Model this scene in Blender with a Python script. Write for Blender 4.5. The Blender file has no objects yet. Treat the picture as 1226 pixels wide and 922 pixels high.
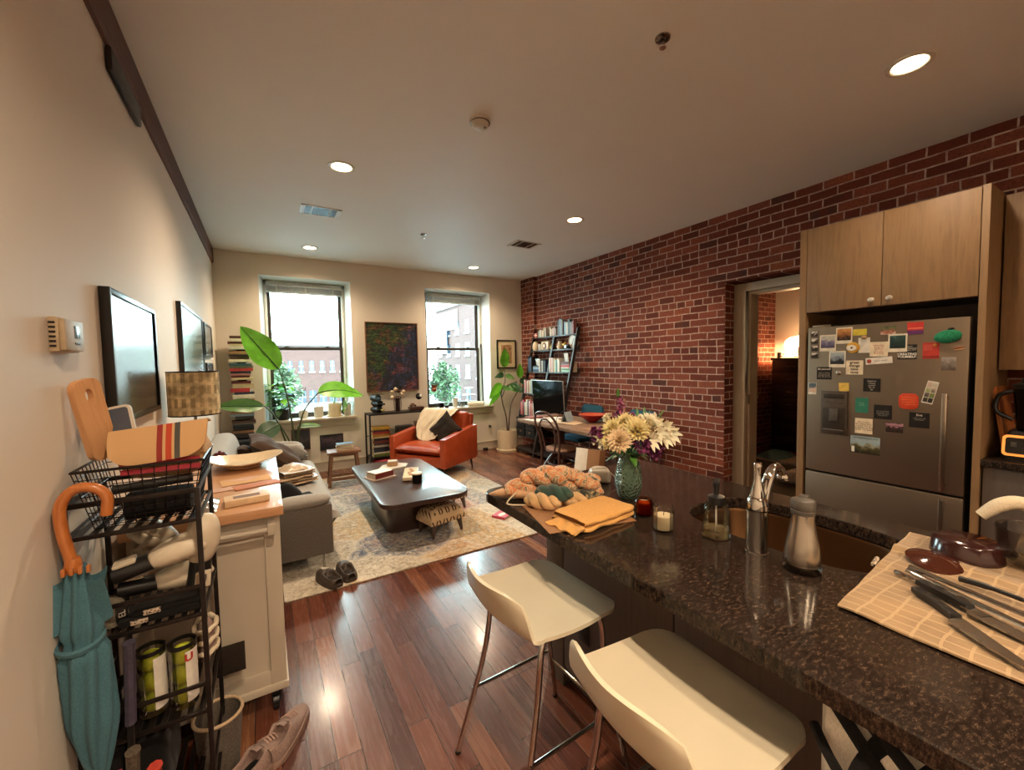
import bpy, bmesh, math, random
from mathutils import Vector, Matrix, Euler, noise
R = math.radians; PI = math.pi
rnd = random.Random(7)
SC = bpy.context.scene
COL = SC.collection

# ---------------------------------------------------------------- materials
def lin(c):
    if isinstance(c, str):
        c = [int(c[i:i+2], 16)/255 for i in (0, 2, 4)]
    return tuple((x/12.92 if x <= .04045 else ((x+.055)/1.055)**2.4) for x in c[:3])+(1,)

class NT:
    """small helper round a node tree"""
    def __init__(s, name):
        s.m = bpy.data.materials.new(name); s.m.use_nodes = True
        s.t = s.m.node_tree; s.n = s.t.nodes; s.l = s.t.links
        s.b = s.n['Principled BSDF']; s.out = s.n['Material Output']
    def node(s, ty, **kw):
        n = s.n.new(ty)
        for k, v in kw.items():
            if k.startswith('i_'):
                key = k[2:]
                key = int(key) if key.isdigit() else key.replace('_', ' ')
                if isinstance(v, bpy.types.NodeSocket): s.l.new(v, n.inputs[key])
                else: n.inputs[key].default_value = v
            else: setattr(n, k, v)
        return n
    def coord(s, kind='Object'): return s.node('ShaderNodeTexCoord').outputs[kind]
    def mapping(s, v, loc=(0,0,0), rot=(0,0,0), sc=(1,1,1)):
        return s.node('ShaderNodeMapping', i_Vector=v, i_Location=loc, i_Rotation=rot, i_Scale=sc).outputs[0]
    def swiz(s, v, order, sc=(1,1,1)):
        x = s.node('ShaderNodeSeparateXYZ', i_Vector=v)
        c = s.node('ShaderNodeCombineXYZ')
        for i, ch in enumerate(order):
            if ch in 'xyz': s.l.new(x.outputs['xyz'.index(ch)], c.inputs[i])
        return c.outputs[0]
    def noise(s, v, scale, detail=4, rough=.55, dist=0):
        return s.node('ShaderNodeTexNoise', i_Vector=v, i_Scale=scale, i_Detail=detail, i_Roughness=rough, i_Distortion=dist).outputs[0]
    def ramp(s, f, stops, interp='LINEAR'):
        n = s.node('ShaderNodeValToRGB', i_Fac=f); r = n.color_ramp; r.interpolation = interp
        while len(r.elements) < len(stops): r.elements.new(1)
        for e, (p, c) in zip(r.elements, stops):
            e.position = p; e.color = lin(c) if isinstance(c, str) else (c if len(c) == 4 else tuple(c)+(1,))
        return n.outputs[0]
    def mix(s, f, a, b, mode='MIX'):
        n = s.node('ShaderNodeMix', data_type='RGBA', blend_type=mode)
        for i, v in ((0, f), (6, a), (7, b)):
            if isinstance(v, bpy.types.NodeSocket): s.l.new(v, n.inputs[i])
            else: n.inputs[i].default_value = lin(v) if isinstance(v, str) else v
        return n.outputs[2]
    def math(s, op, a, b=0.):
        n = s.node('ShaderNodeMath', operation=op)
        for i, v in ((0, a), (1, b)):
            if isinstance(v, bpy.types.NodeSocket): s.l.new(v, n.inputs[i])
            else: n.inputs[i].default_value = v
        return n.outputs[0]
    def bump(s, h, strength=.3, dist=.01):
        n = s.node('ShaderNodeBump', i_Height=h, i_Strength=strength, i_Distance=dist)
        s.l.new(n.outputs[0], s.b.inputs['Normal'])
    def set(s, **kw):
        for k, v in kw.items():
            i = s.b.inputs[{'color':'Base Color','rough':'Roughness','metal':'Metallic','spec':'Specular IOR Level','trans':'Transmission Weight','ior':'IOR','sheen':'Sheen Weight','coat':'Coat Weight','emit':'Emission Color','es':'Emission Strength','sss':'Subsurface Weight','alpha':'Alpha','aniso':'Anisotropic'}[k]]
            if isinstance(v, bpy.types.NodeSocket): s.l.new(v, i)
            else: i.default_value = lin(v) if isinstance(v, str) else v
        return s

M = {}
def simple(name, c, rough=.5, metal=0., var=.12, scale=30., bump=0., bscale=200., **kw):
    """plain stuff with a slight procedural mottling"""
    if name in M: return M[name]
    t = NT(name); v = t.coord()
    a = lin(c); d = tuple(x*(1-var) for x in a[:3])+(1,); l = tuple(min(1, x*(1+var)) for x in a[:3])+(1,)
    t.set(color=t.ramp(t.noise(v, scale, 3), [(.3, d), (.7, l)]), rough=rough, metal=metal, **kw)
    if bump: t.bump(t.noise(v, bscale, 2), bump, .002)
    M[name] = t.m; return t.m
def cm(c, rough=.5):
    """plain material named by its colour code"""
    return simple('colour_%s' % c, c, rough)

# ---------------------------------------------------------------- mesh builder
class MB:
    def __init__(s): s.bm = bmesh.new(); s.mi = 0
    def _new(s, before):
        if s.mi:
            for f in s.bm.faces:
                if f not in before: f.material_index = s.mi
    def _b(s): return set(s.bm.faces) if s.mi else None
    def box(s, x0, y0, z0, x1, y1, z1, b=0, M=None, seg=2):
        be = s._b()
        T = Matrix.Translation(((x0+x1)/2, (y0+y1)/2, (z0+z1)/2)) @ Matrix.Diagonal((abs(x1-x0), abs(y1-y0), abs(z1-z0), 1))
        if M is not None: T = M @ T
        vs = bmesh.ops.create_cube(s.bm, size=1, matrix=T)['verts']
        if b:
            es = {e for v in vs for e in v.link_edges}
            bmesh.ops.bevel(s.bm, geom=list(vs)+list(es), offset=min(b, .49*min(abs(x1-x0), abs(y1-y0), abs(z1-z0))), segments=seg, affect='EDGES', profile=.6, clamp_overlap=True)
        s._new(be); return s
    def rings(s, rs, closed=True, cap=True, loop=False, M=None):
        """skin a list of rings (lists of points)"""
        be = s._b()
        V = [[s.bm.verts.new(M @ Vector(p) if M is not None else p) for p in r] for r in rs]
        n = len(rs[0])
        pairs = list(zip(V, V[1:])) + ([(V[-1], V[0])] if loop else [])
        for a, b in pairs:
            for i in range(n if closed else n-1):
                j = (i+1) % n
                try: s.bm.faces.new((a[i], a[j], b[j], b[i]))
                except ValueError: pass
        if cap and closed and not loop:
            for r, rev in ((V[0], True), (V[-1], False)):
                try: s.bm.faces.new(list(reversed(r)) if rev else r)
                except ValueError: pass
        s._new(be); return s
    def cyl(s, p0, p1, r0, r1=None, n=16, cap=True, M=None):
        return s.tube([p0, p1], [r0, r0 if r1 is None else r1], n, cap=cap, M=M)
    def tube(s, pts, r, n=8, loop=False, cap=True, M=None, flat=1., up=None):
        pts = [Vector(p) for p in pts]
        if not isinstance(r, (list, tuple)): r = [r]*len(pts)
        k = len(pts); rs = []; u = None
        for i, p in enumerate(pts):
            if loop: t = pts[(i+1) % k]-pts[i-1]
            else: t = pts[min(i+1, k-1)]-pts[max(i-1, 0)]
            t = t.normalized() if t.length > 1e-9 else Vector((0,0,1))
            if u is None:
                u = Vector(up) if up is not None else (Vector((0,0,1)) if abs(t.z) < .9 else Vector((1,0,0)))
            u = u-t*u.dot(t)
            u = u.normalized() if u.length > 1e-6 else t.orthogonal().normalized()
            w = t.cross(u)
            rs.append([p+(u*math.cos(2*PI*j/n)*flat+w*math.sin(2*PI*j/n))*r[i] for j in range(n)])
        return s.rings(rs, cap=cap, loop=loop, M=M)
    def lathe(s, prof, n=24, c=(0,0,0), M=None, cap=True, sx=1, sy=1):
        rs = [[(c[0]+max(r, 1e-4)*sx*math.cos(2*PI*j/n), c[1]+max(r, 1e-4)*sy*math.sin(2*PI*j/n), c[2]+z) for j in range(n)] for r, z in prof]
        return s.rings(rs, cap=cap, M=M)
    def ball(s, c, r, M=None, n=12, m=8):
        if not isinstance(r, (list, tuple)): r = (r, r, r)
        rs = []
        for i in range(m+1):
            a = PI*(i/m)*.998+.001; a = a-PI/2
            rs.append([(c[0]+r[0]*math.cos(a)*math.cos(2*PI*j/n), c[1]+r[1]*math.cos(a)*math.sin(2*PI*j/n), c[2]+r[2]*math.sin(a)) for j in range(n)])
        return s.rings(rs, M=M)
    def prism(s, pts, z0, z1, b=0, M=None, seg=2):
        be = s._b()
        lo = [s.bm.verts.new((x, y, z0)) for x, y in pts]; hi = [s.bm.verts.new((x, y, z1)) for x, y in pts]
        n = len(pts); fs = [s.bm.faces.new(hi), s.bm.faces.new(list(reversed(lo)))]
        top = fs[0].edges[:]; bot = fs[1].edges[:]
        for i in range(n):
            j = (i+1) % n; s.bm.faces.new((lo[i], lo[j], hi[j], hi[i]))
        vs = lo+hi
        if b:
            r = bmesh.ops.bevel(s.bm, geom=list(top)+list(bot), offset=b, segments=seg, affect='EDGES', profile=.6)
            vs = list(set(vs) | set(r['verts']))
            vs = [v for v in vs if v.is_valid]
        if M is not None: bmesh.ops.transform(s.bm, matrix=M, verts=vs)
        s._new(be); return s
    def sheet(s, fn, nu, nv, th=0., M=None):
        be = s._b()
        V = [[s.bm.verts.new(M @ Vector(fn(i/nu, j/nv)) if M is not None else fn(i/nu, j/nv)) for j in range(nv+1)] for i in range(nu+1)]
        fs = [s.bm.faces.new((V[i][j], V[i+1][j], V[i+1][j+1], V[i][j+1])) for i in range(nu) for j in range(nv)]
        if th:
            bmesh.ops.recalc_face_normals(s.bm, faces=fs)
            bmesh.ops.solidify(s.bm, geom=fs, thickness=th)
        s._new(be); return s
    def cushion(s, w, d, t, M=None, n=12, p=4, crease=.0, seed=0, pinch=.0):
        """pillow lying in XY, centre at origin"""
        def f(sg):
            def g(u, v):
                a, b = 2*u-1, 2*v-1
                k = max(0., (1-abs(a)**p)*(1-abs(b)**p))**.5
                cor = 1-pinch*(1-abs(abs(a)-abs(b)))*0-pinch*(min(abs(a), 1)**2*(1-b*b)+0)
                cor2 = 1-pinch*(b*b*(1-a*a))
                z = sg*t/2*k
                if crease: z += crease*noise.noise(Vector((a*2.3+seed, b*2.3, sg+seed)))*k
                return (a*w/2*(1-pinch*(1-b*b)*abs(a)), b*d/2*(1-pinch*(1-a*a)*abs(b)), z)
            return g
        s.sheet(f(1), n, n, 0, M); s.sheet(f(-1), n, n, 0, M)
        return s
    def out(s, name, mats, parent=None, sharp=38, weld=1e-5, subs=0):
        bmesh.ops.remove_doubles(s.bm, verts=s.bm.verts, dist=weld)
        bmesh.ops.recalc_face_normals(s.bm, faces=s.bm.faces)
        me = bpy.data.meshes.new(name); s.bm.to_mesh(me); s.bm.free()
        for p in me.polygons: p.use_smooth = True
        me.set_sharp_from_angle(angle=R(sharp))
        for m in (mats if isinstance(mats, (list, tuple)) else [mats]): me.materials.append(m)
        o = bpy.data.objects.new(name, me); COL.objects.link(o)
        if parent is not None: o.parent = parent
        if subs:
            md = o.modifiers.new('smooth', 'SUBSURF'); md.levels = subs; md.render_levels = subs
        return o

def tag(o, label=None, cat=None, group=None, kind=None):
    for k, v in (('label', label), ('category', cat), ('group', group), ('kind', kind)):
        if v: o[k] = v
    return o
def thing(name, label, cat, loc=(0,0,0), rz=0, group=None, rot=None, kind=None):
    o = bpy.data.objects.new(name, None); o.empty_display_size = .1; COL.objects.link(o)
    o.location = loc; o.rotation_euler = rot or (0, 0, rz)
    return tag(o, label, cat, group, kind)
def put(o, loc=(0,0,0), rz=0, rot=None):
    o.location = loc; o.rotation_euler = rot or (0, 0, rz); return o
def kids(o): return [c for c in bpy.data.objects if c.parent == o]
KC = {}
def dup(root, loc=None, rz=None, label=None, group=None, rot=None):
    r = root.copy(); COL.objects.link(r)
    for ch in kids(root):
        c = ch.copy(); COL.objects.link(c); c.parent = r
        for g in kids(ch):
            d = g.copy(); COL.objects.link(d); d.parent = c
    if loc is not None: r.location = loc
    if rz is not None: r.rotation_euler = (0, 0, rz)
    if rot is not None: r.rotation_euler = rot
    if label: r['label'] = label
    if group: r['group'] = group
    return r
def struct(o): o['kind'] = 'structure'; return o
def Tm(x=0, y=0, z=0, rx=0, ry=0, rz=0): return Matrix.Translation((x, y, z)) @ Euler((rx, ry, rz)).to_matrix().to_4x4()
def rrect(x0, y0, x1, y1, r, n=5):
    pts = []
    for cx, cy, a0 in ((x1-r, y1-r, 0), (x0+r, y1-r, 90), (x0+r, y0+r, 180), (x1-r, y0+r, 270)):
        for i in range(n+1):
            a = R(a0+90*i/n); pts.append((cx+r*math.cos(a), cy+r*math.sin(a)))
    return pts
def bez(p, n=12):
    """catmull-rom through points"""
    P = [Vector(q) for q in p]; P = [P[0]*2-P[1]]+P+[P[-1]*2-P[-2]]; o = []
    for i in range(1, len(P)-2):
        for k in range(n):
            t = k/n; a, b, c, d = P[i-1:i+3]
            o.append(.5*((2*b)+(c-a)*t+(2*a-5*b+4*c-d)*t*t+(3*b-a-3*c+d)*t**3))
    o.append(P[-2]); return o
def text(s, size, name, m, parent, loc, rot, align='CENTER', w=None, bold=0):
    cu = bpy.data.curves.new(name, 'FONT'); cu.body = s; cu.size = size; cu.align_x = align; cu.align_y = 'CENTER'
    cu.extrude = .0003; cu.offset = bold; cu.space_line = .9
    cu.materials.append(m); o = bpy.data.objects.new(name, cu); COL.objects.link(o)
    o.parent = parent; o.location = loc; o.rotation_euler = rot
    return o
def leaf(mb, p0, d, L, W, droop=.3, up=(0,0,1), fold=.15, nu=8, nv=4, roll=0, tipw=.75, wave=0):
    """leaf blade from p0 along d; bends down along its length"""
    p0 = Vector(p0); d = Vector(d).normalized(); up = Vector(up)
    side = d.cross(up)
    side = side.normalized() if side.length > 1e-4 else Vector((1,0,0))
    side = Matrix.Rotation(roll, 3, d) @ side
    nrm = side.cross(d).normalized()
    def f(u, v):
        s = v*2-1
        wd = W/2*math.sin(PI*min(1, u**tipw*1.0))**.8 if 0 < u < 1 else 0
        c = p0+d*(L*u)-Vector((0,0,1))*(droop*L*u*u)
        return c+side*(s*wd)+nrm*(fold*abs(s)*wd+wave*math.sin(u*14)*abs(s)*wd)
    mb.sheet(f, nu, nv)
# ---------------------------------------------------------------- shared materials
def brick_mat(name, order, lo='6b3428', hi='a05a46', bw=.215, rh=.0765, mortar='c4ab9c', seed=0, dark='4a3733'):
    t = NT(name); v = t.swiz(t.coord(), order)
    wob = t.node('ShaderNodeTexNoise', i_Vector=v, i_Scale=3.5, i_Detail=3.)
    off = t.node('ShaderNodeVectorMath', operation='MULTIPLY_ADD', i_0=wob.outputs['Color'], i_1=(.024, .022, 0), i_2=v).outputs[0]
    v2 = t.mapping(off, loc=(seed, seed*.37, 0))
    def br(c1, c2, m, sm=.2):
        n = t.node('ShaderNodeTexBrick', i_Vector=v2, i_Scale=1., i_Mortar_Size=.0062, i_Mortar_Smooth=sm, i_Bias=0., i_Brick_Width=bw, i_Row_Height=rh)
        n.inputs['Color1'].default_value = c1; n.inputs['Color2'].default_value = c2; n.inputs['Mortar'].default_value = m
        n.offset = .5; n.squash = .52; n.squash_frequency = 7; return n
    b = br((0,0,0,1), (1,1,1,1), (.5,.5,.5,1))
    fine = t.noise(v, 60, 4, .7); big = t.noise(v, 1.1, 2)
    val = t.math('ADD', t.math('MULTIPLY', b.outputs[0], .8), t.math('MULTIPLY', t.math('SUBTRACT', t.noise(v, 9, 3, .7), .4), .35))
    col = t.ramp(val, [(.0, dark), (.10, lo), (.35, '80402f'), (.55, '90503e'), (.78, hi), (.96, 'b87048')])
    col = t.mix(t.ramp(fine, [(.35, (0,0,0)), (.8, (1,1,1))]), col, lin('4e2820'), 'MIX')
    col = t.mix(.35, col, t.ramp(big, [(.3, '55423a'), (.7, 'a5887a')]), 'OVERLAY')
    mfac = t.math('MULTIPLY', b.outputs['Fac'], t.ramp(t.noise(v, 7, 4, .7), [(.28, (.35,.35,.35)), (.5, (1,1,1))]))
    mc = t.ramp(t.noise(v, 22, 3), [(.3, '94796b'), (.7, mortar)])
    t.set(color=t.mix(mfac, col, mc), rough=.85, spec=.25)
    h = t.math('SUBTRACT', t.math('MULTIPLY', t.noise(v, 45, 5, .7), .5), t.math('MULTIPLY', b.outputs['Fac'], 1.1))
    t.bump(h, .9, .008); M[name] = t.m; return t.m
brick_mat('brick_side', 'yz'); brick_mat('brick_front', 'xz', seed=.31)

def plaster(name, c, sc=60):
    t = NT(name); v = t.coord(); a = lin(c)
    t.set(color=t.ramp(t.noise(v, .8, 3), [(.3, tuple(x*.95 for x in a[:3])), (.7, a)]), rough=.62, spec=.3)
    t.bump(t.noise(v, sc, 3), .12, .002); M[name] = t.m; return t.m
plaster('plaster_wall', 'ddd3c6'); plaster('plaster_far', 'd2c8b8'); plaster('plaster_ceiling', 'dedad2'); plaster('plaster_white', 'd5d7d2')

def floor_mat(name='floor_wood'):
    t = NT(name); v = t.swiz(t.coord(), 'yx')
    def br(c1, c2, m, sz):
        n = t.node('ShaderNodeTexBrick', i_Vector=v, i_Scale=1., i_Mortar_Size=sz, i_Mortar_Smooth=.1, i_Bias=0., i_Brick_Width=.83, i_Row_Height=.092)
        n.inputs['Color1'].default_value = c1; n.inputs['Color2'].default_value = c2; n.inputs['Mortar'].default_value = m
        n.offset = .37; n.offset_frequency = 3; n.squash = 1.35; n.squash_frequency = 4; return n
    b = br((0,0,0,1), (1,1,1,1), (.4,.4,.4,1), .0017)
    sh = t.node('ShaderNodeVectorMath', operation='MULTIPLY_ADD', i_0=b.outputs[0], i_1=(3.1, 7.7, 0), i_2=v).outputs[0]
    gr = t.noise(t.mapping(sh, sc=(1.3, 22, 1)), 2.2, 6, .65, 1.1)
    gr2 = t.noise(t.mapping(sh, sc=(.7, 60, 1)), 3, 3, .6)
    k = t.math('ADD', t.math('MULTIPLY', b.outputs[0], .62), t.math('MULTIPLY', gr, .42))
    col = t.ramp(k, [(.1, '3a1d16'), (.3, '552c20'), (.5, '683a2a'), (.72, '7a4834'), (.95, '9d6e4a')])
    col = t.mix(t.math('MULTIPLY', gr2, .45), col, lin('301812'))
    col = t.mix(b.outputs['Fac'], col, lin('241310'))
    t.set(color=col, rough=t.math('ADD', t.math('MULTIPLY', gr, .14), .2), spec=.5, coat=.25)
    t.b.inputs['Coat Roughness'].default_value = .14
    t.bump(t.math('SUBTRACT', t.math('MULTIPLY', gr, .12), b.outputs['Fac']), .35, .002); M[name] = t.m
floor_mat()

def wood(name, a, b, axis='x', scale=1., rough=.45, coat=0., stretch=14, dist=1.5):
    t = NT(name); v = t.coord(); sc = {'x': (1, stretch, stretch), 'y': (stretch, 1, stretch), 'z': (stretch, stretch, 1)}[axis]
    g = t.noise(t.mapping(v, sc=sc), 1.6*scale, 6, .62, dist); g2 = t.noise(t.mapping(v, sc=tuple(q*4 for q in sc)), 2*scale, 2)
    k = t.math('ADD', t.math('MULTIPLY', g, .75), t.math('MULTIPLY', g2, .25))
    t.set(color=t.ramp(k, [(.3, a), (.5, b), (.68, a)]), rough=rough, coat=coat); t.bump(g2, .08, .001)
    M[name] = t.m; return t.m
wood('cabinet_wood', '755a3e', '8a6c4b', 'z', .8, .5, stretch=9)
wood('cabinet_wood_dark', '4d4036', '5a4b3e', 'z', 1, .5)
wood('island_wood', '49403a', '564b43', 'z', 1, .45)
wood('butcher_block', 'b07a50', 'c7966c', 'x', 1, .35, .3)
wood('dark_table_wood', '2f221f', '46332d', 'y', 1, .33, .35)
wood('stool_wood', '5c3c28', '7a5236', 'x', 1, .5)
wood('table_wood', '5a4030', '8d6f56', 'y', 1.2, .42, .2, stretch=9, dist=2.5)
wood('bentwood', '2a1410', '45241a', 'z', 1, .3, .4)
wood('beam_wood', '4a3025', '634336', 'y', 1, .8, stretch=18)
wood('light_wood', 'c58f60', 'dba878', 'z', 1, .5)
wood('pale_wood', 'c9ad88', 'dcc5a2', 'x', 1, .5)
wood('orange_wood', '96501f', 'b56c34', 'z', 1, .28, .5)
wood('shelf_black_wood', '1b1614', '2a2320', 'z', 1, .4)
wood('dresser_wood', '1a0f0c', '2a1a14', 'x', 1, .35, .3)
wood('floor_bedroom', '3f1f14', '6b3823', 'y', 1, .35, .2)

def granite():
    t = NT('granite'); v = t.coord()
    sv = t.mapping(v, rot=(0,0,.5), sc=(1, 2.2, 1))
    n1 = t.noise(sv, 55, 6, .72, 0.); n2 = t.noise(sv, 300, 2, .6); n3 = t.noise(v, 3, 3)
    k = t.math('ADD', t.math('MULTIPLY', n1, .7), t.math('MULTIPLY', n2, .3))
    col = t.ramp(k, [(.38, '0e0a09'), (.47, '1f1814'), (.55, '382c24'), (.63, '594838'), (.74, '7a6753')])
    col = t.mix(t.math('MULTIPLY', n3, .4), col, lin('241c19'))
    t.set(color=col, rough=.09, spec=.4); M['granite'] = t.m
granite()

def rug_mat():
    t = NT('rug_pile'); v = t.coord()
    warp = t.node('ShaderNodeTexNoise', i_Vector=v, i_Scale=2.2, i_Detail=3.)
    w = t.node('ShaderNodeVectorMath', operation='MULTIPLY_ADD', i_0=warp.outputs['Color'], i_1=(.35, .35, 0), i_2=v).outputs[0]
    base = t.ramp(t.noise(v, 26, 5, .75), [(.3, '6f6252'), (.45, 'b0a28c'), (.6, 'd8cfbe')])
    vor = t.node('ShaderNodeTexVoronoi', i_Vector=w, i_Scale=1.55, feature='F1')
    vorc = vor.outputs['Color']; vd = vor.outputs['Distance']
    sep = t.node('ShaderNodeSeparateColor', i_Color=vorc)
    tint = t.ramp(sep.outputs[0], [(0, 'c9a36c'), (.2, '6f7f92'), (.38, 'c3b7a4'), (.5, 'b98078'), (.64, '9aa7a6'), (.78, 'c59c5e'), (.9, '4c5d78')], 'CONSTANT')
    ring = t.ramp(t.math('FRACT', t.math('MULTIPLY', vd, 5.2)), [(.0, (0,0,0)), (.25, (.7,.7,.7)), (.55, (.25,.25,.25)), (.8, (.75,.75,.75)), (1, (0,0,0))])
    spk = t.ramp(t.noise(w, 18, 5, .8, 1.5), [(.42, (0,0,0)), (.56, (1,1,1))])
    col = t.mix(t.math('MULTIPLY', t.math('ADD', t.math('MULTIPLY', ring, .7), .5), spk), base, tint)
    fl = t.ramp(t.noise(w, 42, 5, .85, 1.), [(.5, (0,0,0)), (.6, (1,1,1))])
    col = t.mix(t.math('MULTIPLY', fl, .6), col, lin('574a3e'))
    edge = t.node('ShaderNodeTexVoronoi', i_Vector=w, i_Scale=1.55, feature='DISTANCE_TO_EDGE').outputs['Distance']
    col = t.mix(t.math('MULTIPLY', t.ramp(edge, [(.02, (1,1,1)), (.05, (0,0,0))]), .35), col, lin('d8cdbc'))
    blue = t.math('MULTIPLY', t.ramp(t.noise(w, 34, 4, .8, 2.), [(.58, (0,0,0)), (.64, (1,1,1))]), t.ramp(t.noise(v, 1.9, 2), [(.45, (0,0,0)), (.6, (1,1,1))]))
    col = t.mix(t.math('MULTIPLY', blue, .9), col, lin('2c3650'))
    rose = t.math('MULTIPLY', t.ramp(t.noise(w, 25, 4, .8, 2.), [(.52, (0,0,0)), (.62, (1,1,1))]), t.ramp(t.noise(v, 1.3, 2), [(.5, (0,0,0)), (.62, (1,1,1))]))
    col = t.mix(t.math('MULTIPLY', rose, .85), col, lin('a8524c'))
    t.set(color=col, rough=.95, spec=.1, sheen=.2); t.bump(t.noise(v, 220, 3, .8), .6, .004); M['rug_pile'] = t.m
rug_mat()

def fabric(name, a, b, sc=420, rough=.9, bump=.35, sheen=.06):
    t = NT(name); v = t.coord()
    n = t.noise(t.mapping(v, sc=(1, 1, .35)), sc, 2, .7)
    t.set(color=t.ramp(n, [(.35, a), (.65, b)]), rough=rough, spec=.15, sheen=sheen); t.bump(n, bump, .001); M[name] = t.m; return t.m
fabric('sofa_fabric', '5c5650', '7d766e', 300); fabric('cushion_fabric', '8b8680', 'a6a19a', 300)
fabric('brown_fabric', '3e2f25', '524034'); fabric('dark_fabric', '1f1916', '30271f'); fabric('cream_fabric', 'c4b49a', 'd8cab2')
fabric('yellow_fabric', 'bd8a4c', 'd0a060', 240); fabric('blue_fabric', '1f4658', '2c5a70'); fabric('white_fabric', 'c8c0b4', 'ddd6ca')
fabric('pink_fabric', '99303a', 'b44450'); fabric('canvas', 'c49a6c', 'd6ae80', 500); fabric('black_fabric', '0c0b0b', '191717')
fabric('towel_fabric', 'b0977a', 'c8af90', 260); fabric('teal_fabric', '3c606c', '4b727e', 500, .7); fabric('rug_dark', '2e2a20', '4a4232', 60)
fabric('shaggy_white', '8f857c', 'b5aba0', 120); fabric('mauve_knit', '7d675f', '9a8278', 300); fabric('grey_felt', '4e463e', '6b6157', 300)
def leather(name, a, b, rough=.32):
    t = NT(name); v = t.coord()
    t.set(color=t.ramp(t.noise(v, 7, 4), [(.3, a), (.7, b)]), rough=t.math('ADD', t.math('MULTIPLY', t.noise(v, 20), .2), rough-.08), spec=.5)
    vo = t.node('ShaderNodeTexVoronoi', i_Vector=v, i_Scale=260.).outputs['Distance']; t.bump(vo, .12, .001); M[name] = t.m
leather('orange_leather', '933a1c', 'a94826'); leather('white_leather', 'c3b49d', 'd4c7b1', .42); leather('black_leather', '100e0e', '1c1918', .4)
def steel(name, c, rough=.3, axis=(1, 1, 120), metal=1.):
    t = NT(name); v = t.coord(); n = t.noise(t.mapping(v, sc=axis), 8, 3)
    t.set(color=c, metal=metal, rough=t.math('ADD', t.math('MULTIPLY', n, .15), rough-.07)); M[name] = t.m
steel('fridge_steel', '8b7d6d', .42, (1, 120, 1)); steel('brushed_steel', 'b5aca0', .24, (1, 1, .05)); steel('sink_steel', '6a4c32', .4, (1, 1, 60))
simple('chrome', 'c8c4be', .07, 1., var=.03); simple('dark_chrome', '8a8580', .15, 1., var=.03)
simple('black_metal', '191513', .45, .3, var=.2); simple('rack_metal', '2c2522', .4, .7, var=.2)
simple('black_plastic', '100f0f', .4, var=.1); simple('grey_plastic', '4c4640', .45); simple('white_plastic', 'c8c0b2', .4, var=.05)
simple('white_paint', 'b8ac9a', .45, var=.05, scale=4); simple('cream_ceramic', 'd6c3a4', .25, var=.05); simple('white_ceramic', 'ccc5b8', .3, var=.06)
simple('stool_plastic', 'c9bea6', .3, var=.04, scale=4); simple('paper', 'ddd5c8', .7, var=.06); simple('book_pages', 'c9bb9f', .8, var=.15, scale=120)
simple('terracotta_tan', 'a9835c', .6); simple('soil', '33241a', .95, var=.4, bump=.6, bscale=80)
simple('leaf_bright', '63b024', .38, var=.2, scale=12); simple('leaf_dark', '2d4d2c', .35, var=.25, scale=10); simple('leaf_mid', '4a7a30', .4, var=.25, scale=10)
simple('stem_green', '3d4a24', .5); simple('stem_brown', '4a3022', .7, var=.3); simple('gold_metal', 'a58240', .3, .9)
simple('red_plastic', 'b3341c', .4); simple('tennis_yellow', 'b8bf2e', .85, var=.15, scale=200); simple('kraft', '8f6642', .8, var=.12, scale=60)
simple('wax', 'e6d4ae', .5, var=.04); simple('rubber_grey', '47423b', .7, var=.1); simple('mirror_glass', '8fa0a8', .05, .0)
def glass(name, tint, rough=.0, k=.92):
    """clear glass: lets light straight through, with a fresnel reflection"""
    t = NT(name); t.n.remove(t.b)
    tr = t.node('ShaderNodeBsdfTransparent', i_Color=lin(tint)); gl = t.node('ShaderNodeBsdfGlossy', i_Roughness=rough)
    fr = t.node('ShaderNodeFresnel', i_IOR=1.45); mx = t.node('ShaderNodeMixShader')
    f = t.math('MULTIPLY', fr.outputs[0], k)
    t.l.new(f, mx.inputs[0]); t.l.new(tr.outputs[0], mx.inputs[1]); t.l.new(gl.outputs[0], mx.inputs[2]); t.l.new(mx.outputs[0], t.out.inputs[0]); M[name] = t.m
glass('window_glass', 'f4faf8', k=.6); glass('clear_glass', 'fdfdfb', .02, .8)
glass('print_glass', 'f6f8f8', .22, 1.2); glass('amber_glass', 'c9782c', .03, .8); glass('smoke_glass', '3a1c10', .05)
def vase_glass():
    t = NT('vase_glass'); v = t.coord(); t.n.remove(t.b)
    w = t.node('ShaderNodeTexVoronoi', i_Vector=t.mapping(v, sc=(1,1,1)), i_Scale=85.).outputs['Distance']
    bp = t.node('ShaderNodeBump', i_Height=w, i_Strength=1., i_Distance=.012).outputs[0]
    tr = t.node('ShaderNodeBsdfTransparent', i_Color=lin('dcefd8')); gl = t.node('ShaderNodeBsdfGlossy', i_Roughness=.08); df = t.node('ShaderNodeBsdfTranslucent', i_Color=lin('c0e2c4')); d2 = t.node('ShaderNodeBsdfDiffuse', i_Color=lin('aed2b6'))
    t.l.new(bp, gl.inputs['Normal']); t.l.new(bp, d2.inputs['Normal'])
    fr = t.node('ShaderNodeFresnel', i_IOR=1.6); t.l.new(bp, fr.inputs['Normal'])
    m0 = t.node('ShaderNodeMixShader', i_0=.5); t.l.new(df.outputs[0], m0.inputs[1]); t.l.new(d2.outputs[0], m0.inputs[2])
    m1 = t.node('ShaderNodeMixShader', i_0=.36); t.l.new(tr.outputs[0], m1.inputs[1]); t.l.new(m0.outputs[0], m1.inputs[2])
    m2 = t.node('ShaderNodeMixShader'); t.l.new(fr.outputs[0], m2.inputs[0]); t.l.new(m1.outputs[0], m2.inputs[1]); t.l.new(gl.outputs[0], m2.inputs[2]); t.l.new(m2.outputs[0], t.out.inputs[0]); M['vase_glass'] = t.m
vase_glass()
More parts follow.
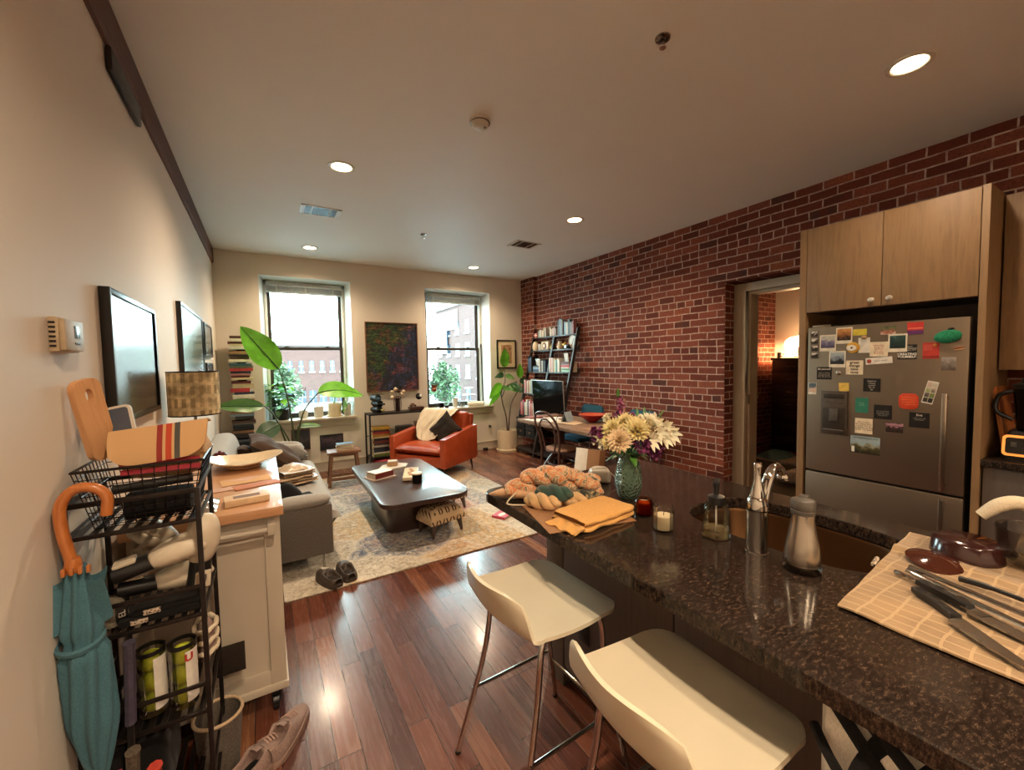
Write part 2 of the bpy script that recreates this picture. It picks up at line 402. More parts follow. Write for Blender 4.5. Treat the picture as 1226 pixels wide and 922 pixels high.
def emis(name, c, s):
    t = NT(name); t.set(color=c, emit=c, es=s); M[name] = t.m
emis('downlight_glow', 'ffdcae', 22); emis('lamp_shade_glow', 'ffc890', 9); emis('amber_rim_glow', 'ff9b45', .6)
# ---------------------------------------------------------------- the room: X right, Y towards the windows, Z up
XL, XR, YF, YB, H = -.50, 4.21, 6.5, -2.6, 3.045
def slab(name, m, *bx, parent=None):
    b = MB()
    for q in bx: b.box(*q)
    o = b.out(name, m, parent)
    return struct(o) if parent is None else o
slab('floor', M['floor_wood'], (XL-.1, YB-.1, -.08, XR+.17, YF+.36, 0))
slab('ceiling', M['plaster_ceiling'], (XL-.1, YB-.1, H, 9.2, YF+.36, H+.1))
slab('wall_left', M['plaster_wall'], (XL-.12, YB-.1, 0, XL, YF+.36, H))
slab('wall_back', M['plaster_wall'], (XL, YB-.1, 0, XR, YB, H))
W1, W2, WZ0, WZ1 = (0.0, 1.155), (2.30, 3.487), .785, 2.768
slab('wall_far', M['plaster_far'], (XL, YF, 0, W1[0], YF+.36, H), (W1[1], YF, 0, W2[0], YF+.36, H), (W2[1], YF, 0, XR+.36, YF+.36, H),
     (W1[0], YF, 0, W1[1], YF+.36, WZ0-.02), (W2[0], YF, 0, W2[1], YF+.36, WZ0-.02), (W1[0], YF, WZ1, W1[1], YF+.36, H), (W2[0], YF, WZ1, W2[1], YF+.36, H))
# brick wall with the doorway (Y 1.50 .. 2.585) and the shallow pier in the corner
D0, D1, DZ = 1.50, 2.585, 2.335
wb = MB()
for q in ((XR, D1, 0, XR+.36, YF+.0, H), (XR, YB, 0, XR+.36, D0, H), (XR, D0, DZ, XR+.36, D1, H)): wb.box(*q)
wr = struct(wb.out('wall_right', M['brick_side']))
slab('wall_pier', M['brick_side'], (4.155, 6.08, 0, 4.215, 6.5, H))
slab('wall_jamb', M['brick_front'], (XR+.004, D1-.006, 0, XR+.17, D1+.02, DZ))
# rough old beam along the left wall
b = MB(); n = 46; pr = random.Random(3)
rs = []
for i in range(n+1):
    y = 6.49-(6.49+2.5)*i/n; j = lambda a: (pr.random()-.5)*a
    low = 2.868+j(.012); 
    rs.append([(XL-.01, y, low), (XL+.016+j(.004), y, low+j(.006)), (XL+.024+j(.004), y, low+.02), (XL+.022, y, H), (XL-.01, y, H)])
b.rings(rs); o = struct(b.out('trim_1', M['beam_wood'], sharp=20)); 
# baseboards
slab('baseboard_far', M['white_paint'], (XL, YF-.016, 0, XR-.06, YF, .13), (XL, YF-.022, .13, XR-.06, YF, .145), (XL, YF-.024, 0, XR-.06, YF-.015, .025))
slab('baseboard_left', M['white_paint'], (XL, YB, 0, XL+.016, YF-.03, .13), (XL, YB, .13, XL+.022, YF-.03, .145))

# windows ---------------------------------------------------------
simple('window_dark', '3a332e', .4, .2); simple('jamb_white', 'd2d6d0', .4, var=.03, scale=4); simple('blind_white', 'a6aaa4', .5)
def window(n, x0, x1):
    w = thing('window_%d' % n, None, None, (0,0,0), kind='structure')
    # splayed white lining of the opening
    b = MB(); yi = YF+.26; s = .055
    for xa, xb in ((x0, x0+s), (x1, x1-s)):
        b.rings([[(xa-.001*(1 if xa<xb else -1), YF-.002, z), (xb, yi, z), (xb, YF+.34, z), (xa, YF+.34, z)] for z in (WZ0, WZ1)])
    b.rings([[(x, YF-.002, WZ1+.001), (x, yi, WZ1-.03), (x, YF+.34, WZ1-.03), (x, YF+.34, WZ1+.001)] for x in (x0, x1)])
    b.out('reveal', M['jamb_white'], w)
    a, c = x0+s, x1-s; zb, zt = WZ0+.045, WZ1-.03
    b = MB(); b.box(a, yi-.02, zb-.06, a+.035, yi+.08, zt, .004); b.box(c-.035, yi-.02, zb-.06, c, yi+.08, zt, .004); b.box(a, yi-.02, zt-.05, c, yi+.08, zt, .004)
    b.out('casing', M['jamb_white'], w)
    a += .035; c -= .035; zm = 1.795
    def sash(name, z0, z1, y, br, tr):
        b = MB(); f = .042
        b.box(a, y, z0, a+f, y+.035, z1, .004); b.box(c-f, y, z0, c, y+.035, z1, .004)
        b.box(a+f, y, z0, c-f, y+.035, z0+br, .004); b.box(a+f, y, z1-tr, c-f, y+.035, z1, .004)
        o = b.out(name, M['window_dark'], w)
        g = MB(); g.box(a+f-.005, y+.015, z0+br-.005, c-f+.005, y+.019, z1-tr+.005); g.out('pane', M['window_glass'], o)
    sash('lower_sash', zb-.06, zm+.02, yi+.01, .085, .045)
    sash('upper_sash', zm-.02, zt-.05, yi+.046, .045, .04)
    b = MB()
    for xx in (a+.22, c-.22): b.box(xx-.03, yi-.0, zm+.018, xx+.03, yi+.03, zm+.032, .005); b.cyl((xx, yi+.01, zm+.03), (xx+.02, yi+.01, zm+.045), .006)
    b.out('latch', M['grey_plastic'], w)
    b = MB(); b.box(a-.01, yi-.07, zt-.07, c+.01, yi-.02, zt-.0, .006)
    for k in range(9): b.box(a, yi-.068, zt-.082-k*.007, c, yi-.022, zt-.079-k*.007, .001)
    b.box(a, yi-.066, zt-.165, c, yi-.024, zt-.143, .004)
    for xx in (a+.12, (a+c)/2, c-.12): b.box(xx-.008, yi-.073, zt-.16, xx+.008, yi-.067, zt-.0, .001)
    b.out('blind', M['blind_white'], w)
    b = MB(); b.box(x0-.025, YF-.055, WZ0-.035, x1+.025, YF+.30, WZ0, .008); b.out('sill', M['white_paint'], w)
    b = MB(); b.box(x0-.0, YF-.02, WZ0-.125, x1+.0, YF+.01, WZ0-.035, .004); b.box(x0-.0, YF-.026, WZ0-.13, x1, YF, WZ0-.118, .003); b.out('apron', M['white_paint'], w)
    b = MB(); b.tube([(c+.02, yi-.03, zt-.1), (c+.022, yi-.03, 1.45)], .003, 6); b.cyl((c+.022, yi-.03, 1.45), (c+.022, yi-.03, 1.36), .006, .009, 8)
    b.out('cord', M['white_plastic'], w)
    return w
window(1, *W1); window(2, *W2)

# doorway ---------------------------------------------------------
d = thing('door_1', None, None, kind='structure')
simple('door_paint', 'a89a84', .45, var=.05, scale=4)
b = MB(); x0, x1 = XR+.155, XR+.36
b.box(x0, 2.455, 0, x1, 2.58, 2.32, .006); b.box(x0, 1.52, 2.235, x1, 2.455, 2.32, .006); b.box(x0, 1.50, 0, x1, 1.55, 2.32, .006)
b.out('frame', M['door_paint'], d)
b = MB(); b.box(x0+.05, 2.425, 0, x1-.01, 2.455, 2.235, .004); b.box(x0+.05, 1.55, 2.205, x1-.01, 2.43, 2.235, .004); b.out('stop', M['door_paint'], d)
b = MB(); b.box(x0+.02, 2.42, 1.05, x0+.05, 2.43, 1.15, .002); b.cyl((x0+.02, 2.422, 1.05), (x0+.02, 2.422, 1.15), .006); b.out('hinge', M['dark_chrome'], d)
b = MB(); b.box(XR-.0, 1.5, 0, XR+.38, 2.585, .012, .003); b.out('threshold', M['floor_bedroom'], d)

# room beyond the doorway -----------------------------------------
slab('floor_bedroom', M['floor_bedroom'], (XR+.17, -1.6, -.08, 7.75, 3.85, -.001))
slab('wall_bedroom_brick', M['brick_front'], (XR+.36, 3.78, 0, 7.75, 3.95, H))
slab('wall_bedroom_plaster', M['plaster_far'], (7.65, -1.6, 0, 7.8, 3.78, H))
slab('wall_bedroom_near', M['plaster_far'], (XR+.36, -1.7, 0, 7.8, -1.6, H))
# ---------------------------------------------------------------- camera, sky, lamps
cy, sy = math.cos(R(31.14)), math.sin(R(31.14)); cp, sp = math.cos(R(-3.028)), math.sin(R(-3.028)); cr, sr = math.cos(R(-1.0135)), math.sin(R(-1.0135))
fw = Vector((sy*cp, cy*cp, sp)); rt = Vector((cy, -sy, 0)); up = rt.cross(fw)
r2 = rt*cr+up*sr; u2 = -rt*sr+up*cr
cam = bpy.data.cameras.new('camera'); co = bpy.data.objects.new('camera', cam); COL.objects.link(co)
mw = Matrix((r2, u2, -fw)).transposed().to_4x4(); mw.translation = (0, 0, 1.525); co.matrix_world = mw
cam.sensor_fit = 'HORIZONTAL'; cam.sensor_width = 36; cam.lens = 36*492.64/1226; cam.clip_start = .02; cam.clip_end = 500; SC.camera = co
SC.view_settings.view_transform = 'Standard'; SC.view_settings.look = 'None'; SC.view_settings.gamma = 1; SC.view_settings.use_curve_mapping = False
SC.view_settings.exposure = EXPOSURE = 0.42
try:
    SC.cycles.use_denoising = True; SC.cycles.denoiser = 'OPENIMAGEDENOISE'; SC.cycles.max_bounces = 10; SC.cycles.diffuse_bounces = 5; SC.cycles.glossy_bounces = 4
    SC.cycles.transparent_max_bounces = 24; SC.cycles.sample_clamp_indirect = 6; SC.cycles.caustics_reflective = False; SC.cycles.caustics_refractive = False; SC.cycles.blur_glossy = .6
except Exception as e: print(e)
w = bpy.data.worlds.new('sky'); SC.world = w; w.use_nodes = True; wt = w.node_tree
bg = wt.nodes['Background']; tc = wt.nodes.new('ShaderNodeTexCoord'); sx = wt.nodes.new('ShaderNodeSeparateXYZ'); rp = wt.nodes.new('ShaderNodeValToRGB')
wt.links.new(tc.outputs['Generated'], sx.inputs[0]); wt.links.new(sx.outputs[2], rp.inputs[0]); wt.links.new(rp.outputs[0], bg.inputs[0])
rp.color_ramp.elements[0].position = .0; rp.color_ramp.elements[0].color = (.78, .97, 1, 1); rp.color_ramp.elements[1].position = .6; rp.color_ramp.elements[1].color = (.70, .92, 1, 1)
bg.inputs[1].default_value = 18.0
def light(name, ty, loc, rot=(0,0,0), energy=10, color=(1,1,1), **kw):
    l = bpy.data.lights.new(name, ty); l.energy = energy; l.color = color
    for k, v in kw.items(): setattr(l, k, v)
    o = bpy.data.objects.new(name, l); COL.objects.link(o); o.location = loc; o.rotation_euler = rot; return o
for i, (a, c) in enumerate((W1, W2)):
    o = light('window_daylight', 'AREA', ((a+c)/2, YF+.42, (WZ0+WZ1)/2), (R(-90), 0, 0), 1, shape='RECTANGLE', size=c-a, size_y=WZ1-WZ0)
    o.data.cycles.is_portal = True
WARM = (1, .77, .53)
# recessed downlights in the ceiling: trim ring, baffle and glowing lens; the first is copied
def downlight(x, y, label, first=None, k=1.):
    if first is None:
        t = thing('ceiling_downlight', label, 'ceiling light', (x, y, H), group='recessed ceiling downlights')
        MB().lathe([(.098, -.0005), (.096, -.006), (.08, -.008), (.072, -.004), (.07, -.0005)], 32, cap=False).out('trim_ring', M['white_plastic'], t)
        MB().lathe([(.071, -.002), (.045, -.0045), (.0, -.0055)], 32).out('lens', M['downlight_glow'], t)
    else: t = dup(first, (x, y, H), label=label)
    light('downlight_lamp', 'SPOT', (x, y, H-.02), (0, 0, 0), DL*k, WARM, spot_size=R(150), spot_blend=.9, shadow_soft_size=.06)
    return t
DL = 155
dl = downlight(2.95, .82, 'bright round ceiling light over the kitchen, above the fridge cabinets', k=.42)
downlight(.58, 3.42, 'round ceiling light in front of the rectangular vent, nearest the left wall', dl)
downlight(2.92, 3.48, 'round ceiling light near the brick wall, between door and small square vent', dl)
downlight(.58, 5.89, 'small round ceiling light just in front of the left window', dl)
downlight(2.91, 5.93, 'small round ceiling light just in front of the right window', dl)
# downlights out of view: one over the stools, two added behind as fill light
downlight(.28, .12, 'round ceiling light over the bar stools behind the viewer', dl, k=1.15)
downlight(.62, -1.6, 'unseen ceiling light added as fill at the back of the kitchen on the left', dl, k=2.0)
downlight(2.6, -1.5, 'unseen ceiling light added as fill at the back of the kitchen on the right', dl, k=1.2)
light('bedroom_lamp_glow', 'POINT', (7.33, 3.20, 1.67), energy=110, color=(1, .60, .28), shadow_soft_size=.08)
# ---------------------------------------------------------------- island with sink
IX0, IX1, IY0, IY1, CZ = .885, 1.985, -.55, 1.775, .91
t = thing('kitchen_island', 'dark wood kitchen island base under the granite counter', 'kitchen island', (1.55, .6, 0))
def loc(t, b, name, m, **k):
    """build in world coordinates, then hang under thing t"""
    bmesh.ops.transform(b.bm, matrix=(Matrix.Translation(t.location) @ t.rotation_euler.to_matrix().to_4x4()).inverted(), verts=b.bm.verts)
    return b.out(name, m, t, **k)
b = MB(); b.box(1.17, IY0+.05, .09, 1.93, 1.585, .64)
for q in ((1.17, IY0+.05, .64, 1.355, 1.585, .868), (1.872, IY0+.05, .64, 1.93, 1.585, .868), (1.355, IY0+.05, .64, 1.872, .39, .868), (1.355, 1.10, .64, 1.872, 1.585, .868)): b.box(*q)
loc(t, b, 'body', M['island_wood'])
for i, (ya, yb) in enumerate(((.88, 1.475), (.27, .874), (-.34, .264))):
    b = MB(); b.box(1.152, ya, .10, 1.17, yb, .865, .002); loc(t, b, 'panel', M['island_wood'])
b = MB(); b.box(1.15, 1.481, .0, 1.19, 1.605, .868, .003); b.box(1.19, 1.59, 0, 1.93, 1.605, .868, .003); q = loc(t, b, 'end_panel', simple('end_panel_sheen', '6e675f', .35, .4)); q['label'] = 'satin end panel, its lighter reflection put into the grey colour'  # the panel's lighter reflection is put into its grey tone
b = MB(); b.box(1.20, IY0+.06, 0, 1.9, 1.56, .09); loc(t, b, 'plinth', M['cabinet_wood_dark'])
b = MB(); b.box(1.148, 1.30, .30, 1.153, 1.37, .41, .002); b.box(1.145, 1.315, .315, 1.15, 1.355, .35, .002); b.box(1.145, 1.315, .36, 1.15, 1.355, .395, .002); loc(t, b, 'outlet', M['black_plastic'])

SX, SY, SA, SB = 1.615, .745, .225, .325
def sup(a, e=3.2, k=1.): return (SX+k*SA*math.copysign(abs(math.cos(a))**(2/e), math.cos(a)), SY+k*SB*math.copysign(abs(math.sin(a))**(2/e), math.sin(a)))
b = MB(); bm = b.bm
outer = rrect(IX0, IY0, IX1, IY1, .07, 6)
# ring of matching rays from the sink centre
angs = sorted(set([math.atan2(y-SY, x-SX) for x, y in outer]+[2*PI*i/48-PI for i in range(48)]))
def hit(a):
    dx, dy = math.cos(a), math.sin(a); best = None
    for i in range(len(outer)):
        (x1, y1), (x2, y2) = outer[i], outer[(i+1) % len(outer)]
        ex, ey = x2-x1, y2-y1; den = dx*ey-dy*ex
        if abs(den) < 1e-12: continue
        tt = ((x1-SX)*ey-(y1-SY)*ex)/den; uu = ((x1-SX)*dy-(y1-SY)*dx)/den
        if tt > 0 and -1e-6 <= uu <= 1+1e-6 and (best is None or tt < best): best = tt
    return (SX+dx*best, SY+dy*best)
def inn(a):
    c, s = math.cos(a), math.sin(a); e = 3.2
    r = (abs(c/SA)**e+abs(s/SB)**e)**(-1/e); return (SX+r*c, SY+r*s)
O = [hit(a) for a in angs]; I = [inn(a) for a in angs]
def shrink(p, k): return (p[0]+(SX-p[0])*0, p[1])
e = .004
b.rings([[(x, y, CZ-.042) for x, y in I], [(x, y, CZ-.042) for x, y in O], [(x, y, CZ-e) for x, y in O],
         [(x+(SX-x)*.004, y+(SY-y)*.004, CZ) for x, y in O], [(x+(x-SX)*.012, y+(y-SY)*.012, CZ) for x, y in I], [(x, y, CZ-e) for x, y in I]], cap=False, loop=True)
o = b.out('granite_countertop', M['granite'], sharp=30)
tag(o, 'polished dark brown granite countertop of the kitchen island', 'countertop')
t = thing('sink', 'undermounted steel sink with rounded corners in the granite counter', 'sink', (SX, SY, CZ))
def sring(k, z): return [(SA*k*math.copysign(abs(math.cos(a))**(2/3.2), math.cos(a)), SB*k*math.copysign(abs(math.sin(a))**(2/3.2), math.sin(a)), z) for a in [2*PI*i/48 for i in range(48)]]
b = MB(); b.rings([sring(1.07, -.046), sring(1.0, -.047), sring(.985, -.06), sring(.96, -.2), sring(.90, -.222), sring(.25, -.23)], cap=False)
b.rings([sring(1.07, -.046), sring(1.07, -.05), sring(1.0, -.21), sring(.9, -.24), sring(.25, -.24)], cap=False)
b.out('basin', M['sink_steel'], t)
MB().lathe([(.0, -.232), (.03, -.232), (.045, -.226), (.05, -.229)], 24, cap=False).out('drain', M['chrome'], t)

t = thing('faucet', 'chunky chrome single-lever faucet standing between soap bottle and sink', 'faucet', (1.325, .70, CZ), .0)
MB().lathe([(.034, 0), (.034, .004), (.031, .006), (.031, .135), (.0315, .138)], 32).out('body', M['chrome'], t)
MB().lathe([(.031, .141), (.0315, .155), (.029, .168), (.024, .178), (.018, .186)], 32).out('collar', M['chrome'], t)
b = MB(); b.lathe([(.023, .179), (.022, .19), (.016, .21), (.0105, .235), (.0095, .258), (.0115, .272), (.013, .28), (.010, .287), (.0, .289)], 24)
b.ball((.011, 0, .279), (.007, .007, .006)); b.out('lever', M['chrome'], t)
pts = bez([(.018, 0, .10), (.032, -.0, .155), (.05, 0, .20), (.078, 0, .245), (.112, 0, .258), (.145, 0, .238), (.158, 0, .21)], 6)
r = [.013+.0035*math.sin(PI*min(1, i/len(pts)*1.6)) for i in range(len(pts))]
r[-4:] = [.0165, .018, .019, .018]
MB().tube(pts, r, 18).out('spout', M['chrome'], t)

# soap bottle
t = thing('soap_dispenser', 'clear glass soap bottle with black pump, left of the faucet', 'soap bottle', (1.325, .838, CZ), .5)
MB().lathe([(.0, .002), (.040, .002), (.0455, .006), (.0455, .012), (.043, .02), (.043, .085), (.041, .1), (.034, .115), (.025, .122), (.024, .127)], 32, cap=False).out('bottle', M['clear_glass'], t)
MB().lathe([(.0, .005), (.041, .005), (.0415, .032), (.0, .032)], 32).out('liquid', simple('soap_liquid', 'c8b684', .1, trans=.8), t)
b = MB(); b.lathe([(.027, .118), (.027, .143), (.018, .147), (.009, .15), (.009, .185), (.0, .187)], 24); b.box(-.02, -.011, .183, .02, .011, .197, .004); b.box(.01, -.008, .185, .05, .008, .195, .003); b.out('pump', M['black_plastic'], t)
MB().tube(bez([(0, 0, .118), (.0, .0, .07), (.012, .0, .035), (.032, 0, .01)], 5), .0028, 8).out('dip_tube', M['white_plastic'], t)

# steel bottle
t = thing('oil_bottle', 'brushed steel cruet bottle with grey cap and clear foot by the sink', 'bottle', (1.318, .568, CZ), .3)
MB().lathe([(.0, .0), (.044, .0), (.0475, .004), (.0475, .022), (.045, .03)], 32).out('foot', M['clear_glass'], t)
MB().lathe([(.0455, .022), (.046, .03), (.045, .05), (.040, .085), (.032, .125), (.0285, .15), (.0285, .168)], 40).out('body', M['brushed_steel'], t)
b = MB(); b.lathe([(.029, .166), (.0305, .17), (.0305, .178), (.029, .179), (.031, .183), (.0315, .2), (.029, .207), (.012, .212), (.0, .213)], 32); b.box(.0, -.012, .205, .03, .012, .216, .004); b.out('cap', M['grey_plastic'], t)

# ---------------------------------------------------------------- fridge and its surround
FX = 3.6
t = thing('refrigerator', 'brown-grey stainless steel refrigerator covered in magnets and photos', 'refrigerator', (FX, 1.115, 0))
def L(b, name, m, par=None, **k): return loc(t, b, name, m, **k)
b = MB(); b.box(FX+.05, .695, .02, 4.17, 1.535, 1.735, .004); L(b, 'cabinet', simple('fridge_side', '4a423a', .5, .3))
b = MB(); b.box(FX, .69, .665, FX+.05, 1.54, 1.755, .008); fd = L(b, 'upper_door', M['fridge_steel'])
b = MB(); b.box(FX, .69, .04, FX+.05, 1.54, .652, .008); ld = L(b, 'lower_door', M['fridge_steel'])
for par, z0, z1 in ((fd, .69, 1.295), (ld, .2, .635)):
    b = MB(); b.box(-.058, -.352, z0, -.036, -.326, z1, .006)
    for z in (z0+.03, z1-.03): b.box(-.045, -.347, z-.012, .002, -.331, z+.012, .003)
    b.out('handle', M['brushed_steel'], par)
b = MB(); b.box(-.012, .162, 1.275-.318, .001, .326, 1.28, .004)
h = b.out('dispenser_frame', simple('dispenser_grey', '5b5249', .4, .6), fd)
b = MB(); b.box(-.0135, .175, .99, -.0118, .313, 1.155, .001); b.box(-.0145, .18, 1.225, -.0118, .308, 1.258, .001); b.out('dispenser_recess', simple('dispenser_dark', '3a332d', .4, .4), fd)
b = MB(); b.box(-.024, .215, 1.06, -.0125, .268, 1.15, .004); b.box(-.03, .18, .985, -.012, .308, .997, .003)
for k in range(4): b.box(-.0155, .19+k*.031, 1.195, -.0118, .208+k*.031, 1.203, .0005)
b.out('dispenser_lever', M['grey_plastic'], fd)
b = MB(); b.box(FX+.02, 1.40, 1.755, FX+.10, 1.52, 1.772, .004); L(b, 'hinge_cover', M['brushed_steel'])

t = thing('fridge_cabinet', 'tall wooden cabinet surround with two doors above the refrigerator', 'cabinet', (FX, 1.1, 0))
b = MB(); b.box(FX-.0, 1.56, 0, 4.2, 1.605, 2.505, .001); b.box(FX, .63, 0, 4.2, .662, 2.505, .001); L(b, 'side_panel', M['cabinet_wood'])
b = MB(); b.box(FX+.022, .662, 1.87, 4.2, 1.56, 2.5); L(b, 'body', M['cabinet_wood_dark'])
b = MB(); b.box(4.12, .662, 0.02, 4.2, 1.56, 1.87); L(b, 'back', M['cabinet_wood_dark'])
for ya, yb, ky in ((1.109, 1.556, 1.155), (.666, 1.105, 1.06)):
    b = MB(); b.box(-.0, ya-1.1, 1.872, .02, yb-1.1, 2.498, .0015); dd = b.out('door', M['cabinet_wood'], t)
    b = MB(); b.ball((-.024, ky-1.1, 1.915), (.010, .020, .017)); b.cyl((-.02, ky-1.1, 1.915), (.0, ky-1.1, 1.915), .007); b.out('knob', simple('knob_pearl', 'cfc6ba', .2, .4), dd)
t = thing('base_cabinet', 'wooden base cabinet at the right edge, under the blender counter', 'cabinet', (3.63, -.3, 0))
b = MB(); b.box(3.645, -1.2, .0, 4.2, .625, .868); L(b, 'body', M['cabinet_wood_dark'])
for k in range(3):
    b = MB(); b.box(3.625, .02-k*.6+.005, .1, 3.645, .62-k*.6, .865, .002); L(b, 'door', M['island_wood'])
o = MB().box(3.60, -1.2, .87, 4.2, .628, .91, .004).out('worktop', M['granite']); tag(o, 'strip of dark stone worktop under the blender right of the fridge', 'countertop')
t = thing('wall_cabinet', 'wooden upper cabinet at the right edge above the blender', 'cabinet', (3.9, 0, 1.43))
b = MB(); b.box(3.915, -1.2, 1.43, 4.2, .625, 2.49); L(b, 'body', M['cabinet_wood_dark'])
for k in range(3):
    b = MB(); b.box(3.895, .02-k*.6+.004, 1.432, 3.915, .62-k*.6, 2.488, .002); L(b, 'door', M['cabinet_wood'])

t = thing('blender', 'blender with amber-rimmed control panel standing on the right worktop', 'blender', (3.78, .465, .91), 0)
b = MB(); b.rings([[(x*k, y*k, z) for x, y in rrect(-.10, -.10, .10, .10, .03, 4)] for z, k in ((0, 1), (.03, 1), (.16, .82), (.17, .78))]); b.out('base', M['black_plastic'], t)
b = MB(); b.rings([[(-.1085+z*.12, y, zz) for y, zz in rrect(-.088, .035, .088, .15, .02, 4)] for z in (.0,)] , cap=True) if 0 else None
b = MB(); TT = Tm(-.1, 0, .09, ry=R(8)); b.prism(rrect(-.06, -.095, .06, .095, .02, 4), -.006, .006, M=TT @ Matrix.Rotation(R(-90), 4, 'Y')); b.out('panel_rim', M['amber_rim_glow'], t)  # amber glow put into the rim by its own emission
b = MB(); b.prism(rrect(-.046, -.082, .046, .082, .012, 4), .004, .010, M=TT @ Matrix.Rotation(R(-90), 4, 'Y')); b.out('control_panel', simple('panel_black', '15100d', .25), t)
b = MB(); b.cyl((-.108, -.01, .095), (-.125, -.01, .098), .02, .018, 20); b.box(-.118, .04, .085, -.104, .062, .11, .003); b.box(-.118, -.065, .085, -.104, -.045, .11, .003); b.out('dial', M['grey_plastic'], t)
MB().lathe([(.055, .17), (.06, .19), (.075, .36), (.078, .42)], 24, cap=False).out('jar', M['smoke_glass'], t)
MB().lathe([(.08, .415), (.082, .44), (.05, .45), (.045, .475), (.0, .478)], 24).out('lid', M['black_plastic'], t)
MB().tube(bez([(-.0, .07, .40), (0, .13, .37), (0, .14, .28), (0, .075, .23)], 6), .012, 8).out('handle', M['black_plastic'], t)
t = thing('cutting_board', 'dark wooden board leaning against the cabinet panel behind the blender', 'cutting board', (4.0, .57, .912), 0, rot=(R(-8), 0, 0))
b = MB(); b.prism(rrect(-.16, 0, .16, .42, .05), -.01, .01, b=.003, M=Matrix.Rotation(R(90), 4, 'X')); b.out('board', M['orange_wood'], t)

# ---------------------------------------------------------------- magnets and cards on the fridge door
MG = {"strip1":(1.496,1.706,0.053,0.051),"strip2":(1.495,1.652,0.053,0.051),"strip3":(1.494,1.598,0.053,0.051),"strip4":(1.493,1.544,0.053,0.051),"polA":(1.409,1.633,0.103,0.121),"polB":(1.310,1.682,0.098,0.116),"polC":(1.348,1.512,0.102,0.119),"yellowlabel":(1.219,1.699,0.079,0.043),"ring":(1.263,1.593,0.080,0.074),"note":(1.193,1.607,0.065,0.105),"redtext":(1.112,1.577,0.097,0.099),"faces":(1.065,1.701,0.079,0.056),"polD":(1.015,1.614,0.096,0.119),"redpurple":(0.931,1.704,0.078,0.078),"strawb":(1.110,1.499,0.143,0.045),"great":(1.244,1.452,0.099,0.100),"beyou":(1.428,1.409,0.096,0.093),"silver":(1.337,1.413,0.036,0.037),"creating":(0.967,1.553,0.096,0.095),"redsq":(0.855,1.558,0.076,0.102),"green":(0.779,1.641,0.100,0.096),"hotdog":(0.733,1.567,0.041,0.037),"grayphoto":(0.775,1.475,0.063,0.081),"tiltstrip":(0.852,1.294,0.053,0.143),"sticky":(1.303,1.310,0.060,0.061),"beach":(1.503,1.290,0.054,0.087),"tri":(1.144,1.330,0.095,0.092),"greencard":(1.197,1.186,0.073,0.105),"black2":(1.081,1.148,0.096,0.096),"orange":(0.952,1.231,0.097,0.103),"black3":(0.898,1.112,0.097,0.098),"cream":(1.183,1.040,0.099,0.107),"flowers":(1.018,1.049,0.088,0.064),"mountain":(1.173,0.906,0.166,0.122)}
def picmat(name, stops, sc=30, seed=0., zs=7.):
    t = NT(name); v = t.mapping(t.coord(), loc=(seed, seed, seed)); sx = t.node('ShaderNodeSeparateXYZ', i_Vector=t.coord())
    k = t.math('ADD', t.math('MULTIPLY', t.math('SUBTRACT', t.noise(v, sc, 4, .6), .5), .7), t.math('ADD', t.math('MULTIPLY', sx.outputs[2], zs), .5))
    t.set(color=t.ramp(k, stops), rough=.35); M[name] = t.m; return t.m
GR = 'magnets and cards on the refrigerator door'
def plate(key, name, label, cat, border, inner=None, mg=(.1, .1, .1, .1), tilt=0, th=.0015, dx=0, wob=.0, rr=0, shade=1):
    y, z, w, h = MG[key]
    t = thing(name, label, cat, (FX-.0006-dx, y, z), rot=(R(tilt), 0, 0), group=GR)
    b = MB()
    if rr: b.prism(rrect(-w/2, -h/2, w/2, h/2, rr, 5), 0, th, b=th*.3, M=Matrix(((0,0,-1,0),(-1,0,0,0),(0,1,0,0),(0,0,0,1))))
    else: b.box(-th, -w/2, -h/2, 0, w/2, h/2, .0003, seg=1)
    b.out('card', border, t)
    if inner:
        l, r_, bt, tp = mg; b = MB(); b.box(-th-.0006, w/2-l*w, -h/2+bt*h, -th+.0001, -w/2+r_*w, h/2-tp*h)
        b.out('picture', inner, t)
    return t
RT = (R(90), 0, R(-90))
def words(t, s, size, col, dz=0, dy=0, bold=0, th=.0016, align='CENTER'):
    return text(s, size, 'lettering', cm(col), t, (-th-.0001, dy, dz), RT, align, bold=bold)
P = cm('d9cfbb'); K = simple('card_black', '12100f', .4); CR = cm('dccbae'); Wt = cm('d8d2c6')
for i in range(4):
    plate('strip%d' % (i+1), 'photo', ['top', 'second', 'third', 'bottom'][i]+' small photo of the vertical strip at the fridge door corner', 'photo', cm('5d5347'), picmat('strip_pic%d' % i, [(.2, '1a1411'), (.5, '2a1d16'), (.6, 'd8cfc4'), (.9, '8a6a50')], 45, i*1.7), (.12, .12, .12, .12))
plate('polA', 'instant_photo', 'instant photo with purple-grey view, beside the strip of four small photos', 'photo', P, picmat('pic_a', [(.1, '2b2c3a'), (.4, '56506a'), (.55, '77708a'), (.7, 'b8b4a6'), (.9, '9aa09a')], 35, 1), (.08, .08, .2, .08))
plate('polB', 'instant_photo', 'instant photo with orange sky, topmost of the instant photos', 'photo', P, picmat('pic_b', [(.1, '1c1613'), (.35, '2a211c'), (.55, '8f5a32'), (.8, 'c58a4c')], 35, 2), (.08, .08, .2, .08))
plate('polC', 'instant_photo', 'instant photo with pale sky over a dark skyline, lowest of the instant photos', 'photo', P, picmat('pic_c', [(.1, '1b1e24'), (.42, '23262c'), (.5, '66707a'), (.75, 'a3adb0')], 30, 3), (.08, .08, .2, .08))
plate('polD', 'instant_photo', 'large instant photo with dark teal picture overlapping the CREATING YOURSELF card', 'photo', P, picmat('pic_d', [(.1, '10201f'), (.5, '1c3332'), (.8, '2f4b48'), (.95, '5f7a72')], 25, 4), (.09, .09, .2, .09), dx=.002)
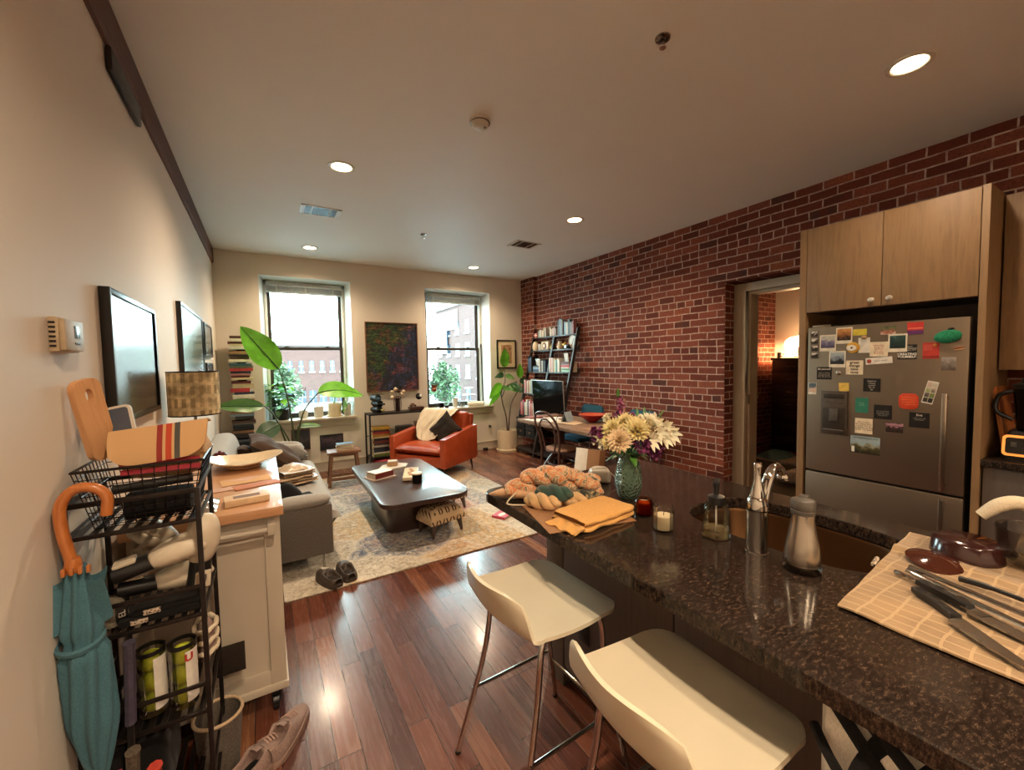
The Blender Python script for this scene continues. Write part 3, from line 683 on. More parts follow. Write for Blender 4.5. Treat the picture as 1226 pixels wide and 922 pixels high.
t = plate('yellowlabel', 'magnet', 'yellow rectangular magnet near the top edge of the door', 'magnet', cm('c9b53a')); words(t, 'HELLO\nSUNSHINE', .014, '6a5a1c') if 0 else None
t = plate('redpurple', 'magnet', 'red and purple card magnet near the top edge of the door', 'magnet', cm('c2332a'), cm('5c2a5e'), (0, 0, 0, .66)); 
b = MB(); b.box(-.0023, -.036, -.004, -.0018, .036, .004); b.out('stripe', cm('e0705c'), t)
t = plate('redtext', 'card', 'cream card with small red lettering left of the dark teal photo', 'card', CR); words(t, 'when you\nlet go of\nall fears\nyou can\nfind love', .015, 'a34a3a')
t = plate('note', 'note_paper', 'small white note held by a tan clip', 'note', Wt); b = MB(); b.ball((-.008, .0, .055), (.008, .016, .014)); b.out('clip', M['terracotta_tan'], t)
t = thing('eye_magnet', 'round yellow magnet with a white eye', 'magnet', (FX-.0006, 1.255, 1.593), group=GR)
MB().lathe([(.0, .0), (.037, 0), (.039, .004), (.036, .01), (.0, .012)], 28, M=Matrix.Rotation(R(-90), 4, 'Y')).out('disc', cm('c99a35'), t)
MB().lathe([(.0, .0115), (.026, .0112), (.024, .014), (.0, .015)], 28, M=Tm(0, .006, -.002) @ Matrix.Rotation(R(-90), 4, 'Y'), sx=.8, sy=1.15).out('eye', Wt, t)
MB().ball((-.0155, .004, -.001), (.003, .007, .006)).out('pupil', M['brown_fabric'], t)
plate('faces', 'photo', 'small reddish photo magnet between yellow label and red-purple card', 'photo', picmat('pic_face', [(.2, 'c9b8a8'), (.45, '9a5a48'), (.6, '5f6a48'), (.8, '3d4434')], 45, 5))
t = plate('strawb', 'bookmark', 'white strip magnet with a strawberry at one end', 'magnet', Wt, tilt=-5); b = MB(); b.ball((-.002, .052, 0), (.002, .013, .014)); b.out('strawberry', cm('a2402c'), t); words(t, 'berry sweet', .014, '6b6257', dy=-.01)
t = plate('great', 'card', 'cream card reading great things take time', 'card', CR); words(t, 'great\nthings\ntake\ntime', .026, '1f1a18', bold=.0006)
t = plate('beyou', 'card', 'black card headed Be yourself with lines of pale text', 'card', K); words(t, 'Be yourself', .018, 'c8bfb0', dz=.031, bold=.0004); words(t, 'there is nothing\nelse that you can\nbe better at than\nbeing who you are', .0108, 'a89f90', dz=-.012)
t = thing('button_magnet', 'tiny round silver magnet beneath the lowest instant photo', 'magnet', (FX-.0006, 1.337, 1.413), group=GR); MB().ball((-.006, 0, 0), (.007, .018, .018)).out('dome', M['chrome'], t)
t = plate('creating', 'card', 'black card reading CREATING YOURSELF in white capitals', 'card', K); words(t, 'LIFE ISN\'T\nABOUT FINDING\nYOURSELF, IT\'S', .0125, 'c8bfb0', dz=.022); words(t, 'CREATING\nYOURSELF.', .0195, 'e8e2d6', dz=-.023, bold=.0006)
t = plate('redsq', 'card', 'red square card with a small orange circle in its upper corner', 'card', cm('b53427'), cm('8c231c'), (0, 0, .04, .82)); b = MB(); b.ball((-.002, -.018, .034), (.002, .01, .01)); b.out('circle', cm('d98a3c'), t)
b = MB(); [b.box(-.0022, -.006, .034-k*.01, -.0014, .033, .0365-k*.01) for k in range(4)]; b.out('printed_lines', cm('d9776a'), t)
t = thing('plush_magnet', 'bright green fuzzy avocado-like magnet with dark stalk', 'magnet', (FX-.001, .779, 1.641), rot=(R(-10), 0, 0), group=GR)
fabric('green_fuzz', '1f6a4a', '2f8a62', 120); MB().ball((-.018, 0, 0), (.02, .062, .04), n=20, m=12).out('body', M['green_fuzz'], t); b = MB(); b.ball((-.015, -.02, .043), (.008, .016, .008)); b.out('stalk', K, t)
t = thing('hotdog_magnet', 'little brown sausage-shaped magnet near the handle side', 'magnet', (FX-.0006, .733, 1.567), rot=(R(-12), 0, 0), group=GR); MB().ball((-.006, 0, .004), (.006, .025, .007)).out('sausage', cm('8a4a2c'), t); MB().ball((-.005, 0, -.006), (.006, .022, .007)).out('bun', cm('a8825c'), t)
plate('grayphoto', 'photo', 'faded grey-brown photo magnet beneath the green fuzzy magnet', 'photo', picmat('pic_gray', [(.2, '4c4038'), (.5, '7a7068'), (.7, '98908a')], 40, 6))
t = plate('tiltstrip', 'photo_strip', 'tilted white photo booth strip with green and grey pictures', 'photo strip', Wt, tilt=12)
for k in range(4):
    for j in range(2):
        b = MB(); b.box(-.0021, -.023+j*.0235, -.064+k*.0325, -.0014, -.0015+j*.0235, -.0345+k*.0325); b.out('picture', picmat('booth%d' % (k % 2*2+j), [(.2, '3a3530'), (.5, '8a9a55'), (.8, 'b8b0a0')] if (k+j) % 2 else [(.2, '2a2522'), (.5, '7a7068'), (.8, 'c0a898')], 60, k*2+j), t)
t = plate('sticky', 'sticky_note', 'small yellow sticky note above the water dispenser', 'sticky note', cm('d6b350'), tilt=-3); b = MB(); [b.box(-.0022, -.018, .012-k*.012, -.0014, .018, .0135-k*.012) for k in range(2)]; b.out('writing', cm('8a7230'), t)
plate('beach', 'photo', 'small beach photo at the far left edge of the door', 'photo', Wt, picmat('pic_beach', [(.2, 'c9a88e'), (.5, 'c8b0a0'), (.62, '5d6a72'), (.85, '3d5a6a')], 20, 7), (.05, .05, .2, .02))
t = plate('tri', 'card', 'black card with centred white lines forming a wedge', 'card', K); [text(s, .0125, 'lettering', cm('c8bfb0'), t, (-.0018, 0, .028-k*.015), RT) for k, s in enumerate(('happiness', 'is being', 'grateful', 'for all', 'life'))]
t = plate('greencard', 'card', 'small green card left of the black cards', 'card', cm('25715a')); words(t, 'keep\ngoing', .014, '7fb09c', dz=.01)
t = plate('black2', 'card', 'black card with faint lines between green card and orange oval', 'card', K); words(t, 'do more things\nthat make you\nforget to check\nyour phone', .011, '8a8278', dz=-.008)
t = plate('orange', 'magnet', 'bright orange rounded rectangular magnet', 'magnet', cm('c23a16'), th=.004, rr=.03); b = MB(); [b.box(-.0047, -.035, -.022+k*.015, -.0038, .035, -.018+k*.015) for k in range(4)]; b.out('ridges', cm('dc6a30'), t)
t = plate('black3', 'card', 'black card nearest the door handle with white heading', 'card', K); words(t, 'live', .022, 'd8d0c4', dz=.033, bold=.0003); words(t, 'a life you will\nremember', .0115, '9a9288', dz=.008)
t = plate('cream', 'card', 'cream card with brown hand lettering above the mountain card', 'card', CR); words(t, 'YES IT WILL\nBE HARD BUT\nI WILL DO IT\nNO ROAD IS TOO\nLONG TO TAKE', .0145, '5a4a38')
plate('flowers', 'photo', 'small dark photo with pink flowers', 'photo', picmat('pic_flow', [(.3, '1f1512'), (.5, '3a2824'), (.62, 'b0808c'), (.8, '5a4440')], 50, 8))
t = plate('mountain', 'postcard', 'pale blue postcard with a mountain, lowest on the door', 'postcard', cm('8f9ea2'), picmat('pic_mount', [(.1, '241f14'), (.38, '4a4424'), (.5, '8a8a78'), (.6, '8fa0a4')], 28, 9), (.0, .0, .0, .28)); text('HAPPY MOUNTAINS AND TRAILS', .0095, 'lettering', cm('2a2a2c'), t, (-.0022, 0, .048), RT); b = MB(); b.box(-.003, .058, -.055, -.0022, .076, -.015); b.out('label_patch', Wt, t)

# ---------------------------------------------------------------- bar stools
def stool(label, x, y, rz):
    """seat front towards +X"""
    t = thing('bar_stool', label, 'bar stool', (x, y, 0), rz, 'white shell bar stools at the island')
    th = .012
    def f(u, v):
        # u: along the profile from front edge over the seat and up the low back; v: across
        s = u*.58; w = .22+.012*math.sin(PI*min(1, u*1.3)); c = 2*v-1
        if s < .36: X = .20-s; Z = .645-.012*math.sin(PI*s/.36)+.018*c*c*min(1, s/.1)
        else:
            k = (s-.36)/.22; a = k*R(74); rr = .10
            X = .20-.36-rr*math.sin(min(a, R(66)))-max(0, k-.8)*.04; Z = .645+rr*(1-math.cos(min(a, R(66))))+max(0, k-.5)*.17+.018*c*c
        if s < .03: Z -= (.03-s)**2*9
        # rounded outline
        wd = w*(1-.18*max(0, (u-.72)/.28)**2.2)
        if s < .07: wd *= 1-.22*(1-s/.07)**2.2
        X += .05*c*c*max(0, (u-.55)/.45)*1.0     # back wraps forward at the sides
        lift = max(0, (u-.5)/.5)*.0
        Z -= .035*abs(c)**3.5*max(0, (u-.62)/.38)   # corners of the back lower
        return (X, c*wd, Z+lift)
    b = MB(); b.sheet(f, 36, 20, th); o = b.out('seat_shell', M['stool_plastic'], t, sharp=60)
    tops = {(1, 1): (.13, .15), (1, -1): (.13, -.15), (-1, 1): (-.10, .15), (-1, -1): (-.10, -.15)}
    feet = {(1, 1): (.235, .215), (1, -1): (.235, -.215), (-1, 1): (-.255, .215), (-1, -1): (-.255, -.215)}
    for k in tops:
        a, c = tops[k], feet[k]
        p = bez([(a[0]*.55, a[1], .622), (a[0]*.85, a[1], .617), (a[0]+.02*k[0], a[1]+.012*k[1], .585), (a[0]+(c[0]-a[0])*.35, a[1]+(c[1]-a[1])*.35, .38), (c[0], c[1], .006)], 6)
        lg = MB().tube(p, .0105, 12).out('leg', M['chrome'], t)
        MB().cyl((c[0], c[1], 0), (c[0], c[1], .012), .012, .011, 12).out('foot_cap', M['black_plastic'], lg)
    def at(k, z): a, c = tops[k], feet[k]; q = (.585-z)/.585; x0, y0 = a[0]+.02*k[0], a[1]+.012*k[1]; return (x0+(c[0]-x0)*q, y0+(c[1]-y0)*q, z)
    for a, c, z in (((1, 1), (1, -1), .20), ((-1, 1), (1, 1), .25), ((-1, -1), (1, -1), .25)):
        MB().cyl(at(a, z), at(c, z), .007, n=10).out('rung', M['chrome'], t)
    b = MB(); b.box(-.09, -.16, .615, .10, .16, .625, .003); b.out('seat_bracket', M['dark_chrome'], t)
    return t
s1 = stool('white shell bar stool with chrome legs, fully in view, by the island end', .855, 1.235, R(2))
s2 = dup(s1, (.888, .655, 0), R(-3), label='white shell bar stool cut off by the bottom edge of the photo')
# ---------------------------------------------------------------- rug
b = MB(); b.prism(rrect(0, 0, 2.42, 3.05, .01, 1), 0, .011, b=.004)
o = b.out('rug', M['rug_pile']); put(o, (.055, 2.975, .0005)); tag(o, 'large faded patterned cream rug under the coffee table', 'rug')
RZ = .012

# ---------------------------------------------------------------- coffee table
t = thing('coffee_table', 'low dark wood coffee table with rounded top and solid base', 'coffee table', (1.17, 4.08, RZ), R(-1))
MB().prism(rrect(-.39, -.80, .39, .80, .13, 8), .345, .388, b=.01).out('tabletop', M['dark_table_wood'], t)
MB().prism(rrect(-.26, -.42, .26, .42, .09, 8), 0, .345, b=.003).out('base', M['dark_table_wood'], t)
TZ = RZ+.388

# ---------------------------------------------------------------- ottomans
def ottoman_fabric():
    t = NT('leaf_fabric'); v = t.mapping(t.coord(), rot=(0,0,.0)); sx = t.node('ShaderNodeSeparateXYZ', i_Vector=v)
    X = t.math('MULTIPLY', sx.outputs[0], 14.); Y = t.math('MULTIPLY', t.math('ADD', sx.outputs[1], t.math('MULTIPLY', sx.outputs[2], -.8)), 17.)
    fx = t.math('SUBTRACT', t.math('FRACT', X), .5); ax = t.math('ABSOLUTE', fx)
    fy = t.math('FRACT', t.math('SUBTRACT', Y, t.math('MULTIPLY', ax, 1.6)))
    d = t.math('ADD', t.math('MULTIPLY', t.math('ABSOLUTE', t.math('SUBTRACT', ax, .25)), 2.6), t.math('MULTIPLY', t.math('ABSOLUTE', t.math('SUBTRACT', fy, .5)), 2.0))
    t.set(color=t.ramp(d, [(.50, '47301f'), (.60, 'cbb08c')]), rough=.9); M['leaf_fabric'] = t.m
ottoman_fabric()
def ottoman(label, x, y, rz):
    t = thing('footstool', label, 'footstool', (x, y, RZ), rz, 'leaf-patterned footstools')
    w, d = .36, .27
    def top(u, v):
        a, c = 2*u-1, 2*v-1; k = max(0, (1-abs(a)**5)*(1-abs(c)**5)); return (a*w/2, c*d/2, .155+.085*k**.45+.015*(1-a*a)*(1-c*c))
    b = MB(); b.sheet(top, 18, 14); b.box(-w/2, -d/2, .115, w/2, d/2, .158, .012); b.out('cushion', M['leaf_fabric'], t)
    for sx in (-1, 1):
        for sy in (-1, 1):
            b = MB(); q = .135; b.rings([[((q+o_)*sx+r_*c1, (.095+o_)*sy+r_*s1, z) for c1, s1 in [(math.cos(2*PI*k/10), math.sin(2*PI*k/10)) for k in range(10)]] for z, r_, o_ in ((.12, .026, 0), (.10, .027, 0), (.06, .02, .008), (.0, .012, .016))]); b.out('leg', M['dark_table_wood'], t)
    return t
oa = ottoman('leaf-patterned footstool in front of the coffee table corner', 1.33, 3.50, R(12))
dup(oa, (1.60, 4.02, RZ), R(8), label='leaf-patterned footstool half hidden under the coffee table side')

# ---------------------------------------------------------------- things on the coffee table
def book_mesh(name, w, d, h, c, pages='book_pages', round_=.0):
    """book lying flat: spine along -Y side; w along X, d along Y, h thick"""
    b = MB(); e = .003
    b.mi = 1; b.box(-w/2+e, -d/2+.004, .0018, w/2-e, d/2-e, h-.0018)
    b.mi = 0; b.box(-w/2, -d/2, 0, w/2, d/2, .002); b.box(-w/2, -d/2, h-.002, w/2, d/2, h); b.box(-w/2, -d/2-.0005, .0, w/2, -d/2+.004, h, .0008)
    return b.out(name, [cm(c) if not c in M else M[c], M[pages]])
def book(label, w, d, h, c, loc_, rz=0, group=None, rot=None, name='book'):
    o = book_mesh(name, w, d, h, c); put(o, loc_, rz, rot); return tag(o, label, 'book', group)
G = 'books on the coffee table'
book('thin pale book, lowest of the two books on the coffee table', .25, .20, .012, 'b8a59a', (.965, 4.20, TZ), R(15), G)
book('thick dark red book with pale top on the coffee table', .21, .155, .052, '6a241f', (.965, 4.20, TZ+.0122), R(22), G)
o = MB().box(-.10, -.075, 0, .10, .075, .002).out('leaflet', M['paper']); put(o, (.965, 4.20, TZ+.065), R(22)); tag(o, 'pale printed leaflet on top of the dark red book', 'leaflet')
t = thing('hexagonal_tray', 'white hexagonal marble tray at the far end of the coffee table', 'tray', (1.20, 4.55, TZ), R(10))
MB().prism([(.17*math.cos(R(60*k)), .13*math.sin(R(60*k))) for k in range(6)], 0, .014, b=.003).out('slab', M['white_ceramic'], t)
t = thing('ceramic_box', 'small tan ceramic box with grey lid on the hexagonal tray', 'box', (1.19, 4.57, TZ+.0145), R(-20))
MB().box(-.055, -.05, 0, .055, .05, .045, .008).out('body', M['terracotta_tan'], t); MB().box(-.05, -.045, .045, .05, .045, .055, .006).out('lid', M['white_ceramic'], t)
t = thing('decorative_tray', 'long cream tray with carved figures on the coffee table', 'tray', (1.235, 4.05, TZ), R(70))
b = MB(); b.prism(rrect(-.20, -.07, .20, .07, .012, 3), .012, .045, b=.004); b.out('body', M['cream_ceramic'], t)
MB().box(-.19, -.06, 0, .19, .06, .012).out('foot', M['dark_table_wood'], t)
b = MB(); [b.ball((x, y, .048), (.028, .018, .012)) for x, y in ((-.10, .0), (-.03, .012), (.04, -.01), (.11, .008))]; b.out('figure', M['terracotta_tan'], t)
t = thing('coaster_stack', 'pair of small round tan coasters beside the hexagonal tray', 'coasters', (1.08, 4.42, TZ)); MB().lathe([(0, 0), (.05, 0), (.05, .014), (0, .014)]).out('coaster', M['pale_wood'], t)
t = thing('candle_jar', 'brown candle in a round glass near the coffee table edge', 'candle', (1.215, 3.79, TZ))
MB().lathe([(.0, .001), (.045, .001), (.047, .006), (.047, .095), (.044, .097), (.044, .012), (0, .012)], 28, cap=False).out('jar', M['smoke_glass'], t)
MB().lathe([(0, .013), (.043, .013), (.043, .07), (0, .07)], 24).out('wax', M['terracotta_tan'], t)
MB().lathe([(.048, .088), (.048, .1), (.0, .101)], 28).out('lid', M['pale_wood'], t)

# pink book on the rug
book('bright pink book lying alone on the rug', .15, .20, .022, 'b8394c', (1.99, 3.50, RZ), R(-62))
o = MB().prism([(.03*math.cos(a/12*PI), .05*math.sin(a/12*PI)) for a in range(24)], 0, .0006).out('bookplate', M['paper']); o.parent = bpy.data.objects[-1] if 0 else None
bk = [x for x in bpy.data.objects if x.get('label', '') == 'bright pink book lying alone on the rug'][0]; o.parent = bk; o.location = (.0, -.03, .0222)

# ---------------------------------------------------------------- sofa along the left wall
SXW = XL+.03
t = thing('sofa', 'long grey tufted sofa along the left wall', 'sofa', (0, 0, RZ))
def sofa_mb(): return MB()
y0, y1 = 3.28, 5.32
b = MB(); b.box(SXW, y0+.09, .13, .36, y1-.09, .30, .015); b.out('base', M['sofa_fabric'], t)
for i, (ya, yb) in enumerate(((y0, y0+.085), (y1-.085, y1))):
    b = MB(); b.box(SXW, ya, .12, .40, yb, .495, .015); a_ = b.out('arm', M['sofa_fabric'], t)
    # padded roll on top of the arm
    b = MB(); w = .86
    def f(u, v, ya=ya, yb=yb, sgn=1 if i == 0 else -1):
        a = 2*PI*v; x = SXW+.01+w*u; e = (1-abs(2*u-1)**8)**.5; dent = 1-.10*math.exp(-((u-.62)/.03)**2)-.10*math.exp(-((u-.3)/.03)**2)
        yc = (ya+yb)/2+sgn*.015; return (x, yc+.075*math.cos(a)*e*dent, .525+.05*math.sin(a)*e*dent)
    b.sheet(f, 40, 18); b.out('arm_pad', M['cushion_fabric'], a_)
def seat(u, v):
    x = SXW+.20+(.47-SXW-.20)*u; y = y0+.03+(y1-y0-.06)*v
    e = max(0, (1-abs(2*u-1)**6))**.5*max(0, (1-abs(2*v-1)**40))**.5
    tuft = sum(-.014*math.exp(-(((x-cx)/.10)**2+((y-cy)/.14)**2)) for cx in (.0, .25) for cy in [y0+.3+k*.36 for k in range(5)])
    return (x, y, .37+.085*e+tuft*e+.006*noise.noise(Vector((x*6, y*3, 0))))
b = MB(); b.sheet(seat, 26, 80)
b.sheet(lambda u, v: (SXW+.20+(.47-SXW-.20)*u, y0+.03+(y1-y0-.06)*v, .37-.085*max(0, (1-abs(2*u-1)**6))**.5*max(0, (1-abs(2*v-1)**40))**.5), 14, 20)
b.out('seat_cushion', M['cushion_fabric'], t)
b = MB(); rs = []; ys = [y0+.09+(y1-y0-.18)*k/70 for k in range(71)]
for k, y in enumerate(ys):
    e = min(1, min(k, 70-k)/2.5)**.5*.06+.94 if min(k, 70-k) < 3 else 1; r_ = []
    for q in range(28):
        a = 2*PI*q/28; cx_, cz_ = SXW+.135, .60; ca_, sa_ = math.cos(a), math.sin(a)
        px = .11*math.copysign(abs(ca_)**.55, ca_); pz = .245*math.copysign(abs(sa_)**.6, sa_)
        tf = sum(-.022*math.exp(-((pz-.02)/.08)**2-((y-(y0+.35+k_*.34))/.11)**2) for k_ in range(5)) if ca_ > .2 else 0
        r_.append((cx_+px*e+tf-(pz)*.16, y, cz_+pz*e+.006*noise.noise(Vector((a*2, y*5, 2)))))
    rs.append(r_)
b.rings(rs); b.out('backrest', M['cushion_fabric'], t, sharp=80)
for x in (.335, SXW+.06):
    for y in (y0+.06, y1-.06): MB().cyl((x, y, 0), (x, y, .13), .009, n=10).out('leg', M['chrome'], t)

def pillow(name, label, w, d, th, m, loc_, rot, seed=1, cat='pillow', **k):
    b = MB(); b.cushion(w, d, th, n=18, p=3.2, crease=.03, seed=seed, pinch=.10, **k); o = b.out(name, m); put(o, loc_, rot=rot); return tag(o, label, cat)
pillow('throw_pillow', 'large brown throw pillow leaning on the sofa, in front of the smaller one', .58, .46, .17, M['brown_fabric'], (.08, 4.72, .665), (R(8), R(38), R(8)), 1)
pillow('throw_pillow', 'dark brown throw pillow lying behind the large one on the sofa', .48, .42, .15, M['brown_fabric'], (-.14, 4.98, .62), (R(-15), R(20), R(30)), 4)
pillow('sofa_bolster', 'pale grey round-edged cushion at the far end of the sofa', .44, .22, .20, M['cushion_fabric'], (.16, 5.13, .60), (R(12), R(4), R(4)), 7, cat='cushion')
# folded blanket
def folded(name, label, cat, w, d, layers, lh, m, loc_, rz, group=None, seed=0, rag=.02, rot=None):
    t = thing(name, label, cat, loc_, rz, group, rot=rot); pr = random.Random(seed)
    b = MB()
    for k in range(layers):
        ox, oy = (pr.random()-.5)*rag, (pr.random()-.5)*rag; s = 1-k*.03
        def f(u, v, k=k, ox=ox, oy=oy, s=s):
            a = 2*PI*v; x = (u-.5)*w*s+ox; e = 1
            yy = math.copysign(abs(math.cos(a))**.4, math.cos(a)); zz = math.copysign(abs(math.sin(a))**.7, math.sin(a))
            wob = .006*noise.noise(Vector((x*14, yy*2, k+seed)))
            return (x+.005*noise.noise(Vector((yy*4, k*3, seed))), yy*d/2*s+oy+wob, lh*(k+.5)+zz*lh*.52+wob)
        b.sheet(f, 16, 20)
        pr.random()
    b.out('folds', m, t); return t
t = folded('folded_blanket', 'folded cream and brown patterned blanket on the sofa seat', 'blanket', .30, .30, 5, .025, picmat('blanket_print', [(.36, '5f4332'), (.45, '9a775c'), (.52, 'b8a184'), (.6, 'a48a6c'), (.72, 'bda88c')], 26, 0., .5), (.20, 4.22, .475), R(20), seed=5, rag=.04)
b = MB(); b.sheet(lambda u, v: ((u-.5)*.26, (v-.5)*.24, .125+.05*math.sin(PI*u)*math.sin(PI*v)+.012*noise.noise(Vector((u*9, v*9, 2)))), 14, 14, .004); b.out('crumpled_top', M['blanket_print'], t)
b = MB(); b.sheet(lambda u, v: ((u-.5)*.34, (v-.5)*.20, .004+.16*math.sin(PI*min(1, u*1.3))*math.sin(PI*v)**.8*(1-.3*u)+.012*noise.noise(Vector((u*5, v*5, 4)))), 14, 10, .006)
o = b.out('black_garment', M['black_fabric']); put(o, (.16, 3.66, .475), R(20)); tag(o, 'crumpled black garment on the sofa seat by the near arm', 'garment')

# stands on a narrow ledge table behind the cart
# ---------------------------------------------------------------- wooden stool with books
t = thing('wooden_stool', 'rustic brown wooden stool with three books on it, by the sofa end', 'stool', (.845, 5.62, RZ*0), R(-4))
w, d = .40, .26
b = MB(); b.box(-w/2, -d/2, .425, w/2, d/2, .452, .006); b.out('seat', M['stool_wood'], t)
for sx in (-1, 1):
    for sy in (-1, 1):
        MB().rings([[(sx*(.145+o_)+ax, sy*(.085+o2)+ay, z) for ax, ay in ((-.018, -.018), (.018, -.018), (.018, .018), (-.018, .018))] for z, o_, o2 in ((.425, 0, 0), (0.012, .04, .035))]).out('leg', M['stool_wood'], t)
for sy in (-1, 1): MB().box(-.165, sy*.112-.012, .09, .165, sy*.112+.012, .125, .003).out('stretcher', M['stool_wood'], t)
for sx in (-1, 1): MB().box(sx*.175-.012, -.10, .10, sx*.175+.012, .10, .13, .003).out('stretcher', M['stool_wood'], t)
for sy in (-1, 1): MB().box(-.14, sy*.088-.008, .385, .14, sy*.088+.008, .425, .002).out('apron', M['stool_wood'], t)
G = 'three books stacked on the wooden stool'; z = .454
for h, c, ds, a in ((.032, 'c8b08a', 'cream book at the bottom of the pile on the wooden stool', 4), (.028, 'b6a28a', 'pale book in the middle of the pile on the wooden stool', -6), (.022, '4a5f70', 'blue book topmost on the wooden stool', 8)):
    book(ds, .20, .145, h, c, (.86, 5.62, z), R(a+170), G); z += h+.0005

# low framed pictures leaning on the far wall
def framed(name, label, cat, w, h, fw_, th, fm, inner, loc_, rot, mat_=None, matw=0, group=None, gl=True):
    """frame standing in the XZ plane, centre at origin, facing -Y"""
    t = thing(name, label, cat, loc_, rot=rot, group=group)
    b = MB()
    for q in ((-w/2, -h/2, -w/2+fw_, h/2), (w/2-fw_, -h/2, w/2, h/2), (-w/2+fw_, -h/2, w/2-fw_, -h/2+fw_), (-w/2+fw_, h/2-fw_, w/2-fw_, h/2)): b.box(q[0], -th, q[1], q[2], 0, q[3], .002)
    b.out('frame', fm, t)
    a, c = w/2-fw_, h/2-fw_
    if mat_: MB().box(-a, -th*.45, -c, a, -.002, c).out('mount', mat_, t)
    MB().box(-a+matw, -th*.5, -c+matw, a-matw, -.003, c-matw).out('picture', inner, t)
    if gl: MB().box(-a, -th*.75, -c, a, -th*.70, c).out('glazing', M['print_glass'], t)
    return t
BF = simple('frame_black', '14110f', .3, var=.1)
framed('framed_photo', 'small dark framed photo on the wall below the left window, nearest the plant', 'picture', .235, .295, .014, .02, M['bentwood'], picmat('pic_low1', [(.2, '17161a'), (.4, '2a282c'), (.52, '4a3f3c'), (.6, '2a2a30'), (.85, '1c1e24')], 14, 11, 2.5), (.418, 6.478, .50), (R(0), 0, 0), gl=False)
framed('framed_photo', 'dark framed photo on the wall behind the wooden stool', 'picture', .315, .225, .015, .02, BF, picmat('pic_low2', [(.2, '18161c'), (.45, '2d2530'), (.6, '55424c'), (.8, '1f2026')], 18, 12, 3), (.818, 6.478, .425), (0, 0, 0), gl=False)

# ---------------------------------------------------------------- big painting between the windows
def painting():
    t = NT('garden_painting'); v = t.coord(); s = t.node('ShaderNodeSeparateXYZ', i_Vector=v)
    st = t.noise(t.mapping(v, sc=(1, 1, 2.6)), 24, 5, .8, .8); big = t.noise(t.mapping(v, loc=(3, 0, 1)), 3.2, 3, .6, .6); vert = t.noise(t.mapping(v, loc=(9, 0, 4), sc=(2.6, 1, .6)), 13, 4, .7)
    blue = t.ramp(vert, [(.38, '0a1220'), (.5, '15213a'), (.6, '26385e'), (.72, '4a5c80')])
    green = t.ramp(st, [(.38, '0d1610'), (.5, '22381f'), (.6, '486a2c'), (.7, '8a9a58')])
    k1 = t.math('ADD', t.math('MULTIPLY', s.outputs[2], .4), t.math('ADD', t.math('MULTIPLY', s.outputs[0], -.45), big))
    c = t.mix(t.ramp(k1, [(.44, (0,0,0)), (.56, (1,1,1))]), blue, green)
    b2 = t.noise(t.mapping(v, loc=(1.7, 0, 5.1), sc=(1, 1, 1.5)), 4.2, 3, .6, .8)
    rm = t.math('MULTIPLY', t.ramp(t.noise(t.mapping(v, loc=(2, 0, 8), sc=(1, 1, 3.)), 22, 5, .85, 1), [(.47, (0,0,0)), (.56, (1,1,1))]), t.ramp(b2, [(.47, (0,0,0)), (.58, (1,1,1))]))
    c = t.mix(t.math('MULTIPLY', rm, .9), c, t.ramp(st, [(.4, '541a14'), (.54, '9a4030'), (.68, 'bf8070')]))
    dk = t.ramp(t.noise(t.mapping(v, loc=(7, 0, 3), sc=(1, 1, 2)), 15, 4, .8), [(.42, (.85,.85,.85)), (.54, (0,0,0))])
    t.set(color=t.mix(dk, c, lin('0b1115')), rough=.5); t.bump(st, .4, .003); M['garden_painting'] = t.m
painting()
t = framed('large_painting', 'large dark green, red and blue abstract painting between the windows', 'painting', .81, 1.07, .012, .035, M['stool_wood'], M['garden_painting'], (1.745, 6.495, 1.655), (0, 0, 0), gl=False)
framed('framed_print', 'small black framed figure print on the wall right of the right window', 'picture', .405, .52, .024, .022, BF, picmat('pic_figure', [(.3, '6a3a26'), (.46, '8f5a3c'), (.52, 'b08a64'), (.8, 'bf9f74')], 14, 13, .3), (3.815, 6.497, 1.69), (0, 0, 0), M['pale_wood'], .07, gl=False)

# ---------------------------------------------------------------- armchair
AC = (2.06, 5.57); AR = R(-57.3+90-90)
u_ = Vector((-.54, .842, 0)); v_ = Vector((.842, .54, 0))   # u: along the front to the chair's right-hand arm (image left), v: towards its back
t = thing('armchair', 'orange leather armchair with cream throw over its back', 'armchair', (0, 0, 0))
# local frame: x = across the front (image left to right), y = towards the back
c0 = Vector((1.99, 5.01, 0))+u_*.475+v_*.41
t.location = c0; t.rotation_euler = (0, 0, math.atan2(-u_.y, -u_.x))
LW, LD = .475, .41; OL = M['orange_leather']
b = MB(); b.box(-LW+.08, -LD+.01, .155, LW-.08, LD-.02, .285, .012); b.out('seat_base', OL, t)
for s in (-1, 1):
    b = MB(); xa, xb = (s*LW, s*(LW-.09))
    pr_ = [(-LD, .15), (LD-.02, .15), (LD, .20), (LD, .63), (LD-.14, .625), (-LD, .535)]
    b.prism(pr_, min(xa, xb), max(xa, xb), b=.012, M=Matrix(((0,0,1,0),(1,0,0,0),(0,1,0,0),(0,0,0,1)))); b.out('arm', OL, t, sharp=50)
def ach(u, v):
    x = (2*u-1)*(LW-.092); y = -LD+.005+.64*v; e = max(0, (1-abs(2*u-1)**12))**.5*max(0, (1-abs(2*v-1)**8))**.5
    return (x, y, .36+.06*e+.025*math.sin(PI*u)*math.sin(PI*v)+.006*noise.noise(Vector((x*9, y*9, 1))))
b = MB(); b.sheet(ach, 30, 24); b.sheet(lambda u, v: ((2*u-1)*(LW-.092), -LD+.005+.64*v, .36-.07*max(0, (1-abs(2*u-1)**12))**.5*max(0, (1-abs(2*v-1)**8))**.5), 12, 10); b.out('seat_cushion', OL, t, sharp=70)
TB = Tm(0, LD-.10, .30, rx=R(-9))
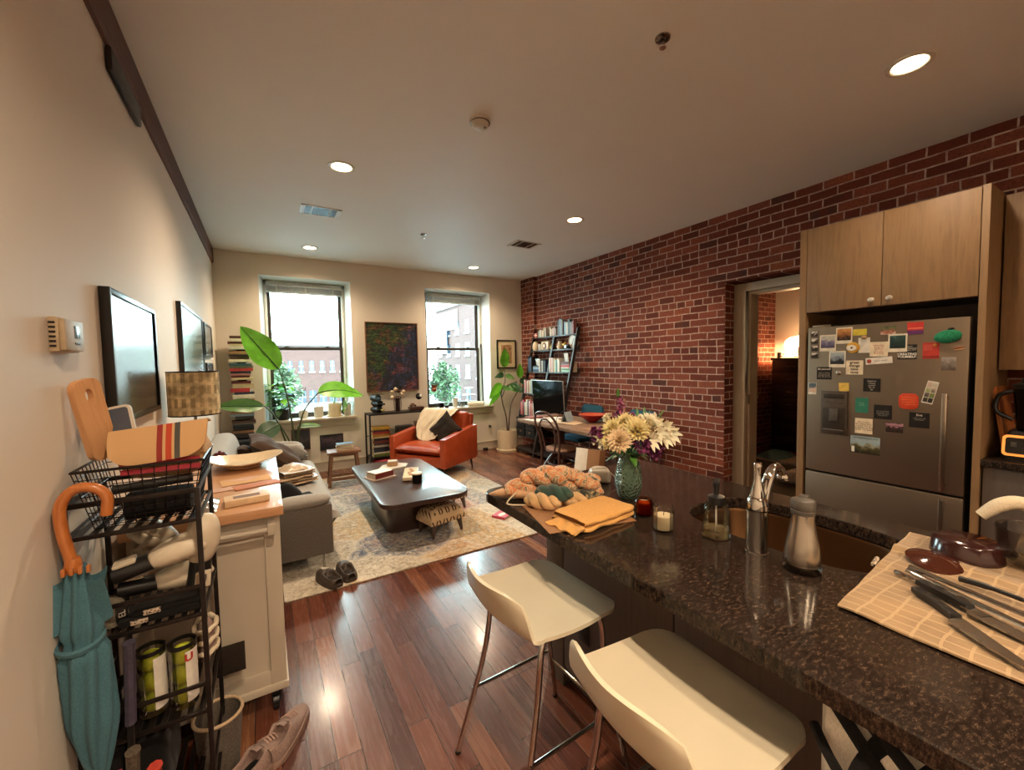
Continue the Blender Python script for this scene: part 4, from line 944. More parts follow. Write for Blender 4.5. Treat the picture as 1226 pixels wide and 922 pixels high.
b = MB(); b.box(-LW+.092, .0, -.14, LW-.092, .09, .50, .025, M=TB, seg=3); b.out('back_frame', OL, t)
b = MB(); b.box(-LW+.10, -.13, .10, LW-.10, .0, .52, .05, M=TB, seg=4); b.out('back_cushion', OL, t, sharp=60)
for sx in (-1, 1):
    for sy in (-1, 1): MB().cyl((sx*.40, sy*.33, .155), (sx*.415, sy*.345, 0), .018, .010, 12).out('leg', M['black_plastic'], t)
# throw over the back
def throw(u, v):
    x = -.36+.58*u
    if v < .2: k = v/.2; y = .40-.19*k; z = .80+.055*math.sin(k*PI*.75)
    else:
        k = (v-.2)/.8; y = .205-.29*k**.85-.035*math.sin(PI*u)*k; z = .842-.42*k*(1-.20*abs(2*u-.9)**2)
    x += (.45-u)*.26*max(0, v-.3)+.02*math.sin(v*7)
    f_ = math.sin(u*30+v*5+2*noise.noise(Vector((u*3, v*3, 0)))); a_ = .012*min(1, .3+v)
    return (x, y-a_*f_+.012*noise.noise(Vector((u*9, v*7, 2))), z+.006*f_)
b = MB(); b.sheet(throw, 90, 50, .006); o = b.out('cream_throw', M['cream_fabric'], sharp=80); tag(o, 'cream throw draped over the back of the orange armchair', 'throw blanket')
o.location = t.location; o.rotation_euler = t.rotation_euler; o.location.z = .012
def arel(x, y, z): return t.matrix_basis @ Vector((x, y, z))
pillow('throw_pillow', 'ribbed brown pillow at the left side of the orange armchair', .46, .36, .12, M['brown_fabric'], arel(-.22, .13, .565), (R(70), R(-14), t.rotation_euler.z+R(12)), 11)
pillow('throw_pillow', 'dark pillow standing on its corner by the armchair right arm', .40, .40, .13, M['dark_fabric'], arel(.19, .00, .60), (R(68), R(40), t.rotation_euler.z-R(12)), 12)

# ---------------------------------------------------------------- big potted fig by the right window
t = thing('potted_fig', 'tall thin-stemmed fig in a big white cylinder pot near the bookshelf', 'potted plant', (3.60, 6.14, 0))
MB().lathe([(.0, 0), (.19, 0), (.195, .01), (.195, .045), (.175, .048), (.175, .375), (.165, .378), (.16, .33), (.0, .33)], 40, cap=False).out('pot', M['cream_ceramic'], t, sharp=50)
MB().lathe([(0, .335), (.16, .332)], 24).out('soil', M['soil'], t)
st = [bez([(0, 0, .33), (-.02, 0, .6), (-.10, -.02, .85), (-.12, -.02, 1.05), (-.03, 0, 1.22), (-.04, 0, 1.45)], 6), bez([(.02, 0, .33), (.05, 0, .62), (.10, 0, .85), (.24, -.03, 1.08), (.27, -.02, 1.26)], 6), bez([(-.11, -.02, .95), (-.02, -.02, 1.12), (.12, .0, 1.18), (.22, 0, 1.2)], 6)]
for s in st: MB().tube(s, [.012-.006*i/len(s) for i in range(len(s))], 8).out('stem', M['stem_brown'], t)
lv = [((-.04, 0, 1.45), (.0, -.1, 1), .34, .19, -.0, 'leaf_bright'), ((-.10, 0, 1.18), (-.6, -.2, -.35), .36, .15, .2, 'leaf_bright'), ((-.05, 0, 1.3), (-.6, 0, .35), .22, .12, .6, 'leaf_dark'), ((-.12, 0, 1.05), (-.9, -.2, -.7), .34, .09, .1, 'leaf_bright'),
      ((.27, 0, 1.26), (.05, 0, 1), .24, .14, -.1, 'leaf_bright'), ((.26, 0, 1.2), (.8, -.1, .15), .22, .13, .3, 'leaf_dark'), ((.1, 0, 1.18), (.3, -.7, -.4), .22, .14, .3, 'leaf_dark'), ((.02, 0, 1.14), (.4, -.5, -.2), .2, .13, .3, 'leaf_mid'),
      ((-.1, 0, 1.1), (.4, -.5, .2), .17, .1, .5, 'leaf_mid'), ((.2, 0, 1.08), (.7, -.4, -.1), .18, .11, .3, 'leaf_dark'), ((-.03, 0, 1.3), (.5, -.3, .1), .18, .1, .4, 'leaf_mid')]
for p0, d_, L_, W_, dr, m in lv:
    b = MB(); leaf(b, p0, d_, L_, W_, dr, up=(0, -1, .3), wave=.1); b.out('leaf', M[m], t)

# ---------------------------------------------------------------- bird-of-paradise plant behind the sofa
t = thing('bird_of_paradise_plant', 'big plant with paddle leaves between sofa and left window', 'potted plant', (.30, 5.95, 0))
MB().lathe([(0, 0), (.13, 0), (.155, .26), (.15, .27), (.14, .24), (0, .24)], 28, cap=False).out('pot', M['black_plastic'], t); MB().lathe([(0, .245), (.14, .242)], 20).out('soil', M['soil'], t)
def paddle(stem, d, L_, W_, dr, m, roll=0, up=(0,-1,.2), split=False):
    s = MB().tube(bez(stem, 8), [.013-.006*i/(8*(len(stem)-1)+1) for i in range(8*(len(stem)-1)+1)], 8).out('stem', M['stem_green'], t)
    b = MB(); leaf(b, stem[-1], d, L_, W_, dr, up=up, roll=roll, fold=.12, nu=14, nv=6, tipw=.8, wave=.05); o = b.out('leaf', M[m], t)
    b = MB(); p0 = Vector(stem[-1]); dd = Vector(d).normalized(); b.tube([p0+dd*(L_*k/8)-Vector((0,0,1))*(dr*L_*(k/8)**2)+Vector((0,-.004,0)) for k in range(9)], [.007*(1-k/10) for k in range(9)], 6); b.out('midrib', M['leaf_dark'], o)
paddle([(0, 0, .24), (-.0, 0, .7), (-.05, -.02, 1.15), (-.125, -.04, 1.50)], (-.40, -.02, .56), .66, .34, .02, 'leaf_bright', up=(.25, -1, .1))
paddle([(.02, 0, .24), (.05, -.02, .6), (.13, -.04, .95), (.30, -.05, 1.18)], (1, -.05, .32), .60, .28, .42, 'leaf_bright', up=(-.1, -.8, .6))
paddle([(-.02, 0, .24), (-.10, 0, .62), (-.20, -.05, .92), (-.30, -.05, 1.05)], (-1, -.15, .12), .50, .20, .05, 'leaf_mid', up=(0, -.75, .6))
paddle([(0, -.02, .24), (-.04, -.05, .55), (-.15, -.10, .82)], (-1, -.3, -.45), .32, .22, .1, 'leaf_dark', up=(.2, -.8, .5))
paddle([(.02, 0, .24), (.03, .0, .5), (.06, .0, .76)], (1, -.1, .05), .28, .09, .1, 'leaf_mid', up=(0, -.6, .6))

# ---------------------------------------------------------------- console table behind the armchair
t = thing('console_table', 'thin black metal console table under the large painting', 'console table', (1.72, 6.26, 0))
b = MB(); b.box(-.44, -.15, .80, .46, .17, .822, .002); b.out('tabletop', M['black_metal'], t)
for sx in (-.43, .44):
    for sy in (-.14, .155): MB().box(sx-.011, sy-.011, 0, sx+.011, sy+.011, .80).out('leg', M['black_metal'], t)
b = MB(); b.box(-.43, -.14, .17, .45, .16, .182); b.out('lower_shelf', M['black_metal'], t)
b = MB(); b.box(-.43, .14, .46, .45, .15, .47); b.out('crossbar', M['black_metal'], t)
z = .183; pr = random.Random(5); G = 'books stacked on the console shelf'
cs = [('green', '5f6a2a', .035, .25), ('white', 'c8bfae', .02, .24), ('navy', '23283a', .03, .25), ('black', '1a1718', .028, .22), ('pale grey', 'a09a90', .022, .24), ('dark brown', '3a2318', .03, .22), ('maroon', '5a1f1c', .022, .24), ('black glossy', '100e10', .03, .23), ('cream', 'c2ae86', .018, .25), ('mustard', '9c7428', .03, .26), ('red', '8f2a28', .025, .25), ('dark maroon', '451815', .025, .22), ('golden yellow', 'b08a2a', .032, .26)]
prev = 'shelf'
for i, (cn, c, h, w) in enumerate(cs):
    h *= 1.25
    book('%s book in the pile under the console, %s' % (cn, 'at its bottom' if i == 0 else 'just above the %s one' % prev), w, .19, h, c, (1.455+(pr.random()-.5)*.015, 6.245, z), (pr.random()-.5)*.15, G); z += h+.0004; prev = cn
t = thing('red_floor_cushion', 'round dark red cushion on the floor under the console', 'cushion', (1.50, 6.24, 0)); b = MB(); b.lathe([(0, .0), (.14, .0), (.17, .03), (.17, .09), (.14, .135), (.02, .15), (0, .145)], 28); b.out('cover', M['pink_fabric'], t)
t = thing('black_case', 'small black case on the console shelf beside the books', 'case', (1.83, 6.25, .183)); MB().box(-.13, -.09, 0, .13, .09, .42, .02).out('shell', M['black_plastic'], t)
# wine rack with bottles
t = thing('wine_rack', 'black looped metal wine rack on the console', 'wine rack', (1.42, 6.22, .823), R(20))
b = MB()
for k in range(3):
    zc = .052+.088*k; xo = (.0, .012, -.02)[k]; b.tube([(xo+.047*math.cos(a), 0, zc+.047*math.sin(a)) for a in [2*PI*i/24 for i in range(24)]], .003, 6, loop=True)
    b.rings([[(xo+r_*math.cos(a), y, zc+r_*math.sin(a)) for a in [2*PI*i/24 for i in range(24)]] for r_, y in ((.046, -.07), (.046, .07), (.049, .07), (.049, -.07))], loop=True, cap=False)
b.box(.02, -.06, .275, .10, .06, .280, .001, M=None); b.out('rings', M['black_metal'], t)
def wine(label, loc_, rot, cap):
    t = thing('wine_bottle', label, 'wine bottle', loc_, rot=rot, group='wine bottles in the rack')
    MB().lathe([(0, 0), (.036, 0), (.0375, .01), (.0375, .18), (.03, .205), (.014, .225), (.013, .29), (0, .291)], 24).out('bottle', simple('bottle_dark', '0f100c', .12), t)
    MB().lathe([(.0142, .235), (.0145, .292), (0, .293)], 16).out('capsule', cm(cap), t)
rr_ = R(90); cz = math.cos(R(20)); 
for k, (capc, lb) in enumerate((('a08a30', 'dark wine bottle with gold capsule, lowest in the rack'), ('17120f', 'dark wine bottle with black capsule, above the gold-capped one'))):
    p = Matrix.Translation((1.42, 6.22, .823)) @ Matrix.Rotation(R(20), 4, 'Z') @ Vector(((.0, .012)[k], .12, .052+.088*k)); wine(lb, p, (R(90), 0, R(20)), capc)
# wire vase with dried flowers
t = thing('wire_vase', 'dark wire vase on the console holding dried cream flowers', 'vase', (1.735, 6.25, .823))
b = MB()
for k in range(9): r_ = .058-.018*math.sin(k/8*PI)*0-.014*(abs(k-4)/4)**2; b.tube([(r_*math.cos(a), r_*math.sin(a), .01+k*.027) for a in [2*PI*i/18 for i in range(18)]], .0028, 5, loop=True)
for k in range(8): a = PI*k/4; b.tube([((.058-.014*(abs(q-4)/4)**2)*math.cos(a), (.058-.014*(abs(q-4)/4)**2)*math.sin(a), .01+q*.027) for q in range(9)], .0025, 5)
b.out('wire_cage', M['bentwood'], t); MB().lathe([(0, .004), (.033, .004), (.036, .19)], 18, cap=False).out('inner_glass', M['smoke_glass'], t)
for k, (x, y, z, c) in enumerate(((-.08, 0, .30, 'cream_ceramic'), (-.03, -.01, .34, 'cream_ceramic'), (.05, 0, .36, 'bottle_dark'), (.09, 0, .30, 'cream_ceramic'), (.02, 0, .31, 'stem_brown'), (-.085, -.02, .22, 'cream_ceramic'), (.07, 0, .26, 'cream_ceramic'))):
    s = MB().tube([(0, 0, .03), (x*.4, y, .18), (x, y, z)], .002, 5).out('stem', M['stem_brown'], t)
    b = MB(); [b.ball((x+.014*math.cos(a*1.26), y+.008*math.sin(a*2), z+.012*math.sin(a*1.26)), .017, n=8, m=5) for a in range(5)]; b.out('bloom', M[c], s)
# skull-like globe and box
t = thing('wooden_box', 'dark wooden box on the console beside the vase', 'box', (2.02, 6.25, .823)); MB().box(-.11, -.06, 0, .11, .06, .055, .004).out('body', M['bentwood'], t)
t = thing('globe_ornament', 'small black and white globe on a clear stand on the wooden box', 'ornament', (2.07, 6.25, .879)); MB().ball((0, 0, .155), .05, n=20, m=12).out('globe', simple('globe_black', '0f0e10', .15), t); b = MB(); b.lathe([(.03, 0), (.03, .006), (.004, .012), (.004, .105)], 16); b.out('stand', M['clear_glass'], t); MB().ball((.016, -.036, .165), (.026, .018, .026), n=14, m=8).out('white_patch', M['white_ceramic'], t)  # raised white patch on the front of the black globe
t = thing('toy_car', 'small brown model car on the wooden box', 'ornament', (1.97, 6.24, .879)); b = MB(); b.box(-.05, -.02, .012, .05, .02, .035, .008); b.box(-.028, -.018, .035, .02, .018, .055, .008); b.out('body', M['stool_wood'], t)
for x in (-.03, .03): MB().cyl((x, -.022, .012), (x, .022, .012), .012, n=12).out('wheel', M['black_plastic'], t)
b = MB(); b.box(-.16, -.012, 0, .16, .012, .40, .004) if 0 else None
# ---------------------------------------------------------------- kitchen cart by the left wall
cx0, cx1, cy0, cy1 = XL+.02, .05, 2.02, 3.18
t = thing('kitchen_cart', 'cream painted kitchen cart with butcher block top and towel bar', 'kitchen cart', (-.22, 2.6, 0))
b = MB(); b.box(cx0, cy0-.02, .893, cx1, cy1+.02, .932, .004); loc(t, b, 'butcher_block_top', M['butcher_block'])
CP = M['white_paint']
b = MB(); b.box(cx0+.03, cy0+.03, .14, cx1-.03, cy1-.03, .893)
for xx in (cx0+.015, cx1-.075):
    for yy in (cy0+.015, cy1-.075): b.box(xx, yy, .13, xx+.06, yy+.06, .893, .003)
b.box(cx0+.07, cy0+.018, .81, cx1-.07, cy0+.03, .893); b.box(cx0+.07, cy0+.018, .13, cx1-.07, cy0+.03, .20, .002); b.box(cx0+.01, cy0+.005, .11, cx1-.008, cy1-.005, .14, .004)
loc(t, b, 'body', CP)
for yy in (2.10, 2.63):
    b = MB(); b.box(cx1-.03, yy, .16, cx1-.014, yy+.47, .86, .003); dd = loc(t, b, 'door', CP)
b = MB(); b.cyl((cx0+.04, cy0-.035, .845), (cx1-.05, cy0-.035, .845), .011, n=14)
for xx in (cx0+.06, cx1-.048): b.box(xx-.014, cy0-.05, .825, xx+.014, cy0+.02, .87, .003)
loc(t, b, 'towel_bar', CP)
for xx in (cx0+.06, cx1-.06):
    for yy in (cy0+.06, cy1-.06):
        b = MB(); b.cyl((xx-.012, yy, .035), (xx+.012, yy, .035), .035, n=18); b.box(xx-.018, yy-.01, .03, xx+.018, yy+.01, .112, .003); loc(t, b, 'caster', M['black_plastic'])
# on the cart
t = thing('platter', 'large wavy cream ceramic platter on the cart', 'platter', (-.12, 2.93, .934), R(-12))
def plt(u, v):
    a = 2*PI*v; r = u; R_ = .185*(1+.06*math.sin(3*a+1)); z = .012+.045*max(0, r-.45)**1.4*2.2+.018*max(0, r-.6)*math.sin(2*a+1.0)*2; return (r*R_*1.05*math.cos(a), r*R_*.92*math.sin(a), z)
b = MB(); b.sheet(plt, 14, 48, .006); b.lathe([(.0, .0), (.09, .0), (.10, .014), (0, .014)], 32); b.out('dish', M['cream_ceramic'], t, sharp=60)
t = thing('red_pot', 'small dark red lidded pot at the far edge of the cart', 'pot', (-.255, 3.155, .934)); MB().lathe([(0, 0), (.028, 0), (.042, .02), (.044, .038), (.036, .05), (0, .05)], 24).out('pot', simple('pot_red', '4e1218', .25), t); MB().lathe([(.037, .051), (.03, .06), (.008, .064), (.008, .072), (0, .073)], 20).out('lid', M['pot_red'], t)
EN = 'envelopes and cards lying on the cart'
def flat(name, label, cat, w, d, h, m, p, rz, group=None, extra=None):
    t = thing(name, label, cat, p, rz, group); MB().box(-w/2, -d/2, 0, w/2, d/2, h, min(.001, h/3)).out('body', m, t)
    if extra: extra(t)
    return t
def env(t): b = MB(); b.prism([(-.10, .06), (.10, .06), (0, -.02)], .0022, .0028); b.out('flap', simple('envelope_pink', 'c59a80', .7), t)
flat('envelope', 'large open tan envelope on the cart nearest the platter', 'envelope', .22, .14, .002, M['canvas'], (-.10, 2.56, .934), R(8), EN, env)
flat('envelope', 'narrow orange-edged envelope lying in front of the tan envelope', 'envelope', .20, .09, .003, simple('envelope_orange', 'b8724a', .7), (-.05, 2.43, .934), R(14), EN)
flat('envelope', 'small pinkish envelope with window at the left of the tan envelope', 'envelope', .13, .07, .002, simple('envelope_pink', 'c59a80', .7), (-.20, 2.42, .934), R(12), EN)
def bxl(t): b = MB(); b.box(-.05, -.022, .0255, .05, .022, .0262); b.out('label_window', M['mauve_knit'], t)
flat('flat_box', 'small flat cream box with a rectangular label near the cart edge', 'box', .165, .095, .026, simple('cream_card', 'd6b892', .6), (-.085, 2.15, .934), R(6), None, bxl)
t = thing('plastic_bag', 'crumpled clear plastic packet at the rack side of the cart', 'packet', (-.25, 2.16, .934)); b = MB(); b.sheet(lambda u, v: ((u-.5)*.12, (v-.5)*.22, .004+.03*math.sin(PI*u)*math.sin(PI*v)+.012*noise.noise(Vector((u*9, v*9, 8)))), 12, 14); b.out('film', M['clear_glass'], t)
# table lamp
def city_print():
    t = NT('city_print'); v = t.coord(); s = t.node('ShaderNodeSeparateXYZ', i_Vector=v)
    an = t.math('ARCTAN2', s.outputs[1], s.outputs[0]); c = t.node('ShaderNodeCombineXYZ'); t.l.new(t.math('MULTIPLY', an, .125), c.inputs[0]); t.l.new(s.outputs[2], c.inputs[1])
    bk = t.node('ShaderNodeTexBrick', i_Vector=c.outputs[0], i_Scale=1., i_Mortar_Size=.011, i_Brick_Width=.042, i_Row_Height=.072); bk.offset = 0
    bk.inputs['Color1'].default_value = lin('94835f'); bk.inputs['Color2'].default_value = lin('c8b48a'); bk.inputs['Mortar'].default_value = lin('e2d0a6')
    n = t.noise(c.outputs[0], 14, 3); t.set(color=t.mix(t.ramp(n, [(.4, (0,0,0)), (.6, (.6,.6,.6))]), bk.outputs[0], lin('5f553f')), rough=.8); M['city_print'] = t.m
city_print()
t = thing('table_lamp', 'table lamp with building-printed drum shade standing on the cart', 'lamp', (-.355, 3.06, .934))
MB().lathe([(0, 0), (.07, 0), (.072, .008), (.02, .016), (.008, .03), (.008, .33), (0, .33)], 24).out('stand', M['dark_chrome'], t)
s_ = MB().lathe([(.125, .32), (.125, .575), (.122, .575), (.122, .32)], 40, cap=False).out('lamp_shade', M['city_print'], t)
b = MB(); b.lathe([(.1265, .318), (.1265, .325), (.121, .325), (.121, .318), (.1265, .318)], 40, cap=False); b.lathe([(.1265, .57), (.1265, .577), (.121, .577), (.121, .57), (.1265, .57)], 40, cap=False); b.out('shade_trim', M['black_metal'], s_)

# ---------------------------------------------------------------- black metal rack beside the cart
RX0, RX1, RY0, RY1 = XL+.012, -.192, 1.60, 1.94
t = thing('metal_rack', 'narrow black metal shelf rack against the left wall', 'shelf rack', (-.34, 1.77, 0)); RM = M['rack_metal']
for x in (RX0, RX1):
    for y in (RY0, RY1):
        b = MB(); b.box(x-.007, y-.007, 0, x+.007, y+.007, 1.155, .002); loc(t, b, 'post', RM)
b = MB()
for y in (RY0, RY1): b.box(RX0, y-.005, 1.14, RX1, y+.005, 1.155, .002)
for x in (RX0, RX1): b.box(x-.005, RY0, 1.14, x+.005, RY1, 1.155, .002)
loc(t, b, 'top_rail', RM)
SH = (1.06, .755, .435, .12)
for z in SH:
    b = MB()
    for y in (RY0, RY1): b.box(RX0, y-.005, z-.012, RX1, y+.005, z, .001)
    for x in (RX0, RX1): b.box(x-.005, RY0, z-.012, x+.005, RY1, z, .001)
    for k in range(9): x = RX0+.02+(RX1-RX0-.04)*k/8; b.box(x-.008, RY0, z-.006, x+.008, RY1, z-.002)
    if z < 1:
        for y in (RY0,): b.box(RX0, y-.004, z+.078, RX1, y+.004, z+.09, .001)
        for x in (RX0, RX1): b.box(x-.004, RY0, z+.078, x+.004, RY1, z+.09, .001)
    loc(t, b, 'shelf', RM)

# wire basket
t = thing('wire_basket', 'black wire basket on top of the rack holding the canvas bag', 'basket', (-.325, 1.765, 1.062))
b = MB(); w0, d0, w1, d1, hh = .115, .12, .15, .145, .175
def rim(z):
    k = z/hh; w, d = w0+(w1-w0)*k, d0+(d1-d0)*k; return [(-w, -d, z), (w, -d, z), (w, d, z), (-w, d, z)]
for k in range(8): z = hh*k/7; b.tube(rim(z), .0042 if k == 7 else .0014, 6 if k == 7 else 4, loop=True)
for k in range(11):
    s = -1+2*k/10
    b.tube([(w1*s, -d1, hh), (w0*s, -d0, 0), (w0*s, d0, 0), (w1*s, d1, hh)], .0014, 4); b.tube([(-w1, d1*s, hh), (-w0, d0*s, 0), (w0, d0*s, 0), (w1, d1*s, hh)], .0014, 4)
b.out('wire_mesh', M['rack_metal'], t)
# canvas bag with stripes
def canvas_stripe():
    t = NT('striped_canvas'); v = t.coord(); s = t.node('ShaderNodeSeparateXYZ', i_Vector=v)
    stops = [(.0, 'c9a071'), (.485, 'c9a071'), (.4851, '8c2f28'), (.535, '8c2f28'), (.5351, 'c9a071'), (.555, 'b8452a')]
    x = t.math('ADD', t.math('MULTIPLY', s.outputs[0], 4.0), .5)
    c = t.ramp(x, [(0, 'c9a071'), (.47, '8e3029'), (.53, 'c9a071'), (.56, 'b5442a'), (.625, 'c9a071'), (.65, '4c4a45'), (.71, 'c9a071')], 'CONSTANT')
    t.set(color=c, rough=.9); t.bump(t.noise(v, 500, 2), .3, .001); M['striped_canvas'] = t.m
canvas_stripe()
t = thing('canvas_bag', 'cream canvas bag with red, orange and grey stripes in the wire basket', 'bag', (-.29, 1.73, 1.20), R(-3))
# flap over the basket front, body inside
def flap(u, v):
    x = (u-.5)*.25; c = 2*u-1; drop = .112*(1-.34*abs(c)**5)
    if v < .25: k = v/.25; return (x, .05-.065*k, .135+.012*math.sin(PI*k*.5)+.012*c)
    k = (v-.25)/.75; return (x*(1-.04*k*k*abs(c)**3), -.015-.022*math.sin(k*PI/2)-.012*k, .147-drop*k+.012*c)
b = MB(); b.sheet(flap, 24, 20, .005); b.out('flap', M['striped_canvas'], t)
b = MB(); b.cushion(.225, .16, .15, n=14, p=5, M=Tm(0, .06, .045)); b.out('body', M['canvas'], t)
b = MB()
for z in (.035, .06): b.box(-.10, -.0285, z-.16, .10, -.024, z-.142)
q = b.out('red_trim', M['pink_fabric'], t); q.location.z = .12
t = thing('camera_strap_case', 'black pouch lying in the wire basket', 'pouch', (-.31, 1.72, 1.066)); b = MB(); b.box(-.07, -.065, .0, .095, .03, .075, .012); b.out('pouch', M['black_fabric'], t)
t = thing('flashlight', 'black cylinder lying in the wire basket above the pouch', 'flashlight', (-.31, 1.665, 1.165)); b = MB(); b.cyl((-.09, .0, 0), (.10, .01, .01), .014, n=14); b.cyl((.0, .003, .004), (.012, .004, .005), .016, n=14); b.out('tube', M['black_plastic'], t)
t = thing('leaning_tablet', 'blue-grey tablet leaning in the basket behind the bag', 'tablet', (-.405, 1.80, 1.25), rot=(R(-12), R(-12), R(-10)))  # grey tablet with a slate screen
b = MB(); b.prism(rrect(-.05, -.0, .05, .16, .015), -.006, .006, b=.002, M=Matrix.Rotation(R(90), 4, 'X')); b.out('case', M['white_plastic'], t); b = MB(); b.prism(rrect(-.043, .008, .043, .152, .01), .0062, .0072, M=Matrix.Rotation(R(90), 4, 'X')); b.out('screen', simple('screen_slate', '4d5666', .15), t)
# paddle-shaped cutting board
t = thing('paddle_board', 'pale wooden board with a round hole leaning on the left wall', 'cutting board', (-.445, 1.80, 1.245), rot=(R(0), R(-13), R(62)))
bo = bmesh.new(); bo.free(); b = MB()
prof = rrect(-.045, 0, .045, .26, .03, 6); hole = [(.013*math.cos(a), .208+.022*math.sin(a)) for a in [2*PI*i/28 for i in range(28)]]
# outline with hole: matched rings
def ray_out(cx, cy, a, poly):
    best = None
    for i in range(len(poly)):
        (x1, y1), (x2, y2) = poly[i], poly[(i+1) % len(poly)]; ex, ey = x2-x1, y2-y1; dx, dy = math.cos(a), math.sin(a); den = dx*ey-dy*ex
        if abs(den) < 1e-12: continue
        tt = ((x1-cx)*ey-(y1-cy)*ex)/den; uu = ((x1-cx)*dy-(y1-cy)*dx)/den
        if tt > 0 and -1e-6 <= uu <= 1+1e-6 and (best is None or tt < best): best = tt
    return (cx+math.cos(a)*best, cy+math.sin(a)*best)
aa = sorted(set([math.atan2(y-.208, x) for x, y in prof]+[2*PI*i/28-PI for i in range(28)]))
Or = [ray_out(0, .208, a, prof) for a in aa]; Ir = [(.013*math.cos(a), .208+.022*math.sin(a)) for a in aa]
MM = Matrix.Rotation(R(90), 4, 'X')
b.rings([[(x, y, -.009) for x, y in Ir], [(x, y, -.009) for x, y in Or], [(x, y, .009) for x, y in Or], [(x, y, .009) for x, y in Ir]], cap=False, loop=True, M=MM); b.out('board', M['light_wood'], t)

# umbrella hanging from the rack corner
t = thing('umbrella', 'folded teal umbrella with curved wooden handle hanging on the rack', 'umbrella', (-.445, 1.545, 0))
MB().tube(bez([(-.012, -.01, 1.00), (-.028, -.01, 1.10), (-.030, -.005, 1.165), (-.005, 0, 1.205), (.035, .0, 1.205), (.060, .0, 1.175), (.057, .0, 1.125)], 7), .0135, 14).out('handle', M['orange_wood'], t)
MB().lathe([(.0, -.02), (.015, -.02), (.019, 0), (.015, .02), (0, .02)], 14, c=(-.012, -.01, 1.005)).out('collar', M['orange_wood'], t)
def canopy(u, v):
    z = 1.0-.62*u; a = 2*PI*v; cxx = -.012+.02*u
    r = .020+.028*min(1, u*2.6) if u < .33 else .048
    if u > .7: r = .048*(1-.72*((u-.7)/.3)**1.3)
    if .28 < u < .40: r *= 1-.28*math.exp(-((u-.34)/.035)**2)
    r *= 1+.13*math.sin(8*a+u*9)+.04*math.sin(5*a+2)
    x = cxx+r*math.cos(a); return (max(x, -.052), r*math.sin(a)*1.0, z)
b = MB(); b.sheet(canopy, 40, 64); b.out('canopy', M['teal_fabric'], t, sharp=70)
b = MB()
for k in range(4):
    a = 1.2*k-.5; b.sheet(lambda u, v, a=a: (-.012+(.02+.05*u)*math.cos(a+.5*v), (.02+.045*u)*math.sin(a+.5*v)-.005, .97-.13*v-.05*u*(1-u)), 6, 8, .0012)
b.out('canopy_flap', M['teal_fabric'], t)
b = MB(); b.tube([(-.012+.046*math.cos(a), .046*math.sin(a), .79+.012*math.sin(a)) for a in [2*PI*i/20 for i in range(20)]], .006, 6, loop=True, flat=1.8); b.out('tie_band', M['teal_fabric'], t)
b = MB(); [b.box(-.03+.016*k, -.035, .985, -.022+.016*k, -.022, 1.005, .002) for k in range(4)]; b.out('rib_tips', M['orange_wood'], t)

# boxing gloves etc on the middle shelf
SZ = .757
def glove(label, p, rot, group='boxing gloves on the rack'):
    t = thing('boxing_glove', label, 'boxing glove', p, rot=rot, group=group)
    b = MB(); ps = [(-.0, 0, 0), (.03, 0, .004), (.065, 0, .008), (.10, 0, .008), (.125, -.003, -.004), (.135, -.004, -.016)]; b.tube(bez(ps, 5), [.030+.018*math.sin(PI*min(1, i/25*1.05))**.8 if i < 25 else .012 for i in range(26)], 20, flat=.85); b.out('fist', M['white_leather'], t, sharp=80)
    b = MB(); b.tube(bez([(.015, .026, .002), (.05, .046, .006), (.085, .042, .008), (.10, .03, .006)], 5), [.013, .015, .017, .018, .018, .018, .018, .018, .018, .018, .017, .016, .015, .012, .008, .005], 12); b.out('thumb', M['white_leather'], t, sharp=80)
    b = MB(); b.tube([(-.09, 0, 0), (-.05, 0, 0), (-.01, 0, 0), (.01, 0, 0)], [.036, .033, .031, .032], 20, flat=.8); b.out('cuff', M['black_leather'], t, sharp=80)
    b = MB(); b.tube([(-.08, 0, .001), (-.035, 0, .001)], [.0365, .034], 20, flat=.8, cap=False) if 0 else b.box(-.085, -.024, .024, -.03, .02, .034, .006); b.out('cuff_patch', M['white_leather'], t)
    return t
g1 = glove('white boxing glove lying flat with black cuff, uppermost in front on the rack', (-.325, 1.68, SZ+.165), (R(10), R(-12), R(2)))
dup(g1, (-.205, 1.70, SZ+.13), label='white boxing glove standing upright with fist up at the rack edge', rot=(R(90), R(-84), R(20)))
dup(g1, (-.33, 1.74, SZ+.07), label='white boxing glove with black cuff at the bottom of the glove pile', rot=(R(-10), R(4), R(8)))
dup(g1, (-.30, 1.85, SZ+.16), label='white boxing glove half hidden at the back of the glove pile', rot=(R(0), R(-20), R(150)))
t = thing('hand_wraps', 'rolled black straps with checkered tags on the rack shelf', 'straps', (-.30, 1.66, SZ)); b = MB(); b.box(-.10, -.045, 0, .10, .05, .022, .008); b.box(-.07, -.04, .022, .095, .04, .04, .008); b.out('strap', M['black_fabric'], t)
def chk():
    t = NT('checker_tag'); v = t.coord(); c = t.node('ShaderNodeTexVoronoi', i_Vector=v, i_Scale=160.); t.set(color=t.ramp(c.outputs['Distance'], [(.3, '1c1714'), (.5, 'b5a28e')]), rough=.7); M['checker_tag'] = t.m
chk()
for x, z in ((-.05, .004), (-.02, .026)): b = MB(); b.box(x-.02, -.048, z, x+.02, -.0405 if z > .01 else -.0445, z+.014, .001); b.out('tag', M['checker_tag'], t)
t = thing('hand_wrap_roll', 'rolled grey and red wrap with a black and white label on the rack', 'rolled wrap', (-.425, 1.67, SZ+.037), rot=(R(90), 0, R(20)))
simple('wrap_grey', '6b6252', .8, var=.35, scale=60); MB().lathe([(.0, -.035), (.036, -.035), (.038, 0), (.036, .035), (0, .035)], 24).out('roll', M['wrap_grey'], t)
